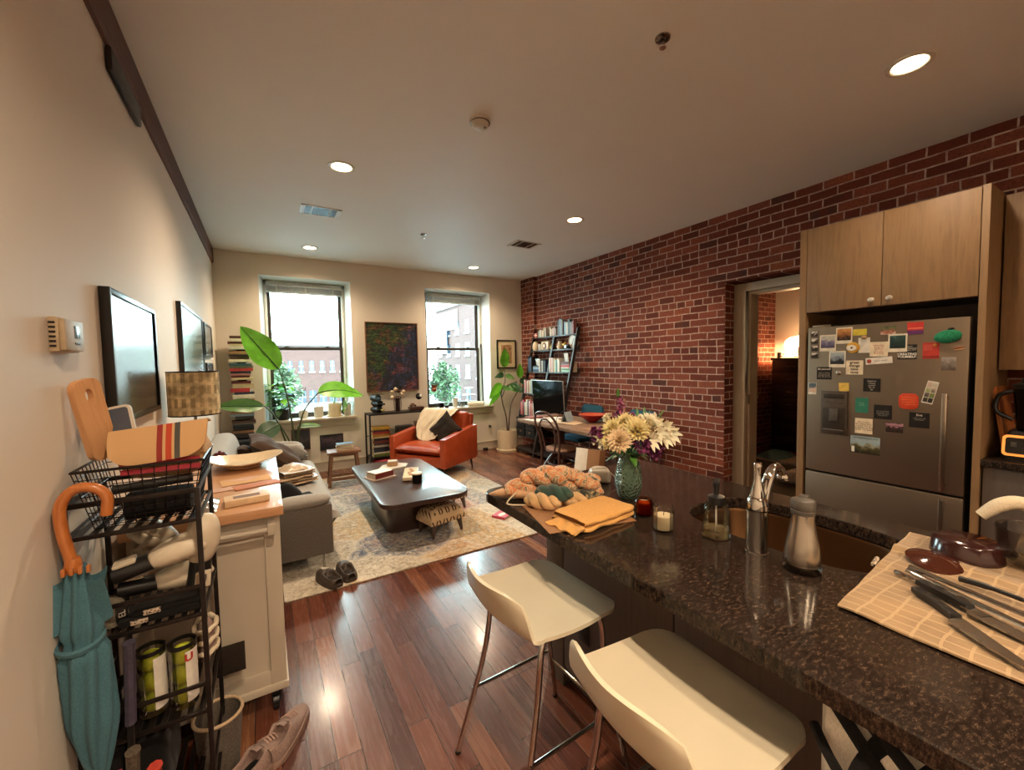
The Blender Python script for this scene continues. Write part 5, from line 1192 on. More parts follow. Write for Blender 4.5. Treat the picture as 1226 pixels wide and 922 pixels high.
b = MB(); b.box(.006, -.028, .034, .034, .028, .040, .002); b.out('label', M['black_leather'], t); text('EL', .022, 'lettering', cm('d8d0c4'), t, (.02, 0, .0405), (0, 0, R(90))); b = MB(); b.ball((-.012, .022, .03), (.012, .012, .010)); b.out('red_spot', M['red_plastic'], t)
# tennis ball tubes on the lower shelf
def tcan(label, x, y, z0):
    t = thing('tennis_ball_tube', label, 'tennis ball tube', (x, y, z0), R(-20), 'clear tubes of tennis balls on the rack')
    MB().lathe([(0, .001), (.036, .001), (.037, .004), (.037, .205), (.035, .205), (.035, .004)], 28, cap=False).out('tube', M['clear_glass'], t)
    for k in range(3): MB().ball((0, 0, .036+.0655*k), .0325, n=18, m=12).out('tennis_ball', M['tennis_yellow'], t)
    b = MB(); b.lathe([(.0385, .196), (.0385, .208), (.034, .208), (.034, .196), (.0385, .196)], 28, cap=False); b.out('rim', M['black_plastic'], t)
    b = MB(); b.sheet(lambda u, v: (.0375*math.cos(R(-52+80*u)), .0375*math.sin(R(-52+80*u)), .02+.165*v), 12, 2); b.out('label', Wt, t)
    return t
tc = tcan('larger-looking open tube of yellow tennis balls with red letter, on the rack', -.262, 1.665, .437)
dup(tc, (-.343, 1.68, .437), label='tube of yellow tennis balls left of the open one on the rack')
text('U', .034, 'lettering', cm('a83228'), tc, (.0385*math.cos(R(-38)), .0385*math.sin(R(-38)), .165), (R(90), 0, R(52)), bold=.0012)
# hat, rackets, grips
t = thing('knit_cap', 'brown and cream knitted cap hanging on the rack corner', 'cap', (-.215, 1.80, .50)); b = MB(); b.lathe([(0, .13), (.03, .125), (.05, .10), (.055, .05), (.052, .0), (.045, .0)], 20, sx=.5, cap=False); b.out('crown', M['mauve_knit'], t)
for z in (.11, .07, .03): b = MB(); b.tube([(.032*math.cos(a), .06*math.sin(a), z+.004*math.sin(6*a)) for a in [2*PI*i/30 for i in range(30)]], .008, 8, loop=True); b.out('band', M['cream_fabric'], t)
def handle(name, label, p, L_, r_, m, rot, cat):
    t = thing(name, label, cat, p, rot=rot); MB().tube([(0, 0, 0), (0, 0, L_*.95), (0, 0, L_)], [r_, r_, r_*1.15], 8, flat=.85).out('grip', m, t)
    MB().tube([(0, 0, -p[2]+.004), (0, 0, .001)], [.008, .009], 8).out('shaft', M['black_plastic'], t)
    return t
simple('grip_purple', '3c3646', .8, var=.3, scale=40); simple('grip_tweed', '4f4438', .85, var=.5, scale=150); simple('grip_red', 'a5301f', .7)
handle('tennis_racket', 'racket with purple-grey wrapped grip standing upright in the rack', (-.372, 1.562, .50), .24, .016, M['grip_purple'], (0, R(2), 0), 'racket')
handle('tennis_racket', 'racket with dark tweed wrapped grip low in front of the rack', (-.365, 1.50, .25), .22, .018, M['grip_tweed'], (R(4), R(3), 0), 'racket')
handle('tennis_racket', 'racket with bright red grip low in front of the rack', (-.315, 1.47, .22), .20, .018, M['grip_red'], (R(3), R(3), 0), 'racket')
t = thing('duffel_bag', 'black sports bag stuffed into the bottom of the rack', 'bag', (-.37, 1.76, .125)); b = MB(); b.box(-.10, -.13, 0, .06, .13, .26, .05, seg=4); b.out('body', M['black_fabric'], t); b = MB(); b.tube(bez([(-.05, -.135, .2), (-.06, -.15, .10), (-.02, -.145, .02)], 6), .008, 6); b.out('strap', M['pink_fabric'], t)
t = thing('waste_basket', 'brown round basket with pale rim on the floor at the rack corner', 'basket', (-.225, 1.99-.08, 0)); MB().lathe([(0, .0), (.06, 0), (.078, .22), (.074, .22), (.057, .01), (0, .01)], 32, cap=False).out('body', M['grey_felt'], t, sharp=60)
t.location = (-.20, 1.865, 0); MB().tube([(.077*math.cos(a), .077*math.sin(a), .222) for a in [2*PI*i/32 for i in range(32)]], .006, 8, loop=True).out('rim', M['towel_fabric'], t)
t = thing('quilted_pouch', 'dark brown quilted pouch hanging behind the rack by the cart', 'pouch', (-.165, 1.955, .36)); b = MB(); b.cushion(.11, .12, .03, n=10, M=Matrix.Rotation(R(90), 4, 'X')); b.out('pouch', M['dark_fabric'], t)

# ---------------------------------------------------------------- shoes
def shoe_body(L_, wf, hc, ht, s0, s1, hole=.62, N=34):
    """one lofted shell: open collar between s0 and s1 along the length, toe cap beyond"""
    rs = []
    for i in range(N+1):
        s = i/N; x = (s-.5)*L_; w = wf(s); q = []
        # outer section, 8 points up each side, 7 across the middle
        top = ht(s)
        op = 1. if s0 < s < s1 else 0.
        if op:
            k = (s-s0)/(s1-s0); c_ = hc(k); hw = w*hole*min(1, 3.2*k**.6, 3.2*(1-k)**.6+.12)
            side = [(w, .02), (w*1.02, .03), (w*1.0, c_*.55), (w*.93, c_*.8), (w*.82, c_*.95), (max(hw+.006, w*.7) if 0 else hw+.008, c_), (hw, c_-.003)]
            inner = [(hw*.98, c_-.02 if c_ > .055 else c_-.012), (hw*.9, .034), (0, .032)]
            pts = side+inner; full = pts+[(-a, b_) for a, b_ in reversed(pts[:-1])]
        else:
            full = []
            for m_ in range(19):
                a = PI*m_/18; full.append((w*math.copysign(abs(math.cos(a))**.75, math.cos(a)), .02+(top-.02)*max(0, math.sin(a))**.7))
        rs.append([(x, y, z) for y, z in full])
    b = MB(); b.rings(rs, closed=False, cap=False)
    return b
def shoe_sole(L_, wf, th, ov=.004):
    N = 26; so = [((i/N-.5)*L_, wf(i/N)+ov) for i in range(N+1)]; return MB().prism(so+[(x_, -w) for x_, w in reversed(so)], 0, th, b=.006)
def sneaker(label, x, y, rz, m):
    t = thing('sneaker', label, 'shoe', (x, y, 0), rz, 'mauve knit sneakers'); L_ = .275
    wf = lambda s: (.040+.010*math.sin(PI*min(1, s*1.15)))*(1-max(0, (s-.84)/.16)**2.2*.62)*(1-max(0, (.12-s)/.12)**2.*.5)
    shoe_body(L_, wf, lambda k: .088-.018*math.sin(PI*k)+.006*k, lambda s: (.088 if s <= .1 else .050+.042*max(0, 1-(s-.44)/.34)**1.3 if s < .78 else .050-.016*((s-.78)/.22)**2), .025, .44).out('upper', m, t, sharp=80)
    shoe_sole(L_, wf, .026).out('sole', simple('sole_mauve', '8a7064', .7), t)
    MB().ball((-.062, 0, .037), (.052, .026, .005)).out('insole', M['black_fabric'], t)
    for k in range(4): b = MB(); xx = .002+k*.017; z_ = .092-k*.008; b.tube(bez([(xx, -.022, z_-.008), (xx+.004, 0, z_+.002), (xx, .022, z_-.008)], 4), .003, 6); b.out('lace', simple('lace_pink', 'a98a7c', .8), t)
    b = MB(); b.sheet(lambda u, v: (-.018-.03*u, (v-.5)*.034, .092+.012*u-.006*(2*v-1)**2), 5, 5, .003); b.out('tongue', m, t)
    return t
sn = sneaker('mauve knit sneaker nearest the cart, lying toe forward', .02, 1.875, R(60), M['mauve_knit'])
dup(sn, (-.062, 1.80, 0), R(50), label='mauve knit sneaker half cut off by the photo bottom edge')
simple('clog_brown', '4a4038', .55, var=.15)
def clog(label, x, y, rz, pr_=False):
    t = thing('clog', label, 'shoe', (x, y, RZ-.001), rz, 'brown foam clogs'); L_ = .26
    wf = lambda s: (.044+.010*math.sin(PI*min(1, s*1.1)))*(1-max(0, (s-.82)/.18)**2*.5)*(1-max(0, (.16-s)/.16)**2*.45)
    shoe_body(L_, wf, lambda k: .062-.012*math.sin(PI*k)+.018*k, lambda s: (.062 if s <= .1 else .082-.03*max(0, (s-.62)/.38)**2), .03, .56, .66).out('body', M['clog_brown'], t, sharp=80)
    shoe_sole(L_, wf, .024, .003).out('sole', M['clog_brown'], t); MB().ball((-.055, 0, .037), (.06, .028, .004)).out('insole', M['dark_fabric'], t)
    if pr_: b = MB(); [b.tube([(.035+.014*k, -.02+.006*k, .086), (.045+.010*k, .018, .085)], .0022, 5) for k in range(4)]; b.out('white_print', Wt, t)
    return t
clog('right of two brown foam clogs on the rug corner', .455, 3.13, R(98))
clog('left of two brown foam clogs on the rug corner, with white print', .335, 3.09, R(112), True)

# ---------------------------------------------------------------- pictures and thermostat on the left wall
def wallpic(label, yc, zc, w, h, fw_, th, inner, mnt=None, matw=0.):
    # framed() faces -Y; turn to face +X
    return framed('framed_picture', label, 'picture', w, h, fw_, th, BF, inner, (XL+.001, yc, zc), (0, 0, R(90)), mnt, matw)
PM = simple('poster_mount', 'a9a197', .6)
wallpic('largest framed print on the left wall, nearest the thermostat', 2.44, 1.575, .755, .515, .022, .032, picmat('pic_poster', [(.1, '8f8478'), (.22, '7d7468'), (.34, '86847f'), (.5, 'a3aeb0'), (.8, 'b3c2c4')], 5, 14, 1.6), PM, .0)
wallpic('second large framed print on the left wall, above the lamp', 4.28, 1.72, 1.22, .56, .022, .03, picmat('pic_poster2', [(.1, '6d7a88'), (.5, '7f93a8'), (.8, '8fa3b5')], 4, 15, 1.), PM, 0)
wallpic('upper of two small framed pictures in the left corner', 5.42, 1.82, .66, .34, .022, .025, picmat('pic_s1', [(.2, '4c4a48'), (.5, '7d7a74'), (.8, '9a968e')], 14, 16, 2), PM, .04)
wallpic('lower of two small framed pictures in the left corner', 5.43, 1.415, .56, .34, .022, .025, picmat('pic_s2', [(.2, '4c4a48'), (.5, '6d6a64'), (.8, '8a867e')], 14, 17, 2), PM, .04)
t = thing('thermostat', 'cream wall thermostat with small grey screen on the left wall', 'thermostat', (XL, 1.70, 1.628))
b = MB(); b.box(0, -.075, -.048, .022, .075, .048, .004); b.box(.02, -.07, -.045, .034, .07, .045, .006); b.out('housing', simple('thermostat_cream', 'b5a184', .5), t)
MB().box(.0335, -.005, -.008, .0352, .035, .028, .001).out('screen', simple('lcd', '56606a', .2), t)
for k in range(6):
    MB().box(.003, -.0765, -.036+k*.013, .016, -.0745, -.030+k*.013).out('vent_slot', M['black_plastic'], t)
for k in range(3): MB().box(.0335, -.004+k*.014, -.026, .036, .006+k*.014, -.019, .001).out('button', M['grey_plastic'], t)
# ---------------------------------------------------------------- tower of books in the left corner
NAMES = {'white': 'c9c3b8', 'cream': 'c4b28e', 'maroon': '5a1f22', 'red': '9a2c28', 'crimson': 'b0383a', 'navy': '22283c', 'black': '171516', 'teal': '2f5a66', 'green': '3f6a3a', 'yellow': 'b09a34', 'brown': '4a2e20', 'tan': '9a7350', 'grey': '7a7672', 'pale blue': '7f97a8', 'orange': 'b8602c', 'pink': 'c08078', 'dark green': '22382c', 'slate': '3d444c', 'mint': '8fb39a', 'charcoal': '2a2826', 'dusty rose': '94605c', 'blue': '34547c', 'ivory': 'd8d0bc'}
t = thing('book_tower_shelf', 'tall thin spine bookshelf holding a tower of flat books in the corner', 'bookshelf', (-.235, 6.36, 0))
b = MB(); b.box(-.05, .10, 0, .05, .118, 1.93, .002); b.out('spine', M['black_metal'], t); b = MB(); b.box(-.14, -.12, 0, .14, .12, .012, .002); b.out('base', M['black_metal'], t)
plates = [.14, .42, .63, .87, 1.135, 1.375, 1.60, 1.76]
for z in plates: b = MB(); b.box(-.075, -.10, z-.004, .075, .105, z-.001); b.out('shelf_plate', M['black_metal'], t)
stacks = [['black', 'charcoal', 'brown', 'slate', 'black', 'tan'], ['black', 'charcoal', 'navy', 'black', 'slate'], ['black', 'charcoal', 'tan', 'black', 'slate', 'grey', 'brown'],
          ['charcoal', 'pale blue', 'tan', 'brown', 'yellow', 'green', 'teal', 'red'], ['ivory', 'navy', 'crimson', 'cream', 'maroon'],
          ['cream', 'maroon', 'dusty rose', 'navy', 'crimson', 'grey', 'teal'], ['ivory', 'brown', 'charcoal', 'tan'], ['white', 'cream', 'maroon', 'ivory', 'brown']]
tiers = ['lowest', 'second lowest', 'third lowest', 'fourth lowest', 'fourth highest', 'third highest', 'second highest', 'topmost']
pr = random.Random(21); ends = plates[1:]+[1.95]
for ti, (z0, z1, st_) in enumerate(zip(plates, ends, stacks)):
    gap = .018; tot = z1-z0-gap; ws = [pr.uniform(.7, 1.4) for _ in st_]; s = sum(ws); z = z0; prev = None; seen = {}
    for i, (cn, w_) in enumerate(zip(st_, ws)):
        h = tot*w_/s; W_ = pr.uniform(.20, .26)
        rel = 'resting on the shelf plate' if prev is None else 'just above the %s one' % prev
        book('%s book in the %s tower stack, %s' % (cn, tiers[ti], rel), W_, pr.uniform(.15, .19), h-.0006, NAMES[cn], (-.235+pr.uniform(-.018, .018), 6.34, z), R(pr.uniform(-5, 5)), 'books in the tower', name='book'); prev = cn; z += h

# ---------------------------------------------------------------- plants on the left window sill
SZ_ = WZ0
def pot(name, label, x, y, r, h, m, taper=.85, saucer=False, cat='potted plant'):
    t = thing(name, label, cat, (x, y, SZ_+.0005))
    z0 = .012 if saucer else 0
    if saucer: MB().lathe([(0, 0), (r*1.08, 0), (r*1.15, .018), (r*1.05, .018), (r*.9, .008), (0, .008)], 28, cap=False).out('saucer', m, t)
    MB().lathe([(0, z0), (r*taper, z0), (r, h*.8), (r, h), (r*.9, h), (r*.88, h*.86), (0, h*.86)], 28, cap=False).out('pot', m, t); MB().lathe([(0, h*.88), (r*.89, h*.87)], 18).out('soil', M['soil'], t); return t
def clump(t, h, n, R_, L_, W_, mats, z0=0, seed=1, up_=.5, droop=.3, name='foliage'):
    pr = random.Random(seed)
    bs = {m: MB() for m in mats}
    for k in range(n):
        m = mats[pr.randrange(len(mats))]; a = pr.uniform(0, 2*PI); rr = R_*pr.random()**.6; z = z0+(h-z0)*pr.random()**.8
        p = Vector((rr*math.cos(a), rr*math.sin(a)*.8, z)); d = Vector((math.cos(a), math.sin(a), up_+pr.uniform(-.5, .6)))
        leaf(bs[m], p, d, L_*pr.uniform(.7, 1.2), W_*pr.uniform(.8, 1.2), droop, nu=5, nv=2)
    for m, b in bs.items(): tag(b.out(name, M[m], t), kind='stuff' if n > 100 else None)
t = pot('potted_pothos', 'bushy green plant in a black pot at the left end of the left sill', .225, 6.62, .078, .15, M['black_plastic'])
clump(t, .52, 70, .15, .12, .10, ['leaf_bright', 'leaf_mid'], .15, 3, .3, .4)
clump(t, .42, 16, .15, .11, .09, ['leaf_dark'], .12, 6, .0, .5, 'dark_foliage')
for a in range(5): MB().tube(bez([(0, 0, .09), (.03*math.cos(a*1.3), .03*math.sin(a*1.3), .2), (.07*math.cos(a*1.3), .05*math.sin(a*1.3), .33)], 4), .0025, 5).out('stem', M['leaf_mid'], t)
t = pot('potted_orchid', 'bare-stemmed plant in a small grey-white pot on the left sill', .475, 6.63, .064, .11, M['white_ceramic'])
for dx in (-.012, .014): MB().tube(bez([(dx*.4, 0, .07), (dx, 0, .25), (dx*1.6, 0, .40)], 5), .0028, 6).out('stem', M['stem_brown'], t)
b = MB(); pr = random.Random(4); [b.ball((pr.uniform(-.05, .05), pr.uniform(-.02, .02), .41+pr.uniform(-.02, .035)), .007, n=6, m=4) for _ in range(14)]; b.out('dry_buds', M['stem_brown'], t)
b = MB(); [leaf(b, (0, 0, .08), (math.cos(a), math.sin(a), .4), .05, .03, .3, nu=4, nv=2) for a in (0, 2, 4)]; b.out('leaves', M['terracotta_tan'], t)
t = pot('potted_seedling', 'small plant with few leaves in a pale pot, middle of the left sill', .675, 6.62, .070, .155, M['white_ceramic'])
MB().tube([(0, 0, .10), (-.012, 0, .17)], .002, 5).out('stem', M['leaf_mid'], t); b = MB(); [leaf(b, (-.012, 0, .13+.02*k), (math.cos(k*2.2), -.4*math.sin(k*2.2), .5), .05, .03, .2, nu=4, nv=2) for k in range(4)]; b.out('leaves', M['leaf_bright'], t)
t = pot('potted_fiddle_leaf', 'round-leaved plant in a large cream pot with saucer on the left sill', .895, 6.62, .10, .20, M['cream_ceramic'], .9, True)
for k in range(4): MB().tube([(0, 0, .13), (.03*math.cos(k*1.6), .02*math.sin(k*1.6), .34)], .004, 6).out('stem', M['leaf_mid'], t)
b = MB(); [leaf(b, (.01*math.cos(a), .01*math.sin(a), .30+.02*math.sin(a*3)), (math.cos(a)*.45, -.3*abs(math.sin(a)), 1), .22, .16, .1, up=(0, -1, .1), nu=6, nv=4) for a in (0, 1.1, 2.1, 3.1, 4.4)]; b.out('leaves', M['leaf_bright'], t)
t = pot('potted_flower', 'plant with one red flower in a white vase on the left sill', 1.065, 6.57, .052, .17, M['white_ceramic'], .9)
b = MB(); leaf(b, (-.01, -.01, .19), (-.3, -.6, .15), .19, .12, .9, up=(.6, -.6, .5)); leaf(b, (0, 0, .16), (.7, -.5, .8), .16, .06, .5); leaf(b, (0, 0, .16), (.9, -.2, .5), .18, .05, .7); leaf(b, (0, 0, .16), (.5, 0, 1.2), .2, .05, .3); b.out('leaves', M['leaf_mid'], t)
MB().tube(bez([(0, 0, .12), (.0, 0, .24), (-.03, 0, .34)], 4), .0025, 5).out('stem', M['leaf_mid'], t); b = MB(); [b.ball((-.03+.018*math.cos(a), .012*math.sin(a), .355+.010*math.sin(3*a)), (.022, .018, .026), n=8, m=6) for a in (0, 1.3, 2.6, 3.9, 5.2)]; b.out('red_bloom', simple('bloom_red', 'c43a3c', .6), t)
b = MB(); [b.ball((.10+.016*math.cos(a), -.01, .24+.02*math.sin(a)), (.01, .008, .012), n=6, m=4) for a in (0, 2, 4)]; b.out('yellow_bloom', simple('bloom_yellow', 'c9a93c', .6), t)

# right window sill
t = thing('cactus_figure', 'small copper spiky flower-shaped ornament on two thin stems on the right sill', 'ornament', (2.46, 6.62, SZ_+.0005)); b = MB()
for k in range(9): a = PI+PI*k/8; leaf(b, (.0, 0, .33), (math.cos(a*1.0)*1.0, -.2, .7+.5*math.sin(a)+.5), .085, .04, -.1, up=(0, -1, 0), nu=4, nv=2)
b.ball((0, 0, .315), (.05, .03, .04)); b.out('petals', simple('copper', '8a5238', .35, .6), t)
for dx in (-.02, .02): MB().tube([(dx, 0, .0), (dx*.5, 0, .29)], .0022, 5).out('stem', M['black_metal'], t)
MB().lathe([(0, 0), (.04, 0), (.04, .008), (0, .01)], 20).out('base', M['black_metal'], t)
t = thing('glass_tumbler', 'dark glass tumbler on the right sill next to the small green succulent', 'glass', (2.565, 6.57, SZ_+.0005)); MB().lathe([(0, .002), (.035, .002), (.04, .09), (.037, .09), (.033, .01), (0, .01)], 24, cap=False).out('tumbler', M['smoke_glass'], t)
t = pot('potted_succulent', 'small feathery succulent in a low pot on the right sill', 2.66, 6.56, .035, .04, M['black_plastic']); clump(t, .11, 40, .03, .05, .014, ['leaf_mid'], .03, 9, .7, .1)
t = pot('potted_plant_white', 'light green plant in a small white pot, middle of the right sill', 2.83, 6.60, .05, .15, M['white_ceramic'], .8); clump(t, .24, 16, .04, .08, .05, ['leaf_bright'], .15, 12, .6, .2)
t = thing('cake_stand', 'tiered wire and glass stand at the back of the right sill', 'stand', (3.13, 6.67, SZ_+.0005)); MB().lathe([(.05, 0), (.05, .006), (.008, .012), (.008, .20), (.0, .2)], 20).out('pole', M['black_metal'], t)
for z, r_ in ((.19, .12), (.30, .08)): MB().lathe([(0, z), (r_, z), (r_, z+.008), (0, z+.008)], 30).out('plate', M['white_ceramic'], t)
b = MB(); [leaf(b, (0, 0, .31), (math.cos(a), math.sin(a), .5), .10, .03, .3, nu=4, nv=2) for a in [k*.7 for k in range(9)]]; b.out('air_plant', M['white_ceramic'], t)
for k, (x, r_, lb) in enumerate(((3.12, .042, 'paper roll lying left of the other on the right sill'), (3.27, .038, 'small paper roll at the right end of the right sill'))):
    t = thing('paper_roll', lb, 'paper roll', (x, 6.53, SZ_+r_+.0005), rot=(R(90), 0, R(70-k*15)), group='paper rolls on the right sill'); MB().lathe([(r_*.4, -.075), (r_, -.075), (r_, .075), (r_*.4, .075), (r_*.4, -.075)], 26, cap=False).out('roll', M['paper'], t)
t = thing('glass_terrarium', 'clear round glass with small ornaments on the right sill', 'glass', (2.93, 6.54, SZ_+.0005)); MB().lathe([(0, .002), (.05, .002), (.06, .03), (.045, .065), (.042, .065), (.056, .03), (.047, .008), (0, .008)], 24, cap=False).out('bowl', M['clear_glass'], t); MB().ball((0, 0, .025), (.02, .02, .018)).out('stone', M['grey_plastic'], t)
t = thing('rain_stick', 'long thin dark patterned stick leaning in the right window reveal', 'stick', (3.375, 6.60, SZ_+.001), rot=(R(-3.5), R(.5), 0)); MB().tube([(0, 0, 0), (0, 0, 1.02), (0, 0, 1.06), (0, 0, 1.10)], [.012, .012, .018, .009], 10).out('stick', simple('stick_dark', '3a2a2a', .6, var=.7, scale=25), t)

# ---------------------------------------------------------------- ladder bookshelves leaning on the brick wall
LM = M['shelf_black_wood']
def xf(z): return 4.115-(2.0-z)*.235          # front edge of the shelf at height z
levels = [1.965, 1.735, 1.372, 1.005, .64, .30, .085]
def ladder(label, y0, y1, lv):
    t = thing('ladder_bookshelf', label, 'bookshelf', (3.9, (y0+y1)/2, 0))
    for y in (y0, y1):
        b = MB(); q = .022
        b.rings([[(xf(z)+a, y+c, z) for a, c in ((0, -q/2), (.055, -q/2), (.055, q/2), (0, q/2))] for z in (0, 2.06)]); loc(t, b, 'ladder_rail', LM)
    for z in lv:
        b = MB(); b.box(xf(z)+.0, y0+.011, z-.022, 4.19, y1-.011, z, .002); b.box(4.165, y0+.011, z, 4.185, y1-.011, z+.05, .001); loc(t, b, 'shelf', LM)
    return t
ladder('black ladder bookshelf leaning on the brick wall, left bay by the corner', 5.45, 6.06, levels)
ladder('black ladder bookshelf leaning on the brick wall, right bay above the screen', 4.88, 5.435, levels[:3]+[.64, .085])
def row(y_start, z, x, items, desc, dirn=-1, tilt=0, depth=.15, group=None):
    """upright books along the wall: first item farthest from the camera"""
    y = y_start; prev = None; used = set()
    for cn, w, h in items:
        b = MB(); e = .0015
        b.mi = 1; b.box(-depth/2+.003, -w/2+.002, .003, depth/2-.003, w/2-.002, h-.004); b.mi = 0
        b.box(-depth/2, -w/2, 0, depth/2, -w/2+.002, h); b.box(-depth/2, w/2-.002, 0, depth/2, w/2, h); b.box(-depth/2-.0005, -w/2, 0, -depth/2+.003, w/2, h, .0008)
        o = b.out('book', [cm(NAMES[cn]), M['book_pages']]); put(o, (x+depth/2, y-w/2, z+.0005))
        lb = '%s book %s, %s' % (cn, desc, 'first from the far corner' if prev is None else 'next to a %s one' % prev)
        if lb in used: lb = '%s book %s, second by a %s' % (cn, desc, prev)
        used.add(lb); tag(o, lb, 'book', group or 'upright books '+desc); prev = cn; y -= w+.0012
    return y
def seq(s, seed, lo=.018, hi=.034, h0=.17, h1=.22):
    pr = random.Random(seed); return [(c, pr.uniform(lo, hi), pr.uniform(h0, h1)) for c in s.split(',')]
# far bay
row(6.03, levels[2], xf(1.372)+.01, seq('slate,navy,blue,charcoal', 1, h0=.2, h1=.28), 'at corner end of left third shelf')
row(5.70, levels[2], xf(1.372)+.01, seq('white,grey,black,white,slate,charcoal,navy', 2, .02, .03), 'at the post end of left third shelf')
row(6.03, levels[3], xf(1.005)+.01, seq('white,crimson,pink,brown,ivory,dusty rose,cream,mint,white,pale blue,grey,charcoal,red,pink,crimson,maroon,dusty rose,tan,navy,white', 3, .018, .03, .2, .25), 'on the left fourth shelf')
row(6.03, levels[4], xf(.64)+.01, seq('crimson,pink,dusty rose,red,charcoal,white,cream,ivory,grey,maroon,white,crimson,pink,tan,white,red,navy,brown', 4, .02, .032, .2, .27), 'on the left desk-height shelf')
# near bay
row(5.41, levels[2], xf(1.372)+.01, seq('white,pink,white,dusty rose,cream,mint,teal,ivory,white', 5, .024, .034, .19, .23), 'on the right third shelf')
z = levels[2]
for i, (cn, h) in enumerate((('mint', .034), ('green', .022), ('white', .02), ('crimson', .03), ('dusty rose', .02), ('charcoal', .016), ('maroon', .02))):
    book('%s book lying in the right bay pile, %s' % (cn, 'at the bottom' if i == 0 else 'above the %s one' % pv), .20, .16, h, NAMES[cn], (xf(1.372)+.10, 5.01, z+.0005), R(-90), 'books piled flat in the right bay'); z += h; pv = cn
z = levels[2]
for i, (cn, h) in enumerate((('navy', .025), ('blue', .022), ('pale blue', .03), ('slate', .02))):
    book('%s book lying in the left bay pile, %s' % (cn, 'at the bottom' if i == 0 else 'above the %s one' % pv), .17, .15, h, NAMES[cn], (xf(1.372)+.09, 5.80, z+.0005), R(-90), 'books piled flat in the left bay'); z += h; pv = cn
def frame_small(label, x, y, z, w=.09, h=.12, c='frame_black', inner='c0b8ac'):
    t = thing('framed_snapshot', label, 'photo frame', (x, y, z+.001), rot=(0, R(-8), 0), group='little photo frames on the ladder shelves')
    b = MB(); f = .012
    for q in ((-w/2, 0, -w/2+f, h), (w/2-f, 0, w/2, h), (-w/2+f, 0, w/2-f, f), (-w/2+f, h-f, w/2-f, h)): b.box(0, q[0], q[1], .012, q[2], q[3], .001)
    b.out('frame', M[c], t); MB().box(.003, -w/2+f, f, .008, w/2-f, h-f).out('picture', picmat('mini_%s' % inner, [(.3, '4a4540'), (.5, inner), (.8, 'd0c8bc')], 25), t)
    b = MB(); b.rings([[(.012, -.01, h*.6), (.045, -.01, 0), (.045, .01, 0), (.012, .01, h*.6)], [(.014, -.01, h*.6+.004), (.049, -.01, 0), (.049, .01, 0), (.014, .01, h*.6+.004)]]); b.out('stand', M[c], t)
    return t
frame_small('small silver photo frame standing on the flat pile in the left bay', xf(1.372)+.06, 5.80, levels[2]+.098, c='chrome')
frame_small('white photo frame standing on the flat pile in the right bay', xf(1.372)+.06, 5.02, levels[2]+.163, .10, .13, 'white_plastic', '8aa0a8')
# second shelf from the top: ornaments
x2 = xf(1.735)+.07; z2 = levels[1]+.0005
t = thing('ceramic_owl', 'white rounded ceramic figure at the corner end of the second shelf', 'ornament', (x2, 5.99, z2)); MB().lathe([(0, 0), (.045, 0), (.06, .05), (.055, .11), (.035, .15), (0, .16)], 22).out('body', M['cream_ceramic'], t)
frame_small('small white photo frame on the second shelf by the white ceramic figure', x2, 5.87, z2, .085, .11, 'white_plastic', 'a0a8a8')
t = thing('round_mantel_clock', 'cream round-cornered clock with brown dial on the second shelf left bay', 'clock', (x2, 5.69, z2)); MB().box(-.03, -.11, 0, .03, .11, .15, .03, seg=4).out('case', M['cream_ceramic'], t); MB().lathe([(0, 0), (.055, 0), (.055, .006), (0, .006)], 28, M=Tm(-.031, .0, .075, ry=R(-90))).out('dial', M['stool_wood'], t)
MB().lathe([(0, 0), (.03, 0), (.03, .004), (0, .004)], 24, M=Tm(-.038, .0, .075, ry=R(-90))).out('dial_centre', M['paper'], t)
t = thing('gold_vase', 'small dark vase with gold rim on the second shelf beside the post', 'vase', (x2, 5.52, z2)); MB().lathe([(0, 0), (.03, 0), (.038, .04), (.02, .08), (.026, .10), (0, .1)], 18).out('vase', M['gold_metal'], t)
t = thing('cream_jug', 'cream jug-like figure on the second shelf of the right bay', 'ornament', (x2, 5.30, z2)); MB().lathe([(0, 0), (.045, 0), (.055, .05), (.03, .10), (.035, .13), (0, .13)], 20).out('body', M['cream_ceramic'], t); MB().tube(bez([(0, .03, .11), (0, .07, .09), (0, .05, .04)], 5), .006, 8).out('handle', M['cream_ceramic'], t)
t = thing('gold_figurine', 'gold animal figurine on the second shelf of the right bay', 'ornament', (x2, 5.20, z2)); b = MB(); b.ball((0, 0, .07), (.02, .045, .03)); b.ball((0, -.045, .105), (.015, .02, .02)); [b.cyl((0, y, 0), (0, y, .06), .007, n=8) for y in (-.03, .03)]; b.out('body', M['gold_metal'], t)
t = thing('black_camera', 'small black vintage camera between gold figurine and white clock', 'camera', (x2, 5.11, z2)); MB().box(-.03, -.045, 0, .03, .045, .065, .006).out('body', M['black_plastic'], t); MB().cyl((-.05, 0, .035), (-.03, 0, .035), .02).out('lens', M['dark_chrome'], t)
t = thing('round_clock', 'round white clock with black hands on the second shelf of the right bay', 'clock', (x2+.02, 4.985, z2+.105), rot=(0, R(-8), 0)); TT = Matrix.Rotation(R(-90), 4, 'Y'); MB().lathe([(0, -.01), (.10, -.01), (.105, .0), (.105, .016), (.096, .02), (.094, .012), (0, .012)], 36, M=TT, cap=False).out('case', M['white_ceramic'], t); b = MB(); b.box(-.0145, -.003, -.005, -.0125, .003, .055, M=Matrix.Rotation(R(25), 4, 'X')); b.box(-.0145, -.003, -.004, -.0125, .003, .075, M=Matrix.Rotation(R(-140), 4, 'X')); b.out('hands', M['black_plastic'], t)
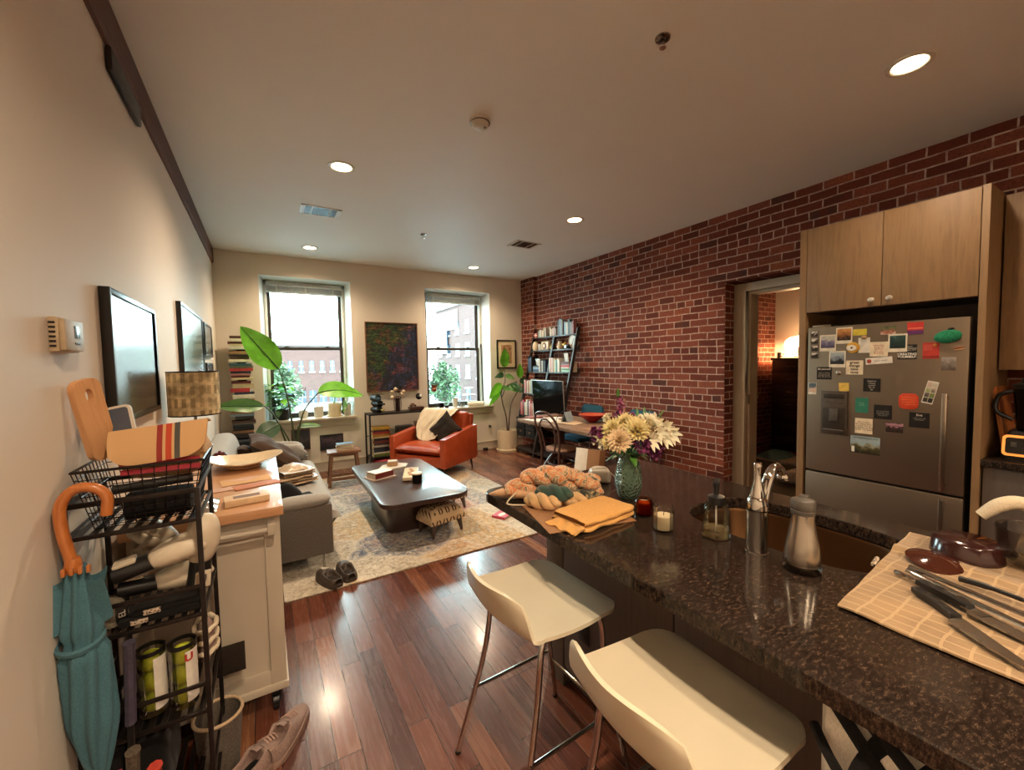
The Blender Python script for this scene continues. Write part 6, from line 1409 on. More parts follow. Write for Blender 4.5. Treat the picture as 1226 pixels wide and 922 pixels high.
# top shelf: small red flag box, row of discs, picture books
z1_ = levels[0]+.0005; x1_ = xf(1.965)+.0
t = thing('red_cross_tin', 'small red tin with a white cross at the far end of the top shelf', 'tin', (x1_+.05, 6.0, z1_)); MB().box(-.03, -.05, 0, .03, .05, .075, .004).out('tin', M['red_plastic'], t); b = MB(); b.box(-.032, -.05, .032, -.029, .05, .045); b.box(-.0325, -.012, .0, -.0295, .004, .075); b.out('cross', Wt, t)
def row2(items, y, z, x, desc, depth): return row(y, z, x, items, desc, depth=depth)
row(5.90, z1_, x1_+.0, seq('grey,mint,white,white,dusty rose,ivory,cream,charcoal,white', 7, .02, .035, .10, .15), 'on the left bay top shelf', depth=.07)
row(5.56, z1_, x1_+.0, seq('ivory,cream,white,tan,white,pink,grey,white', 8, .016, .026, .11, .15), 'on the top shelf mid-way', depth=.07)
row(5.34, z1_, x1_+.0, seq('slate,pale blue,grey', 9, .04, .05, .22, .26), 'standing tall on the top shelf', depth=.06)
row(5.17, z1_, x1_+.0, seq('pale blue,white,slate,grey,dusty rose', 10, .028, .055, .17, .24), 'at the near end of the top shelf', depth=.06)
# candle glasses above the screen
for y, h_, lb in ((5.16, .09, 'short candle on the shelf just behind the top of the screen'), (5.05, .13, 'tall thin candle glass behind the top of the screen'), (4.99, .08, 'small glass at the right end behind the top of the screen')):
    pass
# screen and its foot on the desk-height shelf
t = thing('computer_screen', 'large black glossy computer screen on the right bay of the shelf', 'computer screen', (3.79, 5.19, .665), rot=(0, R(-3), R(0)))
b = MB(); b.box(0, -.405, .0, .022, .405, .585, .004); b.out('bezel', simple('screen_rim', '9a9690', .3, .7), t); b = MB(); b.box(-.0015, -.398, .008, .001, .398, .577); b.out('panel', simple('screen_black', '050506', .12, spec=.12), t)
t2 = thing('soundbar', 'black box speaker lying under the screen', 'speaker', (3.76, 5.3, .642)); MB().box(-.04, -.16, 0, .04, .16, .05, .008).out('cabinet', M['black_plastic'], t2)
b = MB(); b.box(.0, -.12, -.024, .12, .12, -.016, .002); b.box(.03, -.03, -.02, .05, .03, .12, .002); b.out('stand', M['dark_chrome'], t)
# fabric storage boxes in the left bay
def fbox(label, y, z, h=.16, w=.255):
    t = thing('storage_box', label, 'storage box', (xf(z)+.13, y, z+.001), group='black storage boxes in the ladder shelf'); MB().box(-.13, -w/2, 0, .13, w/2, h-.025, .006).out('box', M['black_fabric'], t); MB().box(-.134, -w/2-.004, h-.03, .134, w/2+.004, h, .006).out('lid', M['black_plastic'], t)
    b = MB(); b.box(-.1335, -.028, .055, -.1305, .028, .085, .001); b.out('label_holder', M['brushed_steel'], t); return t
f1 = fbox('lower black storage box nearest the corner in the ladder shelf', 5.895, .30, .15)
for lb, y, z in (('upper black storage box nearest the corner', 5.895, .452), ('lower black storage box beside the shelf post', 5.61, .30), ('upper black storage box beside the shelf post', 5.61, .452)): dup(f1, (xf(.30)+.13, y, z), label=lb+' in the ladder shelf')
row(5.42, .30+.0, xf(.30)+.05, seq('white,pale blue,grey,dusty rose', 13, .02, .03, .2, .24), 'low beside the storage boxes') if 0 else None

# ---------------------------------------------------------------- dining table
t = thing('dining_table', 'rustic plank dining table on a curved dark pedestal by the brick wall', 'dining table', (3.44, 3.94, 0))
b = MB()
for k in range(5): b.box(-.41+.164*k+.001, -.97, .705, -.41+.164*(k+1)-.001, .93, .745, .003)
b.out('tabletop', M['table_wood'], t)
b = MB(); b.box(-.405, .91, .703, .405, .955, .747, .003); b.box(-.405, -.995, .703, .405, -.95, .747, .003); b.out('breadboard_end', M['table_wood'], t)
for y in (.52, -.55):
    b = MB(); b.box(-.06, y-.05, .20, .06, y+.05, .70, .02); b.out('pedestal', M['bentwood'], t)
    for s in (-1, 1): MB().tube(bez([(s*.03, y, .30), (s*.14, y, .24), (s*.26, y, .12), (s*.36, y, .035)], 6), [.045-.0012*i for i in range(19)], 10).out('foot', M['bentwood'], t)
    for s in (-1, 1): MB().tube(bez([(s*.03, y, .55), (s*.12, y, .62), (s*.25, y, .68)], 6), .03, 8).out('brace', M['bentwood'], t)
b = MB(); b.box(-.035, -.55, .28, .035, .52, .36, .01); b.out('stretcher', M['bentwood'], t)
TT_ = .7475
# bentwood chair
ca = math.atan2(.30, .95)
t = thing('bentwood_chair', 'dark bentwood cafe chair with arched back at the dining table', 'chair', (3.10, 3.98, 0), R(6))
MB().lathe([(0, .452), (.185, .452), (.205, .462), (.205, .478), (.19, .486), (0, .478)], 36).out('seat', M['stool_wood'], t); MB().tube([(.198*math.cos(a), .198*math.sin(a), .462) for a in [2*PI*i/36 for i in range(36)]], .015, 10, loop=True).out('seat_ring', M['bentwood'], t)
MB().tube([(.165*math.cos(a), .165*math.sin(a), .30) for a in [2*PI*i/32 for i in range(32)]], .009, 8, loop=True).out('leg_ring', M['bentwood'], t)
for s in (-1, 1):
    MB().tube(bez([(-.185, s*.15, .46), (-.195, s*.155, .25), (-.225, s*.175, 0)], 6), .015, 10).out('leg', M['bentwood'], t)
    MB().tube(bez([(.15, s*.12, .455), (.165, s*.13, .25), (.20, s*.155, 0)], 6), [.016-.0004*i for i in range(13)], 10).out('leg', M['bentwood'], t)
b = MB(); b.tube(bez([(-.185, -.15, .46), (-.20, -.175, .62), (-.255, -.19, .80), (-.295, -.12, .915), (-.305, 0, .945), (-.295, .12, .915), (-.255, .19, .80), (-.20, .175, .62), (-.185, .15, .46)], 7), .014, 10); b.out('back_arch', M['bentwood'], t)
b = MB(); b.tube(bez([(-.19, -.08, .47), (-.205, -.11, .62), (-.243, -.12, .76), (-.268, -.06, .84), (-.273, 0, .855), (-.268, .06, .84), (-.243, .12, .76), (-.205, .11, .62), (-.19, .08, .47)], 7), .011, 10); b.out('inner_arch', M['bentwood'], t)
# blue chairs
def bluechair(label, x, y, rz):
    t = thing('dining_chair', label, 'chair', (x, y, 0), rz, 'blue upholstered dining chairs')
    MB().box(-.22, -.23, .42, .23, .23, .48, .03, seg=4).out('seat', M['blue_fabric'], t)
    b = MB(); b.prism(rrect(-.22, .0, .22, .34, .06, 5), -.018, .018, b=.012, M=Tm(-.20, 0, .56, ry=R(-8)) @ Matrix(((0,0,1,0),(1,0,0,0),(0,1,0,0),(0,0,0,1)))); b.out('backrest', M['blue_fabric'], t)
    for sx, sy in ((-1, -1), (-1, 1), (1, -1), (1, 1)): MB().cyl((sx*.16, sy*.17, .42), (sx*.20, sy*.20, 0), .011, .009, 10).out('leg', M['chrome'], t)
    for sy in (-1, 1): MB().tube([(-.17, sy*.17, .43), (-.20, sy*.16, .62)], .011, 8).out('back_post', M['chrome'], t)
    return t
bc = bluechair('blue upholstered chair behind the dining table, nearer the bookshelf', 3.86, 4.52, PI)
dup(bc, (3.86, 3.58, 0), PI, label='blue upholstered chair behind the dining table, nearer the kitchen')
# on the table
t = thing('red_bowl', 'wide red serving bowl with orange inside on the dining table', 'bowl', (3.62, 4.0, TT_)); MB().lathe([(0, .001), (.06, .001), (.065, .012), (.13, .055), (.185, .10), (.18, .103), (.12, .063), (.05, .02), (0, .018)], 40, cap=False).out('bowl', simple('bowl_red', '8f1f24', .25), t, sharp=60); MB().lathe([(0, .021), (.05, .023), (.119, .066), (.172, .10)], 40, cap=False).out('inside_glaze', simple('bowl_orange', 'b0523a', .3), t, sharp=60)
flat('placemat', 'grey-brown placemat under the red bowl', 'placemat', .42, .32, .003, M['grey_felt'], (3.66, 3.98, TT_-.0006), R(10)) if 0 else flat('placemat', 'tan placemat beside the red bowl on the dining table', 'placemat', .28, .40, .003, M['towel_fabric'], (3.36, 4.16, TT_+.0002), R(12))
flat('envelope', 'orange-brown envelope near the front table edge', 'envelope', .16, .24, .003, M['kraft'], (3.22, 3.56, TT_+.0002), R(-15))
for k, (x, y, rz, lb) in enumerate(((3.17, 4.62, 5, 'sheet of white paper at the far left corner of the dining table'), (3.30, 4.42, -18, 'sheet of white paper overlapping the corner sheet on the dining table'), (3.46, 4.66, 12, 'sheet of paper nearest the screen on the dining table'))):
    flat('paper_sheet', lb, 'paper', .21, .30, .001+.0004*k, M['paper'], (x, y, TT_+.0002+.0012*k), R(rz), 'loose papers on the dining table')
t = thing('pink_notebook', 'pinkish notebook lying at the far end of the dining table', 'notebook', (3.24, 4.78, TT_+.004)); MB().box(-.11, -.07, 0, .11, .07, .02, .002).out('body', cm(NAMES['dusty rose']), t)
t = thing('folded_card', 'upright folded pale blue card on the dining table', 'card', (3.39, 4.22, TT_+.001), R(25)); b = MB(); b.rings([[(-.10, -.045, 0), (-.10, 0, .13), (-.10, .045, 0)], [(.10, -.045, 0), (.10, 0, .13), (.10, .045, 0)]], closed=False); bm_ = b.bm; bmesh.ops.solidify(bm_, geom=bm_.faces[:], thickness=.001); b.out('card', simple('card_blue', '9fb0bd', .6), t)
t = thing('laptop', 'closed brown laptop case near the screen on the dining table', 'laptop case', (3.55, 4.80, TT_)); MB().box(-.16, -.11, 0, .16, .11, .018, .004).out('case', M['stool_wood'], t)
MB_ = MB(); MB_.tube(bez([(3.18, 4.18, TT_+.005), (3.2, 4.2, TT_+.06), (3.30, 4.24, TT_+.12), (3.42, 4.28, TT_+.15), (3.50, 4.36, TT_+.10), (3.52, 4.42, TT_+.01)], 6), .004, 6); o = MB_.out('cable', M['black_plastic']); tag(o, 'black cable arching over the folded pale card', 'cable')
t = thing('taper_candle', 'tall pale taper candle in a holder on the dining table', 'candle', (3.62, 3.44, TT_)); MB().lathe([(0, 0), (.04, 0), (.04, .006), (.012, .014), (.012, .04), (0, .04)], 20).out('holder', M['dark_chrome'], t); MB().cyl((0, 0, .035), (0, 0, .335), .015, .014, 12).out('candle', simple('candle_pink', 'b88a70', .5), t)
t = thing('spice_tray', 'dark wooden tray with little jars at the near end of the table', 'tray', (3.66, 3.08, TT_), R(4)); b = MB(); b.box(-.17, -.09, 0, .17, .09, .012, .002); b.out('tray', M['bentwood'], t)
for k, (x, y) in enumerate(((-.11, 0), (-.04, .02), (.03, -.01), (.10, .02))): q = MB().lathe([(0, .013), (.026, .013), (.026, .06), (.02, .066), (.0, .067)], 16); q.bm.verts.ensure_lookup_table(); bmesh.ops.translate(q.bm, vec=(x, y, 0), verts=q.bm.verts); q.out('jar', [M['smoke_glass'], M['dark_chrome'], M['terracotta_tan'], M['smoke_glass']][k], t)
# leaning white and kraft panels beneath the table
t = thing('cardboard_box', 'tall flattened white and brown cardboard box leaning under the table near end', 'box', (2.56, 2.98, .03), rot=(0, R(13), R(20))); MB().box(-.02, .0, 0, .02, .13, .66, .002).out('white_side', M['paper'], t); MB().box(-.02, -.13, 0, .10, .0, .66, .002).out('brown_side', M['kraft'], t)
b = MB(); b.box(-.0212, .03, .28, -.0202, .11, .36); b.out('yellow_label', M['tennis_yellow'], t)
# power outlet + cord on far wall
t = thing('wall_outlet', 'white wall outlet with black plug left of the white cylinder pot', 'outlet', (3.44, 6.498, .42)); MB().box(-.036, -.006, -.057, .036, 0, .057, .002).out('plate', M['white_plastic'], t); MB().box(-.015, -.03, -.03, .015, -.006, .005, .003).out('plug', M['black_plastic'], t)
t = thing('power_adapter', 'small black power adapter on the floor by the white cylinder pot', 'adapter', (3.30, 6.40, 0)); MB().box(-.04, -.025, 0, .04, .025, .045, .005).out('body', M['black_plastic'], t)

# ---------------------------------------------------------------- things on the island
Z = CZ+.0005
# vase of flowers
t = thing('flower_vase', 'tapered green textured glass vase holding a big bouquet', 'vase', (1.385, 1.295, Z))
MB().lathe([(0, .001), (.036, .001), (.05, .02), (.059, .06), (.060, .09), (.055, .13), (.047, .165), (.042, .19), (.042, .205), (.0395, .205), (.039, .19), (.044, .165), (.052, .13), (.057, .09), (.055, .06), (.046, .022), (.033, .008), (0, .008)], 44, cap=False).out('glass', M['vase_glass'], t, sharp=70)
MB().lathe([(0, .010), (.032, .010), (.044, .024), (.052, .06), (.0535, .085), (0, .085)], 30).out('water', M['vase_water'] if 'vase_water' in M else simple('vase_water', '7d9a7c', .05, trans=.9), t)
pr = random.Random(8)
for k in range(12): a = 2.4*k; MB().tube(bez([(.03*math.cos(a), .03*math.sin(a), .012), (-.01*math.cos(a), -.01*math.sin(a), .12), (.035*math.cos(a+2), .035*math.sin(a+2), .205), (.07*math.cos(a+2), .07*math.sin(a+2), .25)], 4), .003, 6).out('stem', M['leaf_mid'], t)
tb = thing('bouquet', 'bouquet of cream chrysanthemums, purple stock and white lilies in the green vase', 'bouquet', (1.385, 1.295, Z+.20))
simple('petal_cream', 'e2d29c', .6, var=.12, scale=60, sss=.1); simple('petal_white', 'ebe2c8', .6, var=.1, sss=.1); simple('petal_peach', 'e6cfaa', .6, var=.1); simple('petal_purple', '6e2a55', .6, var=.35, scale=60); simple('petal_mauve', '9c5478', .6, var=.3, scale=60)
def mum(c, r, m, nrm, n=5):
    b = MB(); nrm = Vector(nrm).normalized(); q = nrm.to_track_quat('Z', 'Y'); base = Matrix.Translation(c) @ q.to_matrix().to_4x4()
    for ring, (cnt, tiltd, ln) in enumerate(((22, 4, 1.0), (20, 20, .97), (18, 38, .88), (15, 54, .75), (11, 70, .6), (7, 82, .45))):
        for k in range(cnt):
            a = 2*PI*k/cnt+ring*.3+pr.uniform(-.08, .08); el = R(tiltd+pr.uniform(-8, 8)); d = Vector((math.cos(a)*math.cos(el), math.sin(a)*math.cos(el), math.sin(el)))
            bb = MB(); leaf(b, base @ (Vector((0, 0, .002*ring))), q @ d, r*ln, r*.34, -.12, up=nrm, nu=3, nv=2, fold=.4)
    b.ball(tuple(Vector(c)+nrm*r*.15), r*.3, n=8, m=5); return b.out('chrysanthemum', M[m], tb)
# direction towards the viewer from the vase
vw = Vector((-1.385, -1.295, .35)).normalized(); sd = Vector((.683, -.730, 0))   # image right
def P3(r_, u, f=0.): return vw*f*1.0+sd*r_+Vector((0, 0, u))
for r_, u, f, rad, m in ((-.035, .055, .09, .062, 'petal_peach'), (.035, .10, .06, .066, 'petal_cream'), (-.06, .10, .05, .058, 'petal_cream'), (-.01, .13, .02, .055, 'petal_cream'), (.085, .125, .03, .06, 'petal_white'), (-.075, .05, .06, .045, 'petal_cream'), (.05, .14, -.05, .05, 'petal_white'), (.0, .09, -.08, .06, 'petal_cream')):
    p = P3(r_, u, f); mum(p, rad, m, p+Vector((0, 0, -.02))+vw*.06)
# lilies / alstroemeria: pointed petals at the right
for r_, u, f in ((.12, .10, .05), (.145, .085, .04), (.15, .125, .02), (.115, .14, .0), (.175, .10, .02), (.09, .07, .07)):
    b = MB(); c = P3(r_, u, f)
    for k in range(6): a = PI/3*k; d = (sd*(.5+.5*math.cos(a))+Vector((0, 0, 1))*math.sin(a)*.8+vw*.5); leaf(b, c, d, .055, .02, .2, up=vw, nu=4, nv=2, fold=.2)
    b.out('lily', M['petal_white'], tb)
# stock spikes: clusters of purple florets
def spike(base, tip, n, r0, m, r1=.0145):
    b = MB(); base, tip = Vector(base), Vector(tip)
    for k in range(n):
        s = k/n; c = base.lerp(tip, s)+Vector([pr.uniform(-1, 1) for _ in range(3)])*r0*(1-.5*s)
        for j in range(4): d = Vector([pr.uniform(-1, 1) for _ in range(3)]); leaf(b, c, d, r1*1.6, r1*1.4, 0, nu=2, nv=2, fold=.5)
        b.ball(tuple(c), r1*.55, n=6, m=4)
    b.out('stock_spike', M[m], tb)
spike(P3(-.03, .10, -.03), P3(-.045, .255, -.02), 26, .026, 'petal_mauve'); spike(P3(-.10, .08, .02), P3(-.135, .10, .03), 18, .028, 'petal_purple'); spike(P3(.05, .03, .09), P3(.10, .045, .06), 26, .03, 'petal_purple')
spike(P3(.0, .15, -.03), P3(.01, .16, -.02), 14, .04, 'petal_purple'); spike(P3(-.125, .03, .04), P3(-.12, .10, .03), 14, .022, 'petal_white', .01); spike(P3(-.14, .06, .02), P3(-.15, .11, .02), 12, .02, 'petal_purple'); spike(P3(-.085, .13, .01), P3(-.09, .175, .0), 14, .022, 'petal_white', .01); spike(P3(.10, .0, .06), P3(.13, .03, .05), 14, .024, 'petal_purple'); spike(P3(.10, .15, -.03), P3(.11, .19, -.04), 8, .016, 'petal_white', .008)
b = MB()
for k in range(26):
    a = pr.uniform(0, 2*PI); p = Vector((.035*math.cos(a), .035*math.sin(a), .0)); leaf(b, p, (math.cos(a), math.sin(a), pr.uniform(-.2, 1.0)), pr.uniform(.05, .085), .03, .4, nu=5, nv=2)
for k in range(8): p = P3(pr.uniform(.04, .14), pr.uniform(.12, .17), -.02); leaf(b, p, (pr.uniform(-1, 1), pr.uniform(-1, 1), 1), .05, .012, 0, nu=3, nv=2)
leaf(b, P3(-.045, .25, -.02), (0, 0, 1), .05, .02, 0); b.out('foliage', M['leaf_mid'], tb)
for k in range(9):
    a = 2*PI*k/9; MB().tube(bez([(.03*math.cos(a), .03*math.sin(a), -.03), (.05*math.cos(a), .05*math.sin(a), .03), (.075*math.cos(a), .075*math.sin(a), .085)], 4), .003, 6).out('flower_stem', M['leaf_dark'], tb)

t = thing('charger_brick', 'white power charger wrapped in its cable beside the vase', 'charger', (1.455, 1.555, Z), R(-35)); MB().box(-.05, -.04, 0, .05, .04, .065, .018, seg=4).out('brick', M['white_plastic'], t)
b = MB()
for k in range(4): yy = -.012+.009*k; b.tube(bez([(-.053, yy, .0+.004), (-.055, yy+.004, .04), (-.03, yy+.01, .068), (.03, yy+.012, .069), (.055, yy+.01, .04), (.053, yy+.012, .006)], 5), .0028, 6)
b.out('cable', M['white_plastic'], t); MB().tube(bez([(.04, .0, .06), (.075, -.03, .03), (.10, -.06, .004)], 5), .003, 6).out('cable_tail', M['white_plastic'], t)
t = thing('amber_candle', 'amber glass candle jar beside the folded yellow towel', 'candle', (1.283, 1.118, Z)); MB().lathe([(0, .001), (.033, .001), (.035, .005), (.035, .052), (.030, .058), (.030, .066), (.0275, .066), (.028, .057), (.0325, .05), (.032, .006), (0, .005)], 30, cap=False).out('jar', M['amber_glass'], t); MB().lathe([(0, .007), (.030, .007), (.030, .05), (0, .05)], 24).out('wax', M['wax'], t)
t = thing('jar_candle', 'clear glass jar candle with pale wax in front of the amber one', 'candle', (1.222, .975, Z)); MB().lathe([(0, .001), (.034, .001), (.037, .006), (.037, .066), (.035, .072), (.037, .075), (.037, .088), (.034, .088), (.034, .008), (0, .006)], 32, cap=False).out('jar', M['clear_glass'], t); MB().lathe([(0, .008), (.0335, .008), (.0335, .055), (0, .054)], 28).out('wax', M['wax'], t); MB().cyl((0, 0, .05), (.003, 0, .068), .0012, n=6).out('wick', M['black_fabric'], t)
# kraft paper and folded yellow towel
t = thing('kraft_paper', 'sheet of brown kraft paper under the folded yellow towel', 'paper', (1.07, 1.285, Z), R(-14)); MB().box(-.18, -.16, 0, .18, .16, .0015).out('sheet', M['kraft'], t)
t = thing('yellow_towel', 'folded yellow towel on brown paper at the island corner', 'towel', (1.09, 1.20, Z+.002), R(6)); 
def tw(w, d, zz, th, sh, seed):
    def f(u, v):
        a = 2*PI*v; yy = math.copysign(abs(math.cos(a))**.35, math.cos(a)); s = math.sin(a); q = math.copysign(abs(s)**.6, s)
        x = (u-.5)*w; e = 1-.12*abs(2*u-1)**10
        return (x+sh+.006*noise.noise(Vector((yy*3, zz*40, seed))), yy*d/2*e+.004*noise.noise(Vector((u*5, q, seed+3))), zz+th*.5+q*th*.5*e+.005*noise.noise(Vector((u*5, yy*3, seed+7))))
    return f
b = MB(); b.sheet(tw(.29, .19, .0, .020, .0, 1), 26, 30); b.sheet(tw(.285, .185, .018, .022, .003, 5), 26, 30); b.out('folds', M['yellow_fabric'], t)
b = MB(); b.sheet(lambda u, v: (-.143-.045*v+.004*math.sin(u*11), -.088+.15*u+.01*v, .006+.014*(1-v)+.0035*math.sin(u*17+v*3)), 40, 8, .006); b.out('loose_edge', M['yellow_fabric'], t)
# yarn skeins in a pile
def yarnmat(name, stops, sc):
    t = NT(name); v = t.coord(); n = t.noise(t.mapping(v, sc=(1, 1, 1)), sc, 3, .6, .6); t.set(color=t.ramp(n, stops), rough=.85, sheen=.3); t.bump(t.noise(v, 260, 2), .5, .002); M[name] = t.m
yarnmat('yarn_orange', [(.34, '5a5040'), (.42, 'cdb08c'), (.48, 'c98a5c'), (.52, 'b86230'), (.57, 'd2b48e'), (.62, '46483a'), (.68, 'd0b08a')], 22); yarnmat('yarn_teal', [(.35, '173028'), (.55, '24443a'), (.68, '4a5a42')], 14); yarnmat('yarn_cream', [(.35, 'a98a5c'), (.55, 'c8a070'), (.68, 'd2b488')], 14); yarnmat('yarn_dark', [(.4, '20221c'), (.5, '4a4a38'), (.56, 'b09468'), (.62, '24261e')], 26)
def skein(label, p, L_, r_, m, rz, twist=2.4, group='skeins of yarn at the island corner', rot=None):
    t = thing('yarn_skein', label, 'yarn', p, rz, group, rot=rot)
    for s in (0, PI):
        n = 36; pts = []; rr = []
        for i in range(n+1):
            u = i/n; a = twist*PI*u+s; e = math.sin(PI*u)**.5 if 0 < u < 1 else 0
            pts.append(((u-.5)*L_, .48*r_*math.cos(a)*e, r_*.85+.40*r_*math.sin(a)*e)); rr.append(r_*(.30+.38*e))
        MB().tube(pts, rr, 14).out('strand', M[m], t)
    return t
skein('big orange and cream yarn skein at the back of the pile', (1.06, 1.535, Z), .30, .055, 'yarn_orange', R(-18), 3)
skein('orange, brown and grey yarn skein on the right of the pile', (1.17, 1.46, Z+.025), .28, .055, 'yarn_orange', R(-40), 2.5)
skein('short yarn skein of orange and cream lying over the pile top', (1.09, 1.48, Z+.062), .26, .048, 'yarn_orange', R(-28), 3.4)
skein('cream and olive yarn skein at the left front of the pile', (.985, 1.40, Z), .15, .036, 'yarn_cream', R(-60), 3)
skein('dark teal yarn skein in the middle of the pile', (1.035, 1.385, Z+.03), .15, .036, 'yarn_teal', R(-50), 3)
skein('cream yarn skein between teal and dark ones', (1.095, 1.355, Z), .14, .034, 'yarn_cream', R(-42), 2)
skein('dark green speckled yarn skein near the towel', (1.17, 1.36, Z), .15, .03, 'yarn_dark', R(-15), 3)
skein('small knotted orange and grey yarn end at the right', (1.255, 1.40, Z), .10, .034, 'yarn_orange', R(-60), 3)
t = thing('drawstring_bag', 'pale peach drawstring pouch at the island far corner', 'bag', (.965, 1.56, Z), R(-48)); b = MB(); b.tube([(-.14, 0, .012), (-.10, 0, .02), (-.03, 0, .032), (.03, 0, .035), (.07, 0, .03)], [.004, .018, .034, .038, .03], 18, flat=.8); b.out('pouch', simple('peach_cloth', 'c9a07c', .85), t, sharp=80); MB().tube(bez([(.0, -.035, .04), (-.03, -.075, .004), (.02, -.09, .004), (.07, -.06, .004), (.06, -.02, .02)], 5), .0035, 6).out('cord', M['cream_fabric'], t)
# drying towel with dishes
def waffle():
    t = NT('waffle_towel'); v0 = t.coord(); v = t.node('ShaderNodeVectorMath', operation='MULTIPLY_ADD', i_0=t.node('ShaderNodeTexNoise', i_Vector=v0, i_Scale=7., i_Detail=2.).outputs['Color'], i_1=(.03, .03, 0), i_2=v0).outputs[0]; s = t.node('ShaderNodeSeparateXYZ', i_Vector=v)
    def ln(o_, fr, w): return t.math('LESS_THAN', t.math('ABSOLUTE', t.math('SUBTRACT', t.math('FRACT', t.math('MULTIPLY', o_, fr)), .5)), w)
    a = t.math('MAXIMUM', ln(s.outputs[0], 30, .07), ln(s.outputs[1], 22, .06)); n = t.noise(v, 10, 3)
    t.set(color=t.mix(t.math('MULTIPLY', a, .6), t.ramp(n, [(.3, '84694a'), (.7, '9a7d59')]), lin('b89c74')), rough=.9, sheen=.2); t.bump(t.math('ADD', t.math('MULTIPLY', a, -.6), t.math('MULTIPLY', t.noise(v, 150, 2), .5)), .7, .004); M['waffle_towel'] = t.m
waffle()
t = thing('drying_towel', 'beige checked dish towel spread on the counter beneath drying dishes', 'towel', (1.52, .20, Z), R(0))
def dt(u, v):
    x = -.335+.70*u+(.0 if v > .5 else 0); y = -.40+.66*v; x += .03*(1-v)-.02*math.sin(v*3)*(1-u); y += .025*u-.03*(1-u)*v
    return (x, y, .005+.004*noise.noise(Vector((u*7, v*7, 1)))+.012*math.exp(-((u-.62-.1*v)/.035)**2)*v+.010*math.exp(-((v-.78)/.03)**2)*max(0, u-.5))
b = MB(); b.sheet(dt, 70, 60, .004); b.out('cloth', M['waffle_towel'], t, sharp=80)
MB().tube([(-.02, .262, .008), (.03, .268, .012)], .006, 6).out('tag', M['checker_tag'], t)
DZ_ = Z+.013
def knife(label, p, rz, L_=.145, bl=.13, w=.026):
    t = thing('kitchen_knife', label, 'knife', p, rz, 'kitchen knives on the drying towel')
    b = MB(); b.prism([(0, -.011), (.02, -.013), (.06, -.011), (.10, -.012), (.118, -.014), (.118, .009), (.06, .010), (.0, .011)], 0, .015, b=.004); b.out('handle', M['black_plastic'], t)
    b = MB(); [b.cyl((x, 0, .0145), (x, 0, .0158), .003, n=10) for x in (.03, .06, .09)]; b.out('rivets', M['brushed_steel'], t)
    b = MB(); b.prism([(.118, .009), (.125, -.02), (.135, -w), (.118+bl*.6, -w*.85), (.118+bl*.9, -w*.5), (.118+bl, -.0), (.118+bl*.95, .006), (.13, .009)], .006, .0078); b.out('blade', M['brushed_steel'], t); return t
kn = knife('wide-bladed kitchen knife nearest the counter edge', (1.402, .345, DZ_), R(-131), bl=.17, w=.032)
dup(kn, (1.452, .352, DZ_+.002), R(-118), label='second black-handled knife lying behind the wide-bladed one')
t = thing('steel_tongs', 'long shiny steel tongs lying across the drying towel', 'tongs', (1.50, .385, DZ_+.004), R(-113))
for s in (-1, 1):
    b = MB(); b.sheet(lambda u, v, s=s: (.28*u, s*(.004+.018*u)+(v-.5)*.018*(1-.3*u), .006+.010*(1-(2*v-1)**2)+.004*s+.004), 20, 6, .0012); b.out('arm', M['chrome'], t)
    MB().ball((.29, s*.022, .012), (.025, .014, .006)).out('tip', M['chrome'], t)
t = thing('steel_spatula', 'dark handled steel spatula beside the tongs', 'spatula', (1.56, .30, DZ_+.003), R(-105)); MB().tube(bez([(0, 0, .006), (.05, .004, .010), (.11, 0, .012), (.2, 0, .008)], 5), [.008]*6+[.006]*5+[.004]*5, 8).out('handle', M['black_plastic'], t); MB().prism(rrect(.19, -.03, .29, .03, .01), .006, .0075).out('blade', M['chrome'], t)
t = thing('steel_fork', 'steel fork lying above the knives on the towel', 'fork', (1.475, .405, DZ_+.004), R(-118)); MB().tube(bez([(0, 0, .003), (.06, 0, .005), (.12, 0, .008), (.17, 0, .004)], 4), [.006]*4+[.003]*5+[.004]*4, 8).out('handle', M['chrome'], t)
for k in range(4): MB().tube([(.165, -.009+.006*k, .004), (.21, -.010+.0067*k, .007)], .0013, 5).out('tine', M['chrome'], t)
t = thing('glass_cover', 'round amber-brown glass lid lying on the drying towel', 'lid', (1.645, .365, DZ_+.002), rot=(R(8), R(-4), 0)); MB().lathe([(0, .016), (.03, .013), (.062, .003), (.066, 0), (.066, .004), (.03, .017), (0, .020)], 36, cap=False).out('lid', simple('brown_glass', '3f1e14', .08, spec=.6), t, sharp=70)
t = thing('lid_pot', 'dark red-brown low pan drying upside down on the towel', 'pan', (1.80, .335, DZ_-.004), R(0)); MB().lathe([(.078, .0), (.080, .0), (.074, .045), (.066, .052), (0, .053), (0, .049), (.064, .048), (.070, .042)], 36, cap=False).out('bowl', simple('brown_enamel', '2e1512', .15, spec=.6), t, sharp=60)
t = thing('glass_bowl', 'clear glass bowl drying at the right edge of the towel', 'bowl', (1.835, .205, DZ_-.002)); MB().lathe([(0, .002), (.045, .002), (.066, .02), (.078, .06), (.08, .105), (.083, .108), (.080, .112), (.076, .108), (.074, .06), (.062, .024), (.04, .008), (0, .008)], 44, cap=False).out('bowl', M['clear_glass'], t, sharp=70)
t = thing('frying_pan', 'black pan with cream sleeved handle standing behind the glass bowl', 'pan', (1.935, .12, Z), rot=(0, 0, R(0)))
MB().lathe([(0, 0), (.09, 0), (.115, .05), (.112, .05), (.088, .004), (0, .004)], 36, cap=False, M=Tm(.0, 0, .105, rx=R(70))).out('pan', M['black_plastic'], t); MB().tube(bez([(-.0, .07, .14), (-.015, .13, .17), (-.03, .17, .155), (-.04, .205, .115)], 5), [.016, .018, .019, .02, .02, .02, .02, .02, .02, .02, .02, .019, .018, .017, .016, .015], 14).out('handle_sleeve', M['cream_fabric'], t)

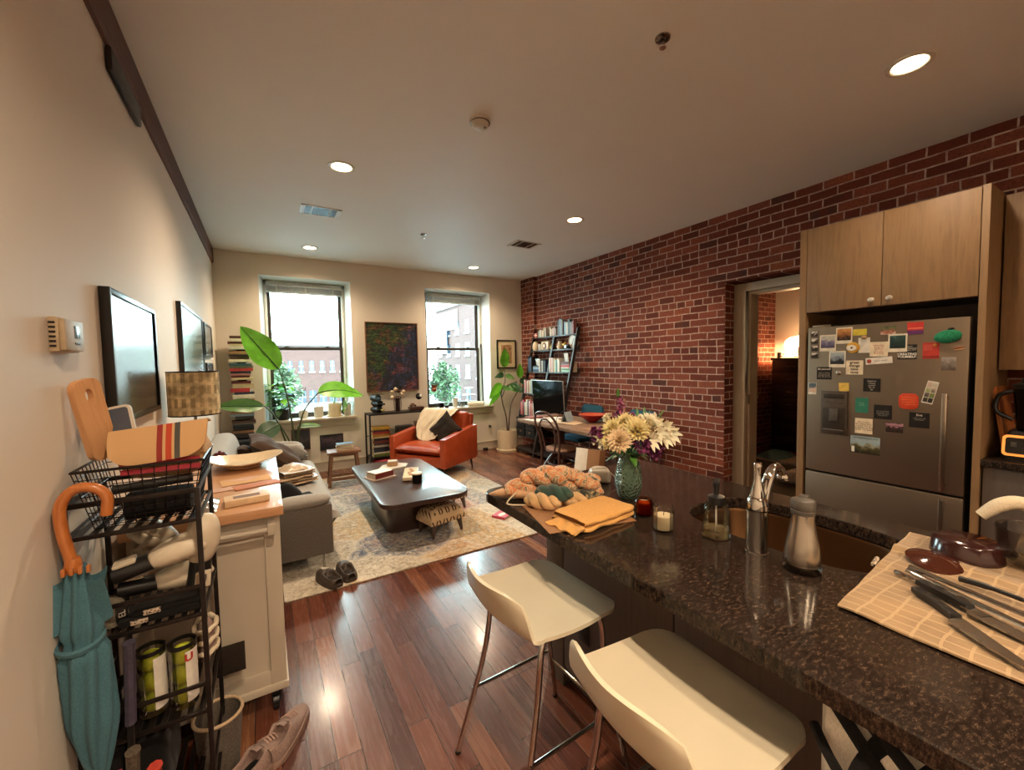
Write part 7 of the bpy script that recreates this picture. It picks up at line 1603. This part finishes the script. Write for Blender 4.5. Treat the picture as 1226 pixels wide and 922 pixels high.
# bag hanging under the counter, near the stools
t = thing('hanging_bag', 'white shoulder bag with black crossed straps hanging under the counter', 'bag', (.985, .21, .0))
b = MB(); b.cushion(.34, .30, .13, n=16, p=4, crease=.02, seed=3, M=Tm(0, 0, .70, rz=R(90)) @ Matrix.Rotation(R(90), 4, 'X')); b.out('body', M['white_fabric'], t)
for ps in (((-.045, .135, .845), (-.072, .057, .786), (-.090, -.01, .735), (-.094, -.06, .66)), ((-.045, .085, .850), (-.07, .003, .805), (-.09, -.07, .755)), ((-.045, .045, .850), (-.078, .078, .768), (-.092, .088, .70)), ((-.042, -.03, .855), (-.075, .01, .784), (-.094, .035, .71))):
    b = MB(); b.tube(bez(ps, 5), .015, 8, flat=.22, up=(1, 0, 0)); b.out('strap', M['black_fabric'], t)
b = MB(); b.tube(bez([(-.04, .17, .77), (-.075, .12, .74), (-.08, .05, .68), (-.07, -.04, .70), (-.06, -.13, .68)], 5), .010, 8); b.out('piping', M['black_fabric'], t)
MB().box(-.02, .09, .845, .17, .11, .866, .002).out('hook', M['black_metal'], t)

# ---------------------------------------------------------------- ceiling fittings
t = thing('smoke_detector', 'round white smoke detector in the middle of the ceiling', 'smoke detector', (1.225, 2.36, H)); MB().lathe([(0, -.052), (.03, -.052), (.045, -.047), (.052, -.035), (.055, -.020), (.062, -.018), (.066, -.012), (.066, 0)], 36, cap=False).out('housing', M['white_plastic'], t, sharp=60); b = MB(); b.lathe([(.0555, -.022), (.064, -.0215), (.064, -.0185)], 36, cap=False); b.out('groove', M['dark_chrome'], t); MB().box(.015, -.03, -.054, .028, -.02, -.051).out('test_button', M['grey_plastic'], t)
def sprinkler(label, x, y):
    t = thing('sprinkler_head', label, 'sprinkler', (x, y, H), group='ceiling sprinkler heads'); MB().lathe([(.036, 0), (.034, -.006), (.018, -.010), (.016, -.004)], 24, cap=False).out('escutcheon', M['dark_chrome'], t); b = MB(); b.cyl((0, 0, 0), (0, 0, -.02), .009, n=10); [b.tube([(s*.008, 0, -.018), (s*.012, 0, -.032), (0, 0, -.045)], .0022, 6) for s in (-1, 1)]; b.lathe([(0, -.044), (.016, -.046), (0, -.049)], 16); b.out('head', M['brushed_steel'], t); return t
sp_ = sprinkler('sprinkler head in the ceiling nearest the viewer, upper right', 1.68, 1.35); dup(sp_, (1.67, 4.70, H), label='small sprinkler head far back between the two vents')
def vent(label, x, y, w, d):
    t = thing('ceiling_vent', label, 'ceiling vent', (x, y, H)); b = MB(); f = .018
    for q in ((-w/2, -d/2, w/2, -d/2+f), (-w/2, d/2-f, w/2, d/2), (-w/2, -d/2, -w/2+.04, d/2), (w/2-.04, -d/2, w/2, d/2)): b.box(q[0], q[1], -.006, q[2], q[3], -.0003, .001)
    for x_ in (-w*.22, w*.22): b.box(x_-.006, -d/2+f, -.005, x_+.006, d/2-f, -.001)
    b.out('frame', M['white_plastic'], t); b = MB(); b.box(-w/2+.04, -d/2+f, -.0015, w/2-.04, d/2-f, -.0005); b.out('duct', M['black_plastic'], t)
    b = MB(); [b.box(-w/2+.04, -d/2+f+.012*k, -.004, w/2-.04, -d/2+f+.012*k+.003, -.0015) for k in range(int((d-2*f)/.012))]; b.out('louvres', M['dark_chrome'], t); return t
vent('rectangular white ceiling vent with three dark sections near the left window', .55, 4.48, .36, .26); vent('squarer ceiling vent near the brick wall', 2.94, 4.50, .37, .26)
t = thing('bracket', 'dark elongated metal bracket under the beam on the left wall', 'bracket', (XL, 2.58, 2.70)); 
t.location = (XL+.012, 2.58, 2.855); MB().box(-.008, -.24, -.10, .014, .24, .0, .01).out('bracket', M['black_metal'], t)

# ---------------------------------------------------------------- bedroom seen through the doorway
t = thing('tall_dresser', 'tall dark six-drawer dresser in the next room', 'dresser', (7.36, 3.25, 0)); b = MB(); b.box(-.25, -.30, .05, .27, .30, 1.50, .004); b.out('carcass', M['dresser_wood'], t); MB().box(-.27, -.32, 1.50, .28, .32, 1.535, .005).out('top', M['dresser_wood'], t)
for k in range(7):
    o = MB().box(-.262, -.285, .08+k*.202, -.25, .285, .08+k*.202+.192, .002).out('drawer', M['dresser_wood'], t); MB().box(-.28, -.07, .08+k*.202+.10, -.262, .07, .08+k*.202+.115, .003).out('handle', M['dark_chrome'], o)
t = thing('dome_lamp', 'glowing dome-shaded lamp on the tall dresser', 'lamp', (7.33, 3.26, 1.536)); MB().lathe([(0, 0), (.07, 0), (.07, .012), (.014, .03), (.011, .24), (0, .24)], 20).out('stand', M['bentwood'], t); MB().lathe([(.20, .17), (.205, .20), (.18, .28), (.12, .325), (.03, .34), (.02, .35), (.0, .352)], 36, cap=False).out('lamp_shade', M['lamp_shade_glow'], t); MB().ball((0, 0, .365), .014).out('finial', M['bentwood'], t)
t = thing('mug', 'small grey mug beside the dome lamp on the dresser', 'mug', (7.22, 3.49, 1.536)); MB().lathe([(0, 0), (.04, 0), (.042, .09), (.037, .09), (.036, .01), (0, .01)], 20, cap=False).out('body', M['grey_plastic'], t); MB().tube(bez([(-.02, -.036, .07), (-.03, -.07, .06), (-.02, -.036, .02)], 4), .005, 6).out('handle', M['grey_plastic'], t)
t = thing('blanket_ladder', 'dark ladder rack with hanging clothes against the bedroom brick wall', 'clothes rack', (6.55, 3.60, 0)); b = MB(); [b.box(x-.012, -.012, 0, x+.012, .012, 1.75, .002, M=Tm(rx=R(-4))) for x in (-.17, .17)]; b.out('rails', M['black_metal'], t); b = MB(); [b.cyl((-.17, .07*z/1.2-.0, z), (.17, .07*z/1.2, z), .009, n=8) for z in (.35, .7, 1.05, 1.4)]; b.out('rungs', M['black_metal'], t)
def drape(name, label, x, z, w, L_, m):
    b = MB(); b.sheet(lambda u, v: (x+(u-.5)*w, 3.60+.07*z/1.2-.02-.012*math.sin(u*16)-.015*(1 if v > .5 else -1)*min(1, abs(v-.5)*6), z+.012-abs(v-.5)*2*L_*(1 if v > .5 else .8)+.01*math.sin(u*8)), 18, 20, .006); o = b.out(name, m); tag(o, label, 'clothing')
drape('hanging_shirt', 'dark shirt on the top rung of the clothes ladder', 6.52, 1.40, .22, .30, M['black_fabric']); drape('hanging_towel', 'pale striped cloth on the middle rung of the clothes ladder', 6.62, 1.05, .26, .34, M['white_fabric']); drape('hanging_jeans', 'grey-green cloth on the lower rung of the clothes ladder', 6.50, .68, .26, .32, M['teal_fabric'])
drape('hanging_scarf', 'beige cloth beside the grey-green one on the lower rung', 6.70, .70, .12, .28, M['towel_fabric'])
b = MB(); b.sheet(lambda u, v: (6.35+.75*u, 3.05+.42*v, .005+.16*max(0, math.sin(PI*u))**.8*max(0, math.sin(PI*v))**.8*(1.2-.8*u)+.035*noise.noise(Vector((u*7, v*5, 3)))), 26, 18, .01); o = b.out('clothes_heap', M['teal_fabric']); tag(o, 'heap of dark teal clothes and shoes on the bedroom floor', 'clothes')
t = thing('red_slipper', 'red slipper on the floor in front of the tall dresser', 'shoe', (7.0, 3.12, 0)); MB().ball((0, 0, .03), (.06, .12, .03)).out('slipper', M['red_plastic'], t)
b = MB(); b.box(4.75, 2.15, 0, 6.75, 3.72, .008, .002); o = b.out('dark_rug', M['rug_dark']); tag(o, 'dark patterned rug on the bedroom floor beyond the doorway', 'rug')
b = MB(); b.prism(rrect(6.35, 2.55, 7.05, 3.42, .08), .0085, .035, b=.01); o = b.out('shaggy_rug', M['shaggy_white']); tag(o, 'shaggy white rug in front of the dresser', 'rug')
t = thing('pet_bed', 'pale cushion bed on the bedroom floor at the right of the doorway', 'cushion', (5.7, 2.25, 0)); MB().box(-.35, -.3, .009, .35, .3, .16, .06, seg=4).out('cushion', M['shaggy_white'], t)

# ---------------------------------------------------------------- street and buildings outside (the flat is on an upper floor)
GZ = -5.5
def facade(name, order, base, seed):
    t = NT(name); v = t.swiz(t.coord(), order); b_ = t.node('ShaderNodeTexBrick', i_Vector=v, i_Scale=1., i_Mortar_Size=.012, i_Brick_Width=.5, i_Row_Height=.16); b_.inputs['Color1'].default_value = lin(base); b_.inputs['Color2'].default_value = tuple(x*.75 for x in lin(base)[:3])+(1,); b_.inputs['Mortar'].default_value = lin('5a4642'); t.set(color=b_.outputs[0], rough=.9); M[name] = t.m
facade('facade_a', 'xz', '4f3430', 1); facade('facade_b', 'yz', '4a322f', 2); simple('facade_trim', '7c7c7a', .8); simple('facade_glass', '2c3848', .15); simple('asphalt', '8a9298', .9, scale=2); simple('roof_grey', '8a9096', .8); simple('tree_green', '3c5236', .9, var=.4, scale=2); simple('car_white', '8a9096', .3); simple('car_grey', '4a5058', .3)
slab('ground_street', M['asphalt'], (-90, 8, GZ-.2, 120, 160, GZ))
def building(label, x0, y0, x1, y1, h, rows, nx, side=0, m='facade_a'):
    """rows: (sill height, window height, width share); side: columns on the face towards -X"""
    t = thing('brick_building', label, 'building', ((x0+x1)/2, y0, GZ)); b = MB(); b.box(x0, y0, GZ, x1, y1, GZ+h); w = loc(t, b, 'walls', M[m]); b = MB(); b.box(x0-.3, y0-.3, GZ+h, x1+.3, y1+.3, GZ+h+.5); loc(t, b, 'cornice', M['facade_trim'])
    for z, hh, sh in rows:
        z += GZ
        for k in range(nx):
            xx = x0+(x1-x0)*(k+.5)/nx; ww = (x1-x0)/nx*sh/2; b = MB(); b.box(xx-ww, y0-.02, z, xx+ww, y0+.1, z+hh); b.mi = 1; b.box(xx-ww-.1, y0-.14, z-.2, xx+ww+.1, y0, z); b.box(xx-.05, y0-.05, z, xx+.05, y0-.02, z+hh); b.box(xx-ww, y0-.05, z+hh/2-.05, xx+ww, y0-.02, z+hh/2+.05); bmesh.ops.transform(b.bm, matrix=Matrix.Translation(-t.location), verts=b.bm.verts); b.out('window', [M['facade_glass'], M['facade_trim']], t)
        for k in range(side):
            yy = y1-(y1-y0)*(k+.5)/side; ww = .75; b = MB(); b.box(x0-.02, yy-ww, z, x0+.1, yy+ww, z+hh); b.mi = 1; b.box(x0-.14, yy-ww-.15, z-.25, x0, yy+ww+.15, z); b.box(x0-.05, yy-.06, z, x0-.02, yy+.06, z+hh); b.box(x0-.05, yy-ww, z+hh/2-.06, x0-.02, yy+ww, z+hh/2+.06); bmesh.ops.transform(b.bm, matrix=Matrix.Translation(-t.location), verts=b.bm.verts); b.out('window', [M['facade_glass'], M['facade_trim']], t)
    return t
building('long low brick building across the street, seen through the left window', -12, 52, 14, 62, 9.4, ((6.5, 1.2, .42), (2.9, 1.4, .7)), 24)
building('tall brick apartment building seen through the right window', 26.5, 40, 45, 69.5, 16.2, ((1.6, 1.9, .3), (5.0, 1.9, .3), (8.4, 1.9, .3), (11.8, 1.9, .3)), 6, 8, m='facade_b')
t = thing('white_billboard', 'white banner with red lines on the tall brick building', 'banner', (26.35, 64.2, 8.6)); MB().box(-.05, -4.4, -1.5, .05, 4.4, 1.5).out('banner', Wt, t); b = MB(); b.box(-.07, -3.2, -.3, -.05, 2.4, .2); b.out('red_line', cm('c0544c'), t)
t = thing('blue_glass_bay', 'blue-grey panel on the tall brick building', 'panel', (26.2, 66.0, 5.2)); MB().box(-.1, -2.3, -1.9, .1, 2.3, 1.9).out('panel', M['facade_glass'], t)
t = thing('station_canopy', 'long pale flat canopy roof in front of the low building', 'canopy', (4, 32, GZ)); MB().box(-14, -3, 3.4, 8, 3, 4.1, .1).out('roof', M['facade_trim'], t)
for k in range(6): MB().box(-13+4*k, -2.6, 0, -12.7+4*k, -2.3, 3.4).out('post', M['roof_grey'], t)
pr = random.Random(2)
def car(label, x, y, m):
    t = thing('parked_car', label, 'car', (x, y, GZ), group='cars parked on the street outside'); b = MB(); b.box(-.9, -2.1, .35, .9, 2.1, .95, .2, seg=3); b.out('body', M[m], t); b = MB(); b.box(-.78, -1.3, .9, .78, 1.1, 1.45, .25, seg=3); b.out('cabin', M['facade_glass'], t)
    for sx in (-.85, .85):
        for sy in (-1.3, 1.3): MB().cyl((sx-.1, sy, .33), (sx+.1, sy, .33), .33).out('wheel', M['black_plastic'], t)
    return t
c0_ = car('white car parked nearest on the street, seen low in the left window', 1.6, 17, 'car_white')
for k, (x, y, lb) in enumerate(((3.2, 22, 'white car parked behind the nearest one on the street'), (5.4, 24, 'white car on the street further right through the left window'), (.4, 24, 'white car on the street further left through the left window'))): dup(c0_, (x, y, GZ), label=lb)
def tree(label, x, y, h, r_, seed):
    t = thing('street_tree', label, 'tree', (x, y, GZ), group='trees on the street outside'); MB().tube([(0, 0, 0), (.1, 0, h*.5), (0, 0, h*.8)], [.2, .15, .08], 8).out('trunk', M['stem_brown'], t); b = MB(); pr = random.Random(seed)
    for k in range(900):
        a, e, q = pr.uniform(0, 2*PI), pr.uniform(-1, 1), pr.random()**.4*r_; p = Vector((q*math.cos(a)*math.sqrt(1-e*e), q*math.sin(a)*math.sqrt(1-e*e), h*.70+q*e*1.3)); leaf(b, p, (pr.uniform(-1, 1), pr.uniform(-1, 1), pr.uniform(-1, 1)), .45, .32, .1, nu=3, nv=2)
    tag(b.out('crown', M['tree_green'], t), kind='stuff')
tree('leafy tree at the left side of the left window view', .75, 31, 8.0, 1.4, 1); tree('leafy tree low at the left of the right window view', 15.8, 40, 7.2, 1.8, 2)
t = thing('wall_picture_hook', 'x', 'hook') if 0 else None
# ---------------------------------------------------------------- lettering: text outlines become ordinary meshes
bpy.context.view_layer.update(); dg = bpy.context.evaluated_depsgraph_get()
for o in [x for x in bpy.data.objects if x.type == 'FONT']:
    me = bpy.data.meshes.new_from_object(o.evaluated_get(dg)); n = bpy.data.objects.new('lettering', me); COL.objects.link(n)
    n.parent = o.parent; n.location = o.location; n.rotation_euler = o.rotation_euler
    bpy.data.objects.remove(o)
